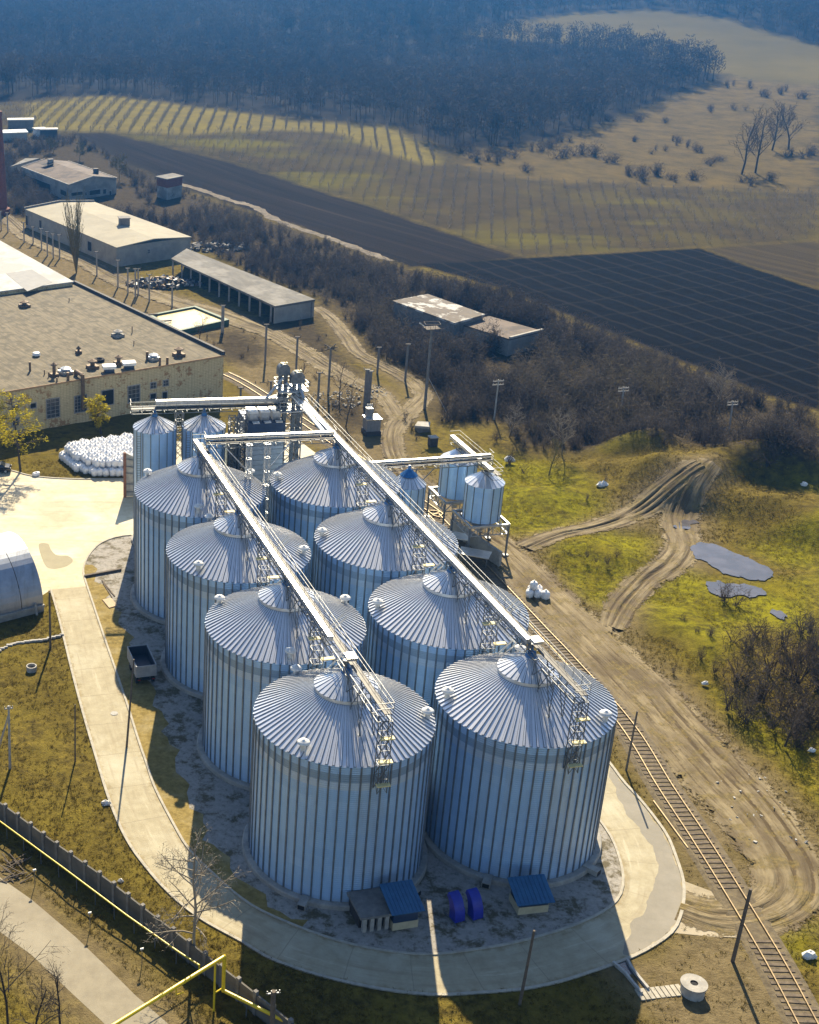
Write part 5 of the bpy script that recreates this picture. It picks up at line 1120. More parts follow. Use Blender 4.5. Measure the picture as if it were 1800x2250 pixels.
# ================================================================ poles
M['wood']=pm('weathered_pole',(.14,.115,.09),(.085,.07,.055),3,.9); M['cpole']=pm('pale_concrete_pole',(.42,.41,.38),(.31,.30,.28),2,.9)
def pole(name,label,base,top,r0,r1,mat,arms=0,group=None,lean=True,strut=None,armw=1.6,cat='pole'):
    p=G(*base); h=HT(base[0],base[1],top[1])
    tp_=at_dist(top[0],top[1],p.y); t=thing(name,label,cat,p,0,group); q=Vector((tp_.x if lean else p.x,p.y,tp_.z))
    mb=MB(); mb.tube(p-Vector((0,0,.2)),q,r0,10,r1); mb.build('post',mat,t)
    for k_ in range(arms):
        e=p.lerp(q,1-.04-.09*k_); mb=MB(); mb.bar(e-GA*armw/2,e+GA*armw/2,.12,.12)
        for s in (-.45,-.15,.2,.45): mb.tube(e+GA*armw*s,e+GA*armw*s+Vector((0,0,.28)),.05,6)
        mb.build('crossarm',M['steel_dark'] if mat is not M['cpole'] else mat,t)
    if strut: s_=G(*strut); mb=MB(); mb.tube(s_,p.lerp(q,.86),r0*.8,8,r1); mb.build('strut',mat,t)
    return t
pole('power_pole','grey concrete pole beside the rounded hangar, casting a long shadow on grass',(110.7,1423),(108.7,1301),.15,.11,M['wood'],0)
pole('power_pole','grey pole with a slanting strut at the left edge of the grass',(22,1690),(19,1551),.15,.11,M['cpole'],1,strut=(-8,1660),armw=.9)
pole('power_pole','thin grey pole in the middle of the brown grass',(165,1674),(165,1548),.09,.07,M['wood'],0)
pole('power_pole','leaning wooden pole at the kerb beside the parked trailer',(278,1642),(294,1449),.13,.09,M['wood'],0)
pole('power_pole','bare dark pole beside the railway crossing, right of the loop road',(1610,2113),(1650,1954),.17,.14,M['wood'],0)
pole('power_pole','bare wooden pole in the shade at the bottom edge of the loop road',(1142,2207),(1174,2045),.14,.1,M['wood'],0)
pole('power_pole','slim grey pole between the front right silo and the track',(1376,1693),(1400.6,1563),.12,.09,M['wood'],0)
pole('power_pole','dark timber pole with a short top arm in front of the boundary wall',(597,2300),(601,2178),.24,.2,M['wood'],1,armw=1.1)
for b_,tp_,lb,st in (((1086,921),(1096,834),'pale utility pole with crossarms, leftmost of the four in the scrub',None),((1364,921),(1371,850),'pale A-shaped utility pole standing among the bare trees',(1360,918)),
        ((1602,947),(1611,881),'pale utility pole with crossarms, deep in the scrub on the right',None),((1660,1029),(1681,935),'pale utility pole with crossarms where the scrub meets the mounds',None)):
    pole('utility_pole',lb,b_,tp_,.16,.11,M['cpole'],2,'pale utility poles in the scrub',strut=st,armw=2.0)
# mast with a platform
p=G(933,899); h=HT(933,899,722); t=thing('floodlight_mast','tall tapered mast with a square lamp platform, beside the dirt track','mast',p)
mb=MB(); q=p+Vector((0,0,h)); mb.tube(p,q,.27,10,.2); mb.build('mast',M['concrete_dark'],t)
mb=MB(); mb.box(q+Vector((0,0,.1)),(2.6,1.9,.15),.2); mb.build('platform',M['wood'],t)
mb=MB()
for s in (-1,1):
    mb.bar(q+Vector((-1.3,.9*s,1)),q+Vector((1.3,.9*s,1)),.07,.07); mb.bar(q+Vector((1.3*s,-.9,1)),q+Vector((1.3*s,.9,1)),.07,.07)
    for k_ in (-1.3,-.4,.4,1.3): mb.bar(q+Vector((k_,.9*s,.1)),q+Vector((k_,.9*s,1)),.06,.06)
mb.build('railing',M['wood'],t)
mb=MB(); mb.bar(q+Vector((-2.2,0,1.0)),q+Vector((-1.35,0,.4)),.22,.15); mb.build('lamp',M['steel'],t)
mb=MB(); mb.bar(p.lerp(q,.42),G(987,917),.05,.05); mb.build('guy_wire',M['steel'],t)
# old concrete posts along the farm track
kk=.34783
PO=[((8,880),760),((50,892),770),((153,955),830),((210,962),860),((263,1002),870),((300,1040),890),((337,1058),905),((377,1058),910),((612,1165),1015),((745,1240),1070),((808,1280),1120),((855,1300),1125),((873,1287),1125),((943,1332),1160),((1087,1365),1240)]
PO=[((x*kk,200+y*kk),200+t_*kk) for (x,y),t_ in PO]+[((1405*kk,560+490*kk),560+320*kk)]
PO+=[((500+x*kk,560+y*kk),560+t_*kk) for (x,y),t_ in [((237,690),440),((432,750),520),((636,880),590),((570,945),745),((868,965),725),((890,930),735),((946,752),585),((1122,795),565),((272,892),800),((82,905),840)]]
desc={15:'thick double concrete post beside the yellow basin',21:'stout dark concrete post with a broken cap behind the transformer kiosk',18:'concrete post with a ragged metal head between the two track branches'}
for i,((bx,by),ty) in enumerate(PO):
    p=G(bx,by); h=HT(bx,by,ty); fat=.34 if i in (15,21,20) else .2
    lb=desc.get(i,'old grey concrete post with a small metal cap beside the farm track')
    t=thing('concrete_post',lb,'post',p,0,'old concrete posts along the farm track'); mb=MB(); mb.bar(p-Vector((0,0,.2)),p+Vector((0,0,h)),fat*1.6,fat*1.6,up=(1,.2,0)); mb.build('shaft',M['concrete_dark'] if i>15 else M['concrete'],t)
    mb=MB(); q=p+Vector((0,0,h)); mb.bar(q-Vector((.6,0,0)),q+Vector((.6,0,0)),.3,.16)
    for s in (-.5,.5): mb.bar(q+Vector((s,0,0)),q+Vector((s*1.3,0,.45)),.1,.1)
    if i==18:
        for k_ in range(9): a=k_*.7; mb.bar(q,q+Vector((1.2*math.cos(a),1.0*math.sin(a),.2+.5*math.sin(a*3))),.14,.14)
    mb.build('cap',M['tar'] if i not in (20,21) else M['concrete'],t)
# transformer kiosk
p=G(821,958); t=thing('transformer_kiosk','grey transformer kiosk with a smaller turret box on its roof','kiosk',p)
c=p+GB*1.2; mb=MB(); mb.box(c+Vector((0,0,.35)),(2.7,2.6,.9),GROT); mb.build('plinth',M['tar'],t)
M['kiosk']=pm('grey_sheet_metal',(.22,.24,.27),(.17,.185,.21),1.5,.5,.3)
mb=MB(); mb.box(c+Vector((0,0,1.85)),(2.4,2.3,2.1),GROT); mb.build('body',M['kiosk'],t)
mb=MB(); mb.box(c+Vector((0,0,2.95)),(2.7,2.6,.14),GROT); mb.build('roof',M['lid'],t)
mb=MB(); mb.box(c-GA*.5+GB*.2+Vector((0,0,3.8)),(1.15,1.15,1.6),GROT); mb.build('turret',M['kiosk'],t)
mb=MB()
for i in range(4): q=c-GA*(.9-.27*i)+GB*.2+Vector((0,0,4.6)); mb.tube(q,q+Vector((0,0,.7)),.07,6)
mb.build('insulator',M['white'],t)
mb=MB(); mb.bar(c+GA*1.2+Vector((0,0,2.0)),c+GA*2.0+Vector((0,0,2.6)),.12,.12); mb.build('bracket',M['steel_dark'],t)
mb=MB(); 
for s in (-.6,.0,.6): mb.box(c+GA*s-GB*1.165+Vector((0,0,1.85)),(.03,.04,1.9),GROT)
mb.build('door_seam',M['steel_dark'],t)
# broken slabs
p=G(928,948); t=thing('broken_slab','cracked concrete slab heaped in the bushes below the mast','rubble slab',p); mb=MB(); mb.prism([(p.x-1.5,p.y-.6),(p.x+.9,p.y-1.2),(p.x+1.5,p.y+1.2),(p.x-.6,p.y+1.5)],.9,1.3); mb.build('slab',M['concrete'],t); mb=MB(); mb.box(p+Vector((0,.2,.4)),(2.0,1.6,1.0),.3); mb.build('block',M['concrete_dark'],t)
p=G(952,982); t=thing('brick_shed','tiny dark brick hut with a flat pale top below the mast','hut',p); mb=MB(); mb.box(p+Vector((0,.6,.7)),(1.3,1.2,1.6),.2); mb.build('wall',M['tar'],t); mb=MB(); mb.box(p+Vector((0,.6,1.55)),(1.45,1.35,.14),.2); mb.build('roof',M['concrete'],t)
# ================================================================ yard things
# trailer
n0=at_dist(321.7,1462.6,0) if False else G(321.7,1462.6,2.7); f0=G(301.5,1417.5,2.7); d=(f0-n0); d.z=0; L=d.length; d.normalize(); s=Vector((d.y,-d.x,0)); c=(n0+f0)/2; c.z=0; rz=math.atan2(d.y,d.x); Wt=2.35
t=thing('dump_trailer','open-topped grey tipping trailer parked beside the silos','trailer',c)
M['trail']=pm('grey_trailer_paint',(.34,.35,.36),(.25,.26,.27),1.5,.6,.1); M['bed']=pm('dark_trailer_bed',(.05,.055,.08),(.035,.04,.06),1.5,.5)
mb=MB()
for sg in (-1,1): mb.box(c+s*sg*Wt/2+Vector((0,0,1.95)),(L,.09,1.5),rz)
for sg in (-1,1): mb.box(c+d*sg*(L/2-.03)+Vector((0,0,1.95)),(.08,Wt-.1,1.46),rz)
for i in range(7):
    for sg in (-1,1): mb.box(c+d*(-L/2+.4+i*(L-.8)/6)+s*sg*(Wt/2+.07)+Vector((0,0,1.95)),(.12,.06,1.45),rz)
mb.build('body',M['trail'],t)
mb=MB()
for sg in (-1,1): mb.box(c+s*sg*(Wt/2-.065)+Vector((0,0,1.9)),(L-.2,.03,1.34),rz); mb.box(c+d*sg*(L/2-.09)+Vector((0,0,1.9)),(.03,Wt-.2,1.34),rz)
mb.build('inner_lining',M['bed'],t)
mb=MB(); mb.box(c+Vector((0,0,1.28)),(L-.12,Wt-.1,.1),rz); mb.build('bed',M['bed'],t)
mb=MB(); mb.box(c+Vector((0,0,1.02)),(L-.3,.9,.25),rz); mb.box(c-d*(L/2-.05)+Vector((0,0,.85)),(.12,2.1,.18),rz); mb.bar(c+d*L/2+Vector((0,0,.95)),c+d*(L/2+1.6)+Vector((0,0,.8)),.16,.16); mb.build('chassis',M['dark'],t)
for x in (-.3,.3):
    for sg in (-1,1): q=c+d*L*x*1.05+s*sg*.95+Vector((0,0,.5)); mb=MB(); mb.tube(q-s*.15,q+s*.15,.5,20); mb.build('wheel',M['dark'],t)
for sg in (-1,1):
    mb=MB(); mb.box(c-d*(L/2+.02)+s*sg*.85+Vector((0,0,.86)),(.06,.3,.12),rz); mb.build('tail_light',pm('red_lens',(.35,.02,.02),None,1,.3),t)
# car at the left edge
M['carpaint']=pm('black_car_paint',(.012,.013,.018),(.010,.011,.016),1,.12,spec=.8); M['glass']=pm('dark_car_glass',(.02,.025,.03),(.02,.025,.03),1,.05,spec=.9); M['chrome']=pm('bright_lamp',(.75,.75,.75),None,1,.15,.6); M['tyre']=pm('tyre_rubber',(.02,.02,.02),None,4,.85)
p=G(0,1040); t=thing('parked_car','black car parked at the left edge of the yard','car',p)
prof=[(-2.2,.35),(-2.25,.75),(-2.1,1.0),(-1.55,1.08),(-1.0,1.5),(.55,1.52),(1.25,1.12),(1.95,1.0),(2.2,.8),(2.2,.35)]
cx=p+Vector((-.45,.8,0)); vs=[]; Wc=.88
for z_i,(yy) in enumerate((-Wc,-Wc*.99,Wc*.99,Wc)):
    pass
for sg in (-1,1):
    for x,z in prof: k_=1.0 if z<1.15 else .80; vs.append((cx.x+x,cx.y+sg*Wc*k_,z))
m=len(prof); mb=MB(); mb.add(vs,[(i,(i+1)%m,m+(i+1)%m,m+i) for i in range(m)]+[tuple(range(m-1,-1,-1)),tuple(range(m,2*m))]); o=mb.build('body',M['carpaint'],t)
bv=o.modifiers.new('round','BEVEL'); bv.width=.09; bv.segments=3
mb=MB()
for sg in (-1,1):
    y=cx.y+sg*(Wc*.93); mb.add([(cx.x-1.35,y,1.12),(cx.x-.95,y-sg*.07,1.42),(cx.x+.5,y-sg*.07,1.44),(cx.x+1.0,y,1.14)],[(0,1,2,3)])
mb.build('side_window',M['glass'],t)
mb=MB(); mb.add([(cx.x-1.50,cx.y-.72,1.14),(cx.x-1.50,cx.y+.72,1.14),(cx.x-1.07,cx.y+.62,1.48),(cx.x-1.07,cx.y-.62,1.48)],[(0,1,2,3)]); mb.add([(cx.x+1.25,cx.y-.72,1.16),(cx.x+1.25,cx.y+.72,1.16),(cx.x+.66,cx.y+.62,1.51),(cx.x+.66,cx.y-.62,1.51)],[(3,2,1,0)]); mb.build('windscreen',M['glass'],t)
for x in (-1.4,1.35):
    for sg in (-1,1):
        q=Vector((cx.x+x,cx.y+sg*.80,.33)); mb=MB(); mb.tube(q-Vector((0,.11,0)),q+Vector((0,.11,0)),.33,20); w_=mb.build('wheel',M['tyre'],t); mb=MB(); mb.tube(q+Vector((0,sg*.10,0)),q+Vector((0,sg*.125,0)),.2,14); mb.build('rim',M['chrome'],w_)
for sg in (-1,1): mb=MB(); mb.box((cx.x+2.12,cx.y+sg*.62,.82),(.16,.36,.14)); mb.build('headlight',M['chrome'],t)
# stacked big bags
tt=NT('white_woven_bag'); n1=tt.noise(3,5,.7); tt.bsdf(tt.mix(tt.ramp(n1,.3,.7),(.90,.90,.90),(.74,.75,.78)),.6,bump=n1,bd=.08); M['bag']=tt.mat
def bag_mesh(seed):
    r=random.Random(seed); mb=MB(); n=14; rings=[(.30,0),(.46,.06),(.53,.35),(.55,.75),(.50,1.02),(.34,1.16),(.12,1.2),(.14,1.36),(.0,1.34)]
    ph=[r.uniform(0,6.28) for _ in range(4)]; vs=[]
    for R_1,z in rings:
        for i in range(n):
            a=2*math.pi*i/n; sq=1/max(abs(math.cos(a)),abs(math.sin(a)))**.45; q=R_1*sq*(1+.06*math.sin(3*a+ph[0]+z*3)+.05*math.sin(5*a+ph[1])); vs.append((q*math.cos(a)*.92,q*math.sin(a)*.92,z+.04*math.sin(2*a+ph[2])*(z>.3)))
    fs=[(j*n+i,j*n+(i+1)%n,(j+1)*n+(i+1)%n,(j+1)*n+i) for j in range(len(rings)-1) for i in range(n)]
    mb.add(vs,fs); return mb
bagm=[]
for sdd in range(5):
    o=bag_mesh(sdd).build('bulk_bag',M['bag'],None,smooth=True); bagm.append(o.data); bpy.data.objects.remove(o)
bp=gp([(128,1010),(182,1045),(296,1050),(330,1000),(300,972),(150,992)]); R_=random.Random(9); cnt=0
def place_bag(x,y,z,lb,grp,sc=1.0):
    o=bpy.data.objects.new('bulk_bag',R_.choice(bagm)); C.objects.link(o); o.location=(x,y,z); o.rotation_euler=(R_.uniform(-.06,.06),R_.uniform(-.06,.06),R_.uniform(0,6.28)); k_=sc*R_.uniform(.93,1.05); o.scale=(k_,k_,k_*R_.uniform(.92,1.04)); tag(o,lb,'bulk bag',grp); return o
xs_=[p.x for p in bp]; ys_=[p.y for p in bp]
y=min(ys_)
row=0
while y<max(ys_):
    x=min(xs_)+(.5 if row%2 else 0)
    while x<max(xs_):
        s1=poly_sdf(np.array([x]),np.array([y]),bp)[0]
        if s1>.1:
            if s1<2.3: place_bag(x+R_.uniform(-.08,.08),y+R_.uniform(-.08,.08),.0,'full white bulk bag standing in the outer ring of the bag stack','bulk bags at the foot of the stack')
            if s1>1.0: place_bag(x+R_.uniform(-.1,.1),y+R_.uniform(-.1,.1),1.16+.3*R_.random()*(s1>2),'full white bulk bag on top of the big bag stack','bulk bags on top of the stack')
        x+=.93
    y+=.88; row+=1
p0=G(1163,1312)
for dx,dy,dz in ((0,0,0),(1.0,-.1,0),(1.95,-.5,0),(.4,.95,0),(1.4,.9,0),(.5,.3,1.05)): place_bag(p0.x+dx,p0.y+dy,dz,'white bulk bag in the small group beside the dirt track','bulk bags beside the track')
o=place_bag(G(80,1045).x,G(80,1045).y,0,'single squat white bag on the kerb left of the bag stack',None,1.0); o.scale=(1.2,.9,.5)
M['litter']=pm('white_plastic',(.78,.78,.76),(.60,.60,.58),3,.5)
def litter(px,py,w,lb,sq=.5):
    p=T(px,py); mb=MB(); r=random.Random(px); n=9; vs=[]
    for j,(R_1,z) in enumerate(((1,0),(.95,.35),(.6,.8),(0,1))):
        for i in range(n): a=2*math.pi*i/n; q=R_1*w/2*(1+r.uniform(-.25,.25)); vs.append((p.x+q*math.cos(a),p.y+q*math.sin(a)*.7,p.z+z*w*sq*(1+r.uniform(-.2,.2))))
    mb.add(vs,[(j*n+i,j*n+(i+1)%n,(j+1)*n+(i+1)%n,(j+1)*n+i) for j in range(3) for i in range(n)]); o=mb.build('plastic_sack',M['litter'],None,loc=p); tag(o,lb,'sack')
for px,py,w,lb in ((1324,1068,1.7,'crumpled white sack heap at the foot of the grassy mounds'),(1767,1066,1.1,'white sack at the right edge below the scrub'),(1576,1432,.9,'grey-white sack beside the dark thicket on the right'),(1550,1503,.8,'pale sack in the yellow grass left of the dark thicket'),
        (1784,1650,.8,'small shiny sack at the right edge of the mossy verge'),(1778,2102,1.3,'long white sack at the bottom right beside the track'),(681,683,1.8,'white sack on the dark ground by the open shed'),(233,1767,1.0,'torn white sack on the grass beside the loop road kerb'),(265,1937,.6,'little white sack in the brown grass above the boundary wall'),(1120,1012,1.8,'pale plank-like sack right of the hopper bin')): litter(px,py,w,lb)
# concrete rings / wells
def ring(px,py,R_1,h,lb,lid=True):
    p=G(px,py); t=thing('well_ring',lb,'well',p); mb=MB(); mb.lathe([(R_1,-.05),(R_1,h),(R_1*.8,h),(R_1*.8,.1)],p,28); mb.build('ring',M['cpole'],t)
    if lid:
        mb=MB(); mb.lathe([(.32,h+.10),(R_1*1.12,h+.10),(R_1*1.12,h-.06),(R_1*1.0,h-.06)],p,28); mb.build('lid',M['concrete'],t); mb=MB(); mb.lathe([(0,h+.02),(.33,h+.02)],p,16); mb.build('hole',M['dark'],t)
    else:
        mb=MB(); mb.lathe([(0,.3),(R_1*.8,.3)],p,20); mb.build('hole',M['tar'],t)
    return t
ring(1521,2182,.98,1.0,'round concrete well with a holed lid beside the brick walk'); ring(69.6,1474,.62,.7,'open concrete well ring in the brown grass below the hangar',False)
a=G(1401,2188);b=G(1500,2176); t=thing('brick_walk','narrow tan walk of paving slabs leading to the round well','walk',a)
for i in range(9):
    q=a.lerp(b,(i+.5)/9); mb=MB(); mb.box(q+Vector((0,0,.06)),((b-a).length/9-.08,1.25,.12),math.atan2(b.y-a.y,b.x-a.x)); mb.build('slab',M['kerb'],t)
# drain channel
t=thing('drain_channel','open concrete drain channel at the lower corner of the loop road','drain',G(1380,2130)); L1=gp([(1347,2118),(1372,2140),(1392,2165),(1410,2186)]); L2=gp([(1378,2112),(1386,2128),(1404,2152),(1424,2176)])
for L in (L1,L2):
    mb=MB()
    for a,b in zip(L,L[1:]): mb.bar(a+Vector((0,0,.12)),b+Vector((0,0,.12)),.22,.4)
    mb.build('side_wall',M['cpole'],t)
mb=MB(); mb.add([(p.x,p.y,.03) for p in L1+L2[::-1]],[tuple(range(8))]); o=mb.build('bed',M['water'],t)
if o.data.polygons[0].normal.z<0: o.data.flip_normals()
# lean-to sheds between the front silos
M['blueroof']=pm('blue_sheet_roof',(.035,.13,.26),(.028,.10,.21),1.5,.4,.2)
def leanto(lb,fl,fr,dep,h0,h1,rz_label=''):
    a,b=G(*fl),G(*fr); u=(b-a); u.z=0; W=u.length; u.normalize(); v=Vector((-u.y,u.x,0)); t=thing('control_shed',lb,'shed',a)
    mb=MB(); c=(a+b)/2+v*dep/2; rz=math.atan2(u.y,u.x); mb.box(c+Vector((0,0,.35)),(W,dep,.9),rz); mb.build('base_wall',pm('cream_render',(.50,.43,.28),(.42,.36,.24),1.2,.9),t)
    mb=MB(); A_=[a+u*.06+v*.05,b-u*.06+v*.05,b-u*.06+v*(dep-.05),a+u*.06+v*(dep-.05)]; vs=[(p.x,p.y,.8) for p in A_]+[(A_[0].x,A_[0].y,h0-.02),(A_[1].x,A_[1].y,h0-.02),(A_[2].x,A_[2].y,h1-.02),(A_[3].x,A_[3].y,h1-.02)]
    mb.add(vs,[(0,1,5,4),(1,2,6,5),(2,3,7,6),(3,0,4,7),(4,5,6,7)]); mb.build('wall',M['navy'],t)
    mb=MB(); e=.35; P=[a-u*e-v*e*1.2,b+u*e-v*e*1.2,b+u*e+v*(dep+.2),a-u*e+v*(dep+.2)]; hz=[h0-.12,h0-.12,h1+.05,h1+.05]; vs=[(p.x,p.y,z+.07) for p,z in zip(P,hz)]+[(p.x,p.y,z) for p,z in zip(P,hz)]
    mb.add(vs,[(0,1,2,3),(7,6,5,4),(0,4,5,1),(1,5,6,2),(2,6,7,3),(3,7,4,0)])
    for i in range(1,9): q0=P[0].lerp(P[1],i/9);q1=P[3].lerp(P[2],i/9); mb.bar(q0+Vector((0,0,hz[0]+.09)),q1+Vector((0,0,hz[2]+.09)),.06,.05)
    mb.build('roof',M['blueroof'],t); return t
leanto('small cream shed with a blue sheet roof at the foot of the front left silo',(862,2046),(918,2037),2.6,2.2,2.9)
leanto('small cream shed with a blue sheet roof at the foot of the front right silo',(1138,2011),(1204,2004),2.1,1.5,2.3)
a=G(793,2052);b=G(858,2042); u=(b-a).normalized(); v=Vector((-u.y,u.x,0)); t=thing('concrete_hut','flat-topped concrete hut with square front pillars left of the blue-roofed shed','hut',a)
c=(a+b)/2+v*1.7; rz=math.atan2(u.y,u.x); W=(b-a).length; mb=MB(); mb.box(c+Vector((0,0,1.7)),(W+.3,3.6,.25),rz); mb.build('roof',M['concrete_dark'],t); mb=MB(); mb.box(c+v*.35+Vector((0,0,.78)),(W-.1,2.6,1.6),rz); mb.build('wall',M['tar'],t)
for i in range(4): q=a+u*(W*(i+.5)/4)+v*.25; mb=MB(); mb.box(q+Vector((0,0,.78)),(.36,.36,1.6),rz); mb.build('pillar',M['concrete'],t)
# blue fan housings
M['cobalt']=pm('cobalt_paint',(.02,.03,.34),(.015,.02,.24),1.5,.4)
for px,py,lb in ((1001,2018,'cobalt blue curved fan housing on the gravel, left one of two'),(1041,2012,'cobalt blue curved fan housing on the gravel, right one of two')):
    p=G(px,py); t=thing('blower_fan',lb,'fan',p,0,'blue blower fans'); mb=MB(); n=12; r0,r1=.35,1.25; p=p.copy(); u=Vector((.35,-.94,0)); s_=Vector((.94,.35,0))
    vs=[]
    for sg in (-.5,.5):
        for i in range(n+1): a=math.pi*.5*i/n+.0; q=p+s_*sg+u*(1.5*math.sin(a)-.8); vs.append((q.x,q.y,.15+2.3*math.cos(a)))
        for i in range(n,-1,-1): a=math.pi*.5*i/n; q=p+s_*sg+u*(1.5*math.sin(a)*.45-.95); vs.append((q.x,q.y,.15+2.3*math.cos(a)*.8))
    m=2*(n+1); mb.add(vs,[(i,(i+1)%m,m+(i+1)%m,m+i) for i in range(m)]+[tuple(range(m-1,-1,-1)),tuple(range(m,2*m))]); mb.build('housing',M['cobalt'],t)
    mb=MB(); q=p+s_*.62-u*.2; mb.tube(q-s_*.1+Vector((0,0,.7)),q+s_*.22+Vector((0,0,.7)),.38,14); mb.build('motor',M['navy'],t)
    mb=MB(); 
    for sg in (-.55,.55): mb.bar(p+s_*sg-u*1.0+Vector((0,0,.08)),p+s_*sg+u*.9+Vector((0,0,.08)),.12,.14)
    mb.build('skid',M['steel_dark'],t)
# stones, planks, boards on the grass strip
R_=random.Random(4); a=[G(*q) for q in ((-10,1436),(5,1428),(18,1422),(30,1417),(60,1413),(100,1407),(136,1398))]; L=resample(a,17)
for p in L: mb=MB(); q=p+Vector((0,R_.uniform(-.1,.1),.14)); mb.box(q,(R_.uniform(.5,.85),R_.uniform(.3,.45),.3),R_.uniform(-.1,.4)); o=mb.build('edging_stone',M['cpole'],None,loc=p); tag(o,'pale edging block in the curved row below the hangar','edging stone','row of edging stones'); bv=o.modifiers.new('worn','BEVEL'); bv.width=.06
for P_1,P_2,w,h,lb in (((186,1266),(266,1251),.35,.32,'long dark timber beam lying across the grass strip'),):
    mb=MB(); mb.bar(G(*P_1,.16),G(*P_2,.16),w,h); o=mb.build('timber_beam',M['wood'],None,loc=G(*P_1)); tag(o,lb,'beam')
mb=MB()
mb.bar(G(224,1275,.06),G(252,1310,.06),.16,.1); o=mb.build('plank',M['sleeper'],None,loc=G(224,1275)); tag(o,'thin plank lying on the grass strip, upper of the two','plank')
mb=MB(); mb.bar(G(227,1282,.06),G(246,1312,.06),.12,.1); o=mb.build('plank',M['sleeper'],None,loc=G(227,1282)); tag(o,'thin plank lying on the grass strip, lower of the two','plank')
P=[G(225,1319),G(244,1315),G(258,1332),G(240,1337)]; mb=MB(); mb.prism([(q.x,q.y) for q in P],.03,.12); o=mb.build('plywood_board',pm('plywood',(.45,.33,.20),(.38,.28,.17),1,.8),None,loc=P[0]); tag(o,'square tan board lying on the grass strip','board')
P=[G(291,1343),G(303,1341),G(307,1347),G(296,1349)]; mb=MB(); mb.prism([(q.x,q.y) for q in P],.03,.12); o=mb.build('plywood_board',M['concrete'],None,loc=P[0]); tag(o,'small grey board on the gravel at the foot of the back left silo','board')
p=G(251,1568); mb=MB(); mb.lathe([(0,.06),(.42,.06),(.45,.0)],p,20); o=mb.build('manhole_cover',M['cpole'],None,loc=p); tag(o,'round pale manhole cover in the loop road','manhole cover')
# rubble and scrap
def rubble(name,centre,rx,ry,n,smin,smax,mats,seed,zs=.6):
    r=random.Random(seed); mb=MB()
    for i in range(n):
        a=r.uniform(0,6.28); q=math.sqrt(r.random()); s_=r.uniform(smin,smax); x=centre.x+rx*q*math.cos(a); y=centre.y+ry*q*math.sin(a); z=(1-q)*zs+s_*.3
        b0=Vector((x,y,z)); dr=Vector((r.uniform(-1,1),r.uniform(-1,1),r.uniform(-.4,.6))).normalized()*s_; mb.bar(b0-dr*.5,b0+dr*.5,s_*r.uniform(.3,.7),s_*r.uniform(.25,.6),r.randrange(len(mats)))
    o=mb.build(name,mats,None,loc=centre); tag(o,kind='stuff'); return o
rubble('scrap_heap_rubble',G(360,627),9,3.2,240,.3,1.3,[M['pipe'],M['tar'],M['steel_dark'],M['cpole']],2,1.8)
rubble('building_rubble',G(722,880),6,5,130,.15,.5,[M['kerb'],M['concrete'],M['cpole']],3,.3)
rubble('stone_rubble',G(790,862),6,4,80,.15,.45,[M['kerb'],M['concrete']],4,.2)
rubble('slab_rubble',G(470,545),10,5,130,.3,1.5,[M['concrete'],M['concrete_dark'],M['concrete_dark']],5,.8)
mb=MB(); r=random.Random(6)
for i in range(26):
    p=G(22+r.uniform(-32,36),1920+r.uniform(-26,22)); a=r.choice((.5,.6,2.2,2.4))+r.uniform(-.3,.3); L=r.uniform(1.0,2.4); mb.bar(p+Vector((0,0,.05)),p+Vector((L*math.cos(a),L*math.sin(a),r.uniform(.05,.5))),.07,.07)
o=mb.build('fallen_branches',M['wood'],None,loc=G(22,1920)); tag(o,kind='stuff')
rubble('crossing_rubble',G(1690,1790),5,7,30,.1,.35,[M['cpole'],M['concrete']],8,.05)
# ================================================================ vegetation
VR=np.random.default_rng(11)
def tone_mat(name,c1,c2,c3=None,rough=.9,trans=0.0):
    t=NT(name); a=t.attr('tone'); c=t.mix(t.ramp(a,0,.6),c1,c2)
    if c3: c=t.mix(t.ramp(a,.6,1),c,c3)
    b=t.bsdf(c,rough,spec=.08)
    if trans:
        q=t.n.new('ShaderNodeBsdfTranslucent'); t.set(q.inputs[0],c); m=t.n.new('ShaderNodeMixShader'); m.inputs[0].default_value=trans; t.t.links.new(b.outputs[0],m.inputs[1]); t.t.links.new(q.outputs[0],m.inputs[2]); t.t.links.new(m.outputs[0],t.out.inputs[0])
    return t.mat
M['bark']=tone_mat('bare_twigs',(.050,.044,.042),(.088,.076,.066),(.125,.105,.065),trans=.25)
M['bark_grey']=tone_mat('grey_bare_twigs',(.13,.115,.10),(.20,.18,.155),(.27,.24,.19),trans=.25)
M['bark_pale']=tone_mat('birch_bark',(.34,.31,.25),(.24,.20,.15),(.16,.12,.09))
M['bark_dark']=tone_mat('dark_bark',(.050,.040,.032),(.085,.068,.054),(.12,.095,.065),trans=.2)
M['forest']=tone_mat('leafless_forest',(.040,.035,.032),(.060,.052,.045),(.082,.070,.052),trans=.2)  # tones darkened to carry the shade of clouds that are not built
M['needle']=tone_mat('yellow_green_needles',(.30,.27,.015),(.48,.40,.022),(.60,.48,.035),trans=.6)
M['willow']=tone_mat('pale_olive_twigs',(.13,.11,.045),(.19,.16,.06),(.24,.20,.075))
M['grass']=tone_mat('dry_grass_tufts',(.075,.058,.017),(.15,.115,.028),(.25,.195,.06),trans=.4)
M['mossgrass']=tone_mat('yellow_green_grass_tufts',(.11,.10,.008),(.23,.20,.010),(.36,.30,.015),trans=.4)
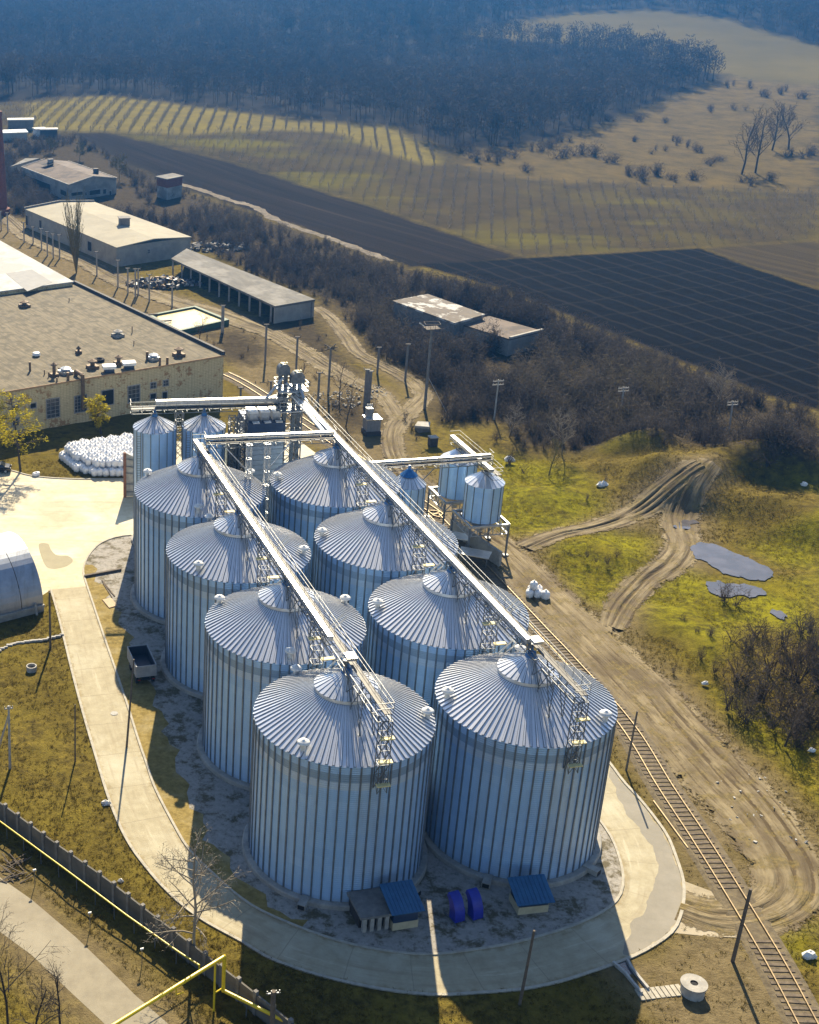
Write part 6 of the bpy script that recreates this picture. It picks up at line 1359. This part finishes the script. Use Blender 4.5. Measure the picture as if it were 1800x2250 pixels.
def strips(P,Q,w0,w1,rng):
    """flat tapered twigs from P to Q as quads turned at random about their own axis"""
    P=np.asarray(P,float);Q=np.asarray(Q,float); d=Q-P; L=np.linalg.norm(d,axis=1,keepdims=True)+1e-9; d=d/L
    r=rng.normal(size=P.shape); s=np.cross(d,r); s/=np.linalg.norm(s,axis=1,keepdims=True)+1e-9
    w0=np.reshape(np.broadcast_to(w0,(len(P),)),(-1,1))/2; w1=np.reshape(np.broadcast_to(w1,(len(P),)),(-1,1))/2
    V=np.stack([P-s*w0,P+s*w0,Q+s*w1,Q-s*w1],1).reshape(-1,3); Fq=np.arange(len(V)).reshape(-1,4); return V,Fq
def grow(rng,h,levels,kids,spread,lift,up,r0,shrink=.62,start=.25,nseg=3,wob=.12):
    """branching skeleton: list of (P,Q,w0,w1,level)"""
    segs=[]
    def limb(p,d,L,r,lv):
        q=p; pts=[p]; dd=d
        for k in range(nseg):
            dd=dd+rng.normal(size=3)*wob+np.array([0,0,up*.25]); dd/=np.linalg.norm(dd); n=q+dd*L/nseg
            segs.append((q,n,2*r*(1-k/nseg*.6),2*r*(1-(k+1)/nseg*.6),lv)); q=n; pts.append(q)
        if lv<levels:
            nk=kids[lv]
            for i in range(nk):
                f=start+(1-start)*(i+rng.random())/nk; x=f*nseg; a=min(int(x),nseg-1); b=pts[a]+(pts[a+1]-pts[a])*(x-a)
                ph=rng.random()*6.283; ax=dd if lv else np.array([0,0,1.]); o=np.cross(ax,[math.cos(ph),math.sin(ph),.3]); o/=np.linalg.norm(o)+1e-9
                nd=ax*lift[lv]+o*spread[lv]; nd/=np.linalg.norm(nd); limb(b,nd,L*shrink*(1.15-f*.55)*rng.uniform(.75,1.15),r*.5*(1.1-f*.4),lv+1)
    limb(np.zeros(3),np.array([rng.normal()*.05,rng.normal()*.05,1.]),h,r0,0); return segs
def tube_arrays(segs,n=5):
    Vs=[];Fs=[];b=0
    for p,q,w0,w1,lv in segs:
        d=q-p; L=np.linalg.norm(d); d=d/L; a=np.cross(d,[0,0,1.] if abs(d[2])<.95 else [1.,0,0]); a/=np.linalg.norm(a); c=np.cross(d,a); t=np.arange(n)*2*np.pi/n
        o=np.cos(t)[:,None]*a+np.sin(t)[:,None]*c; Vs+=[p+o*w0/2,q+o*w1/2]; i=np.arange(n); Fs.append(np.column_stack([b+i,b+(i+1)%n,b+n+(i+1)%n,b+n+i])); b+=2*n
    return np.concatenate(Vs),np.concatenate(Fs)
def twig_arrays(segs,rng,wmin=.02):
    P=np.array([s[0] for s in segs]);Q=np.array([s[1] for s in segs]); return strips(P,Q,np.maximum([s[2] for s in segs],wmin),np.maximum([s[3] for s in segs],wmin*.6),rng)
def set_tone(o,tone):
    a=o.data.attributes.new('tone','FLOAT','FACE'); a.data.foreach_set('value',np.asarray(tone,np.float32))
def tree(name,label,cat,p,segs,trunk_lv,mt,mc,rng,group=None,tone=.4,wmin=.025,extra=None,crown='crown'):
    t=thing(name,label,cat,p,0,group)
    A=[s for s in segs if s[4]<=trunk_lv]; B=[s for s in segs if s[4]>trunk_lv]
    v,f=tube_arrays(A,6); o=npmesh('trunk',v,f,mt,t); set_tone(o,np.clip(rng.normal(tone,.12,len(f)),0,1))
    v,f=twig_arrays(B,rng,wmin)
    o=npmesh(crown,v,f,mc,t); set_tone(o,np.clip(rng.normal(tone,.2,len(f)),0,1)); return t
def copy_tree_to(t,p,rz,sc,label=None):
    r=t.copy(); C.objects.link(r); r.location=p; r.rotation_euler=(0,0,rz); r.scale=(sc,sc,sc*1.0)
    if label: r['label']=label
    for k_ in [c for c in t.children]: q=k_.copy(); C.objects.link(q); q.parent=r
    return r
# ---- trees one can pick out
def needle_crown(t,segs,lv,dens,size,rng,mat,lo=.2):
    B=[s for s in segs if s[4]>=lv]; P=np.array([s[0] for s in B]);Q=np.array([s[1] for s in B]); k_=rng.random((len(B),dens,1)); C_=(P[:,None]+(Q-P)[:,None]*k_).reshape(-1,3)+rng.normal(size=(len(B)*dens,3))*size*.9
    d=rng.normal(size=C_.shape); d[:,2]=np.abs(d[:,2])*.6; d/=np.linalg.norm(d,axis=1,keepdims=True); v,f=strips(C_-d*size*.8,C_+d*size*.8,size*.55,size*.25,rng)
    o=npmesh('crown',v,f,mat,t); set_tone(o,np.clip(np.repeat(rng.random(len(B)),dens)*.8+rng.normal(size=len(f))*.12,0,1)); return o
def pine(base,topy,label,seed,wide=1.0):
    rng=np.random.default_rng(seed); p=G(*base); h=HT(base[0],base[1],topy); t=thing('pine_tree',label,'tree',p,0,'yellow-green pines by the factory')
    segs=grow(rng,h*.93,2,[34,7],[1.0*wide,.7],[.22,.8],.03,.2,.36,.28,3,.05)
    A=[s for s in segs if s[4]==0]; v,f=tube_arrays(A,7); o=npmesh('trunk',v,f,M['bark'],t); set_tone(o,np.full(len(f),.5))
    B=[s for s in segs if s[4]>0]; v,f=twig_arrays(B,rng,.04); o=npmesh('branches',v,f,M['bark'],t); set_tone(o,np.full(len(f),.3))
    needle_crown(t,segs,1,3,.2,rng,M['needle']); return t
pine((45,1037),866,'tall yellow-green pine in the grass near the parked car',21,.8)
pine((222,953),868,'yellow-green pine in front of the factory windows, behind the bag stack',22,.8)
pine((-8,1000),898,'yellow-green pine cut by the left edge of the photo',23,1.3)
# poplar
rng=np.random.default_rng(31); p=G(168,600); h=HT(168,600,436)
segs=[]
for k_ in range(9):
    a=k_*.7; s_=grow(rng,h*rng.uniform(.62,.98),2,[16,5],[.32,.35],[1,1],.5,.16,.34,.12,4,.04)
    segs+=[(x+np.array([.9*math.cos(a)*(x[2]/h)**.7,.9*math.sin(a)*(x[2]/h)**.7,0])*1.7,y+np.array([.9*math.cos(a)*(y[2]/h)**.7,.9*math.sin(a)*(y[2]/h)**.7,0])*1.7,w,z,lv) for x,y,w,z,lv in s_]
tree('poplar_tree','tall narrow leafless poplar in front of the pale-roofed store','tree',p,segs,0,M['willow'],M['willow'],rng,tone=.3,wmin=.05)
# birch near the yellow pipe
rng=np.random.default_rng(41); p=G(430,2118); h=HT(430,2118,1888); segs=grow(rng,h,3,[20,9,7],[.95,.8,.8],[.55,.75,.45],.03,.17,.46,.22,4,.11)
tree('birch_tree','leafless pale-barked birch between the loop road and the boundary wall','tree',p,segs,1,M['bark_pale'],M['bark_pale'],rng,tone=.4,wmin=.028)
def bare(base,topy,label,seed,mt='bark',mc='bark',kids=(12,6,4),spread=(.8,.8,.8),group=None,wmin=.025,cat='tree',name='bare_tree',terr=False,r0=.12,tone=.4):
    rng=np.random.default_rng(seed); p=T(*base) if terr else G(*base)
    h=(H0-p.z)*0+ (HT(base[0],base[1],topy) if not terr else (at_dist(base[0],topy,p.y).z-p.z)); segs=grow(rng,h*.86,3,list(kids),list(spread),[.7,.8,.7],.10,r0,.5,.2,4,.10)
    return tree(name,label,cat,p,segs,0,M[mt],M[mc],rng,group,tone,wmin)
bare((18,2262),2008,'slim leafless tree below the asphalt road at the lower left corner',51,kids=(16,6,4))
bare((133,2262),2135,'smaller leafless tree below the asphalt road, right of the slim one',52,kids=(12,6,4))
bare((75,2290),2150,'low tangled leafless tree in the lower left corner grass',53,kids=(14,7,4))
bare((438,752),690,'small dark leafless tree standing against the yellow basin',54,mt='bark_dark',mc='bark_dark')
bare((745,885),795,'leafless tree with upright branches beside the transformer kiosk',55,mt='bark_dark',mc='bark_dark')
bare((760,938),835,'thin leafless tree in front of the transformer kiosk',56)
bare((1206,1045),965,'round pale olive leafless tree at the edge of the mossy grass by the hopper bins',57,mt='willow',mc='willow',kids=(18,7,5),spread=(.9,.8,.8))
bare((90,930),870,'thin bare tree against the factory wall by the pine',58)
bare((662,838),800,'thin leafless sapling behind the elevator tower',59)
bare((1725,1640),1560,'leafless bush-like tree on the mossy verge at the right edge',60,kids=(12,6,5))
bare((1120,960),885,'grey spreading leafless tree at the edge of the scrub',61,mt='bark_grey',mc='bark_grey',kids=(18,7,5))
bare((1235,1000),890,'large grey leafless tree where the scrub meets the mossy grass',62,mt='bark_grey',mc='bark_grey',kids=(20,8,5))
bare((1345,640+180),790,'pale grey leafless tree among the dark scrub',63,mt='bark_grey',mc='bark_grey',kids=(18,7,5))
bare((1580,905),800,'pale grey tall leafless tree near the dark field corner',64,mt='bark_grey',mc='bark_grey',kids=(20,8,5))
for i,(b_,ty,lb) in enumerate((((1630,383),250,'tall leafless tree in the dry meadow, leftmost of the four'),((1660,380),245,'tall leafless tree in the dry meadow, second from the left and leaning'),((1697,330),232,'tall leafless tree in the dry meadow, third from the left'),((1733,328),225,'broad tall leafless tree in the dry meadow, rightmost of the four'))):
    bare(b_,ty,lb,70+i,mt='bark',mc='bark',kids=(16,7,4),spread=(.55,.6,.7),group='tall trees in the dry meadow',wmin=.10,terr=True,r0=.35)
# ---- shrubs: one mesh per kind, copied
def bush_segs(rng,h,n,fan):
    """a dome of short forking twigs carried on a few stems"""
    segs=[]; ns=n//3
    for i in range(ns):
        a=rng.random()*6.283; f=fan*rng.random()**.5; d=np.array([math.cos(a)*f,math.sin(a)*f,1.]); d/=np.linalg.norm(d); m=d*h*.35+rng.normal(size=3)*.03; e=m+(d+rng.normal(size=3)*.25)*h*.3; segs+=[(np.zeros(3)+rng.normal(size=3)*[.06,.06,0],m,.034,.024,0),(m,e,.024,.012,1)]
    for i in range(n*5):
        a=rng.random()*6.283; el=math.asin(rng.random()); r=h*(.42+.55*rng.random()**.6)*(1+.22*math.sin(a*3+fan*5)+.15*math.sin(a*5)); c=np.array([math.cos(a)*math.cos(el)*fan*.62*r,math.sin(a)*math.cos(el)*fan*.62*r,.10*h+math.sin(el)*r*.92]); d=c/np.linalg.norm(c)*.6+rng.normal(size=3)*.6; d[2]=abs(d[2])*.8; d/=np.linalg.norm(d); L=h*rng.uniform(.10,.24); segs.append((c-d*L*.6,c+d*L*.4,.015,.006,2))
    return segs
BUSH=[]
for k_ in range(6):
    rng=np.random.default_rng(100+k_); s_=bush_segs(rng,1.0,(36,44,40,50,34,40)[k_],(.5,.8,1.0,.7,.45,1.1)[k_]); v,f=twig_arrays([(a,b,w,x,l) for a,b,w,x,l in s_],rng,.01); BUSH.append((v,f))
bush_me=[]
for k_,(v,f) in enumerate(BUSH):
    o=npmesh('shrub',v,f,M['bark_dark'] if k_%2 else M['bark']); set_tone(o,np.clip(np.random.default_rng(k_).normal(.4,.2,len(f)),0,1)); bush_me.append(o.data); bpy.data.objects.remove(o)
def shrub(p,w,h,lb,grp,cat='shrub',k_=None):
    o=bpy.data.objects.new('shrub',bush_me[VR.integers(6) if k_ is None else k_]); C.objects.link(o); o.location=p; o.rotation_euler=(0,0,VR.random()*6.28); o.scale=(w,w,h); tag(o,lb,cat,grp); return o
# dark thicket at the right edge: individual big bushes
for px,py,h in ((1600,1560,5.5),(1640,1590,5),(1620,1500,6),(1670,1540,7),(1720,1560,6.5),(1770,1570,7),(1800,1600,6),(1690,1480,6.5),(1750,1500,7.5),(1800,1510,7),(1640,1440,5),(1720,1430,6),(1790,1440,6.5),(1660,1400,4.5),(1760,1390,5),(1610,1420,4),(1700,1600,5),(1745,1620,5)):
    p=T(px,py); shrub(p,h*.72,h*.85,'dark tangled leafless bush in the thicket at the right edge','bushes of the dark thicket'); shrub(p+Vector((VR.normal()*1.5,VR.normal()*1.5,0)),h*.6,h*.6,'dark tangled leafless bush in the thicket at the right edge','bushes of the dark thicket')
for px,py,h in ((1310,1235,1.6),(1335,1240,1.8),(1355,1225,1.5),(1290,1225,1.4),(1150,1040,2.2),(1330,1065,1.6),(1120,1020,2.5),(1090,970,2.6),(1040,1000,2.4),(1290,1100,1.4),(1500,1370,1.6),(1530,1400,1.8),(1590,1320,3.2),(1620,1330,3.5),(1260,985,3),(1700,1010,2.5),(1740,1000,2.2),(1540,1450,2.0),(1570,1480,2.2),(1480,1480,1.4)):
    shrub(T(px,py),h*.8,h,'low dark leafless bush scattered on the mossy ground','low bushes on the mossy ground')
for px,py,h in ((700,915,1.3),(800,905,1.4),(820,900,2.2),(905,945,2.2),(890,925,2.4),(915,965,1.6),(640,830,1.2),(760,700,3),(790,730,2.5),(860,770,3),(900,800,3),(560,745,1.4),(545,770,1.2),(580,690,1.8),(660,720,2),(700,745,1.6),(470,760,1.3),(455,745,1.4),(480,800,1.0),(535,730,1.0)):
    shrub(T(px,py),h*.8,h,'small dark bush along the farm track','bushes along the farm track')
zone=gp([(470,720),(560,690),(700,700),(850,860),(900,1000),(700,960),(560,860)]); q_=np.random.default_rng(78)
for k_ in range(110):
    px,py=q_.uniform(460,900),q_.uniform(690,1000); p=G(px,py); X1,Y1=np.array([p.x]),np.array([p.y])
    if poly_sdf(X1,Y1,zone)[0]<0 or any(line_sdf(X1,Y1,L,np.array(W_)+1.5)[0]>0 for L,W_ in TL.values()) or line_sdf(X1,Y1,rail,[4]*len(rail))[0]>0: continue
    h=q_.uniform(.5,1.5); shrub(p,h*1.1,h*.8,'small dark bush along the farm track','bushes along the farm track')
r=np.random.default_rng(77); mp=REG['meadow'][0]; cnt=0
for px,py,h in ((1010,335,5),(1050,350,6),(1090,355,6),(1130,345,5),(1160,375,4),(1230,345,6),(1270,340,5.5),(1310,345,6),(1345,355,5),(1380,385,5),(1415,390,6),(1440,385,6),(1475,395,4),(1520,395,5),(1560,360,3.5),(1590,350,3),(1640,400,4),(1700,400,4),(1750,345,5),(1780,340,5),(1300,250,3.5),(1350,265,4),(1400,265,4),(1240,310,4),(1210,325,5),(1480,310,3.5),(1500,320,3.5),(1540,330,4),(1580,245,3.5),(1620,240,3.5),(1680,210,5),(1720,205,5),(1760,215,5),(1600,190,4),(1650,195,4),(1120,325,5),(1180,330,5),(1450,335,3),(1390,310,3),(1460,270,3)):
    for j in range(3):
        p=T(px+r.normal()*9,py+r.normal()*3); shrub(p,h*1.0,h*.75,'dark leafless bush dotted over the dry meadow','bushes in the dry meadow')
# ---- the scrub belt: nobody could count it
def scatter(poly,n,rng,holes=(),minsd=0.0):
    P=np.array([(p[0],p[1]) for p in poly]); lo,hi=P.min(0),P.max(0); out=np.zeros((0,2))
    while len(out)<n:
        q=lo+(hi-lo)*rng.random((n*2,2)); s_=poly_sdf(q[:,0],q[:,1],poly); ok=s_>minsd
        for h_ in holes: ok&=poly_sdf(q[:,0],q[:,1],h_)<.5
        out=np.concatenate([out,q[ok]])
        if ok.mean()<.02: break
    return out[:n]
def instance(name,protos,P,S,H,rng,mat,tone,kind='stuff'):
    Vs=[];Fs=[];Ts=[];b=0; Zp=tz(P[:,0],P[:,1])
    which=rng.integers(len(protos),size=len(P)); ang=rng.random(len(P))*6.283
    for k_,(v,f) in enumerate(protos):
        I_=np.where(which==k_)[0]
        if not len(I_): continue
        c,s_=np.cos(ang[I_])[:,None],np.sin(ang[I_])[:,None]; x=(v[None,:,0]*c-v[None,:,1]*s_)*S[I_,None]+P[I_,0,None]; y=(v[None,:,0]*s_+v[None,:,1]*c)*S[I_,None]+P[I_,1,None]; z=v[None,:,2]*H[I_,None]+Zp[I_,None]
        Vs.append(np.stack([x,y,z],-1).reshape(-1,3)); Fs.append((f[None]+ (np.arange(len(I_))*len(v))[:,None,None]+b).reshape(-1,4)); b+=len(I_)*len(v); Ts.append(np.repeat(tone[I_],len(f)))
    o=npmesh(name,np.concatenate(Vs),np.concatenate(Fs),mat); T_=np.concatenate(Ts); set_tone(o,np.clip(T_+rng.normal(size=len(T_))*.07,0,1)); return tag(o,kind=kind)
rng=np.random.default_rng(201)
tracks_h=[]
bl=[[G(850,665),G(880,735),G(1010,790),G(1090,740),G(1066,700),G(940,655)],[G(55,470),G(255,590),G(419,560),G(207,470)],[G(376,590),G(604,700),G(693,685),G(410,560)],[G(1060,740),G(1110,800),G(1215,775),G(1192,740),G(1100,722)]]
bl+=[[G(20,375),G(110,455),G(250,470),G(330,470),G(280,395),G(170,340)],[G(340,455),G(362,475),G(405,470),G(398,440)]]
Q=scatter(REG['scrub'][0],3300,rng,bl,.5)
keep=np.ones(len(Q),bool)
for k_ in ('farm','fork'): L,W_=TL[k_]; keep&=line_sdf(Q[:,0],Q[:,1],L,np.array(W_)+3)<0
keep&=rng.random(len(Q))<np.clip(.85+.75*np.sin(Q[:,0]*.10+.6)*np.sin(Q[:,1]*.085+2)+.35*np.sin(Q[:,0]*.31)*np.sin(Q[:,1]*.27),.08,1)
Q=Q[keep]
depth=poly_sdf(Q[:,0],Q[:,1],REG['scrub'][0])
big=tz(Q[:,0]*0,Q[:,1])*0+np.sin(Q[:,0]*.055+1.3)*np.sin(Q[:,1]*.041+.4)
hgt=(2.6+np.clip(depth,0,12)*.22+1.3*big)*rng.uniform(.45,1.3,len(Q)); hgt=np.clip(hgt,1.2,6.5)*np.where(Q[:,1]>330,.72,1.0)
tone=np.clip(.42+.40*np.sin(Q[:,0]*.07+2)*np.sin(Q[:,1]*.06)+rng.normal(size=len(Q))*.16,0,1)
instance('scrub_thicket',BUSH,Q,hgt*.95,hgt*.92,rng,M['bark'],tone)
# trees standing in the scrub near the farm (dark evergreens and leafless)
rng=np.random.default_rng(205)
for k_,(px,py,ty,lb) in enumerate(((262,398,342,'dark olive tree right of the derelict building'),(118,335,300,'dark olive tree behind the derelict building near the farm sheds'),(175,352,312,'olive tree behind the roof ridge of the derelict building'))):
    bare((px,py),ty,lb,210+k_,mt='willow',mc='willow',kids=(22,9,5),spread=(1.0,.9,.8),wmin=.09,terr=True,tone=.1)
# ---- orchard
def orch_tree(seed):
    rng=np.random.default_rng(seed); return grow(rng,.95,2,[7,3],[.75,.7],[.8,.8],.15,.05,.5,.25,3,.08)
OT=[twig_arrays(orch_tree(300+k_),np.random.default_rng(k_),.03) for k_ in range(4)]
om=[]
for k_,(v,f) in enumerate(OT): o=npmesh('orchard_tree',v,f,M['bark_grey']); set_tone(o,np.clip(np.random.default_rng(k_).normal(.35,.2,len(f)),0,1)); om.append(o.data); bpy.data.objects.remove(o)
op=REG['orchard'][0]; r0=T(1330,520); r1=T(1300,432); ru=(r1-r0); ru.z=0; ru.normalize(); rv=Vector((ru.y,-ru.x,0)); P=[]
for i in range(-150,160):
    for j in range(-80,150): q=r0+ru*(j*2.7)+rv*(i*3.7); P.append((q.x,q.y))
P=np.array(P); P=P+rng.normal(size=P.shape)*.22; ok=(poly_sdf(P[:,0],P[:,1],op)>2.0); 
# the striped block on the ridge keeps its own rows
RP=REG['ridge'][0]
ok&=poly_sdf(P[:,0],P[:,1],RP)<1.5; ok&=rng.random(len(P))>.08
P=P[ok]; P=P[(P[:,0]>-110)&(P[:,0]<330)]
dcam=np.hypot(P[:,0],P[:,1]); order=np.argsort(dcam); near,rest=P[order[:300]],P[order[300:]]
for x,y in near:
    o=bpy.data.objects.new('orchard_tree',om[VR.integers(4)]); C.objects.link(o); o.location=(x,y,float(tz(x,y))); s_=VR.uniform(1.6,2.3); o.scale=(s_*.8,s_*.8,s_); o.rotation_euler=(0,0,VR.random()*6.28); tag(o,'small leafless fruit tree in the front rows of the orchard','fruit tree','fruit trees in the front of the orchard')
S_=rng.uniform(1.5,2.3,len(rest)); instance('orchard_trees',OT,rest,S_*.8,S_,rng,M['bark_grey'],np.clip(rng.normal(.35,.15,len(rest)),0,1))
# hedge-like rows across the ridge
a=T(125,276);b=T(177,224); ru=(b-a); ru.z=0; ru.normalize(); rv=Vector((ru.y,-ru.x,0)); cnt=0; hm=tone_mat('row_twigs',(.11,.10,.088),(.17,.155,.13),(.22,.20,.16),trans=.25)
for i in range(-16,110):
    o0=a+rv*(i*4.6); pts=[]
    for s in np.arange(-90,240,1.0): q=o0+ru*s; pts.append((q.x,q.y))
    pts=np.array(pts); sdv=poly_sdf(pts[:,0],pts[:,1],RP); pts=pts[sdv>.8]
    if len(pts)<6: continue
    pts=pts+rng.normal(size=pts.shape)*.15; H_=rng.uniform(1.5,2.3,len(pts)); P0=pts[len(pts)//2]
    o=instance('vine_row',OT[:3],pts,H_*.75,H_,rng,hm,np.clip(rng.normal(.4,.12,len(pts)),0,1),kind='thing'); o['label']='grey leafless row of trained fruit trees on the striped ridge'; o['category']='tree row'; o['group']='tree rows on the striped ridge'; cnt+=1
print('vine rows',cnt)
# ---- the leafless forest on the far slopes
def ftree(seed,n):
    rng=np.random.default_rng(seed); a=rng.random(n)*6.283; u=rng.random(n)**.7; zt=.32+.66*u; prof=np.sqrt(np.clip(1-((zt-.62)/.42)**2,0,1))*rng.uniform(.85,1.2); rr=.27*prof*np.sqrt(rng.random(n)); c=np.column_stack([rr*np.cos(a),rr*np.sin(a),zt]); d=np.column_stack([np.cos(a)*.5,np.sin(a)*.5,np.full(n,.55)])+rng.normal(size=(n,3))*.45; d/=np.linalg.norm(d,axis=1,keepdims=True); L=rng.uniform(.08,.17,n)[:,None]
    P=np.concatenate([c-d*L*.6,[[0,0,0]]]); Q=np.concatenate([c+d*L*.4,[[rng.normal()*.02,rng.normal()*.02,.8]]]); return strips(P,Q,np.r_[np.full(n,.019),.03],np.r_[np.full(n,.010),.012],rng)
FT=[ftree(400+k_,62) for k_ in range(8)]
N=26000; Yf=np.sqrt(rng.random(N)*(1480**2-455**2)+455**2); Xf=rng.uniform(-.20,.58,N)*Yf; sdw=None
kn=np.full(N,-12.0)
for k_ in ('orchard','meadow','hillf','plough','grid','brownf','scrub'):
    for p in REG[k_]: kn=np.maximum(kn,poly_sdf(Xf,Yf,p))
edge=tp([(-80,226),(60,214),(230,200),(420,224),(640,254),(860,270),(960,322),(1010,330),(1140,318),(1260,298),(1400,246),(1580,178),(1620,165),(1830,180),(1900,-10),(900,-60),(-200,-60),(-300,226)])
okf=(kn<-1.0)&(poly_sdf(Xf,Yf,edge)>0)
Pf=np.column_stack([Xf,Yf])[okf]; Hf=rng.uniform(9,14,len(Pf))*(1+.15*np.sin(Pf[:,0]*.03)*np.sin(Pf[:,1]*.02)); print('forest',len(Pf))
tn=np.clip(.35+.25*np.sin(Pf[:,0]*.021+1)*np.sin(Pf[:,1]*.017)+rng.normal(size=len(Pf))*.15,0,1)
instance('forest',FT,Pf,Hf,Hf,rng,M['forest'],tn)
# ---- grass tufts near the camera
def tuft(seed,n=7):
    rng=np.random.default_rng(seed); a=rng.random(n)*6.283; b=np.column_stack([.25*rng.normal(size=n),.25*rng.normal(size=n),np.zeros(n)]); e=b+np.column_stack([.45*np.cos(a),.45*np.sin(a),rng.uniform(.25,.8,n)]); return strips(b,e,.13,.04,rng)
TF=[tuft(500+k_) for k_ in range(6)]
def open_ground(q):
    ok=np.ones(len(q),bool); x,y=q[:,0],q[:,1]
    ok&=poly_sdf(x,y,ar+br[::-1])<-1.2
    for L in (ap_poly,yl,OUT_POLY): ok&=poly_sdf(x,y,L)<.15
    for k_ in TL: L,W_=TL[k_]; ok&=line_sdf(x,y,L,np.array(W_)*.8)<0
    ok&=line_sdf(x,y,rail,[3.6]*len(rail))<0
    for fx,fy,rx,ry in FLATS: ok&=((x-fx)/(rx*.62))**2+((y-fy)/(ry*.62))**2>1
    for L in BLD: ok&=poly_sdf(x,y,L)<.2
    return ok
ap_poly=ap; OUT_POLY=ow+[SG(1,3,20,11),SG(1,3,20,-30)]
BLD=[[FL,R0_,R1_,BL],[(p.x,p.y) for p in BP],[(a.x,a.y) for a in (G(111,1296),G(96,1343),G(-60,1380),G(-60,1200))]]
Q=np.column_stack([rng.uniform(-38,100,230000),66+rng.random(230000)**1.35*140]); 
vis=(Q[:,0]>-.135*Q[:,1]-6)&(Q[:,0]<.55*Q[:,1]+8); Q=Q[vis]; Q=Q[open_ground(Q)]
patch=np.sin(Q[:,0]*.45+1)*np.sin(Q[:,1]*.38)+np.sin(Q[:,0]*.17)*np.cos(Q[:,1]*.13+2); dn=np.full(len(Q),-12.0)
for p in REG['dirt']: dn=np.maximum(dn,poly_sdf(Q[:,0],Q[:,1],p))
ms=np.full(len(Q),-12.0)
for p in REG['moss']: ms=np.maximum(ms,poly_sdf(Q[:,0],Q[:,1],p))
keep=rng.random(len(Q))<np.where(dn>0,.10,np.clip(.55+.3*patch,.12,1)); Q=Q[keep]; ms=ms[keep]; patch=patch[keep]; print('tufts',len(Q))
m=ms>rng.normal(size=len(ms))*2; s_=rng.uniform(.18,.45,len(Q))
instance('dry_grass',TF,Q[~m],s_[~m],s_[~m]*.75,rng,M['grass'],np.clip(.42+.2*patch[~m]+rng.normal(size=(~m).sum())*.2,0,1))
instance('moss_grass',TF,Q[m],s_[m],s_[m]*.6,rng,M['mossgrass'],np.clip(.45+.2*patch[m]+rng.normal(size=m.sum())*.2,0,1))
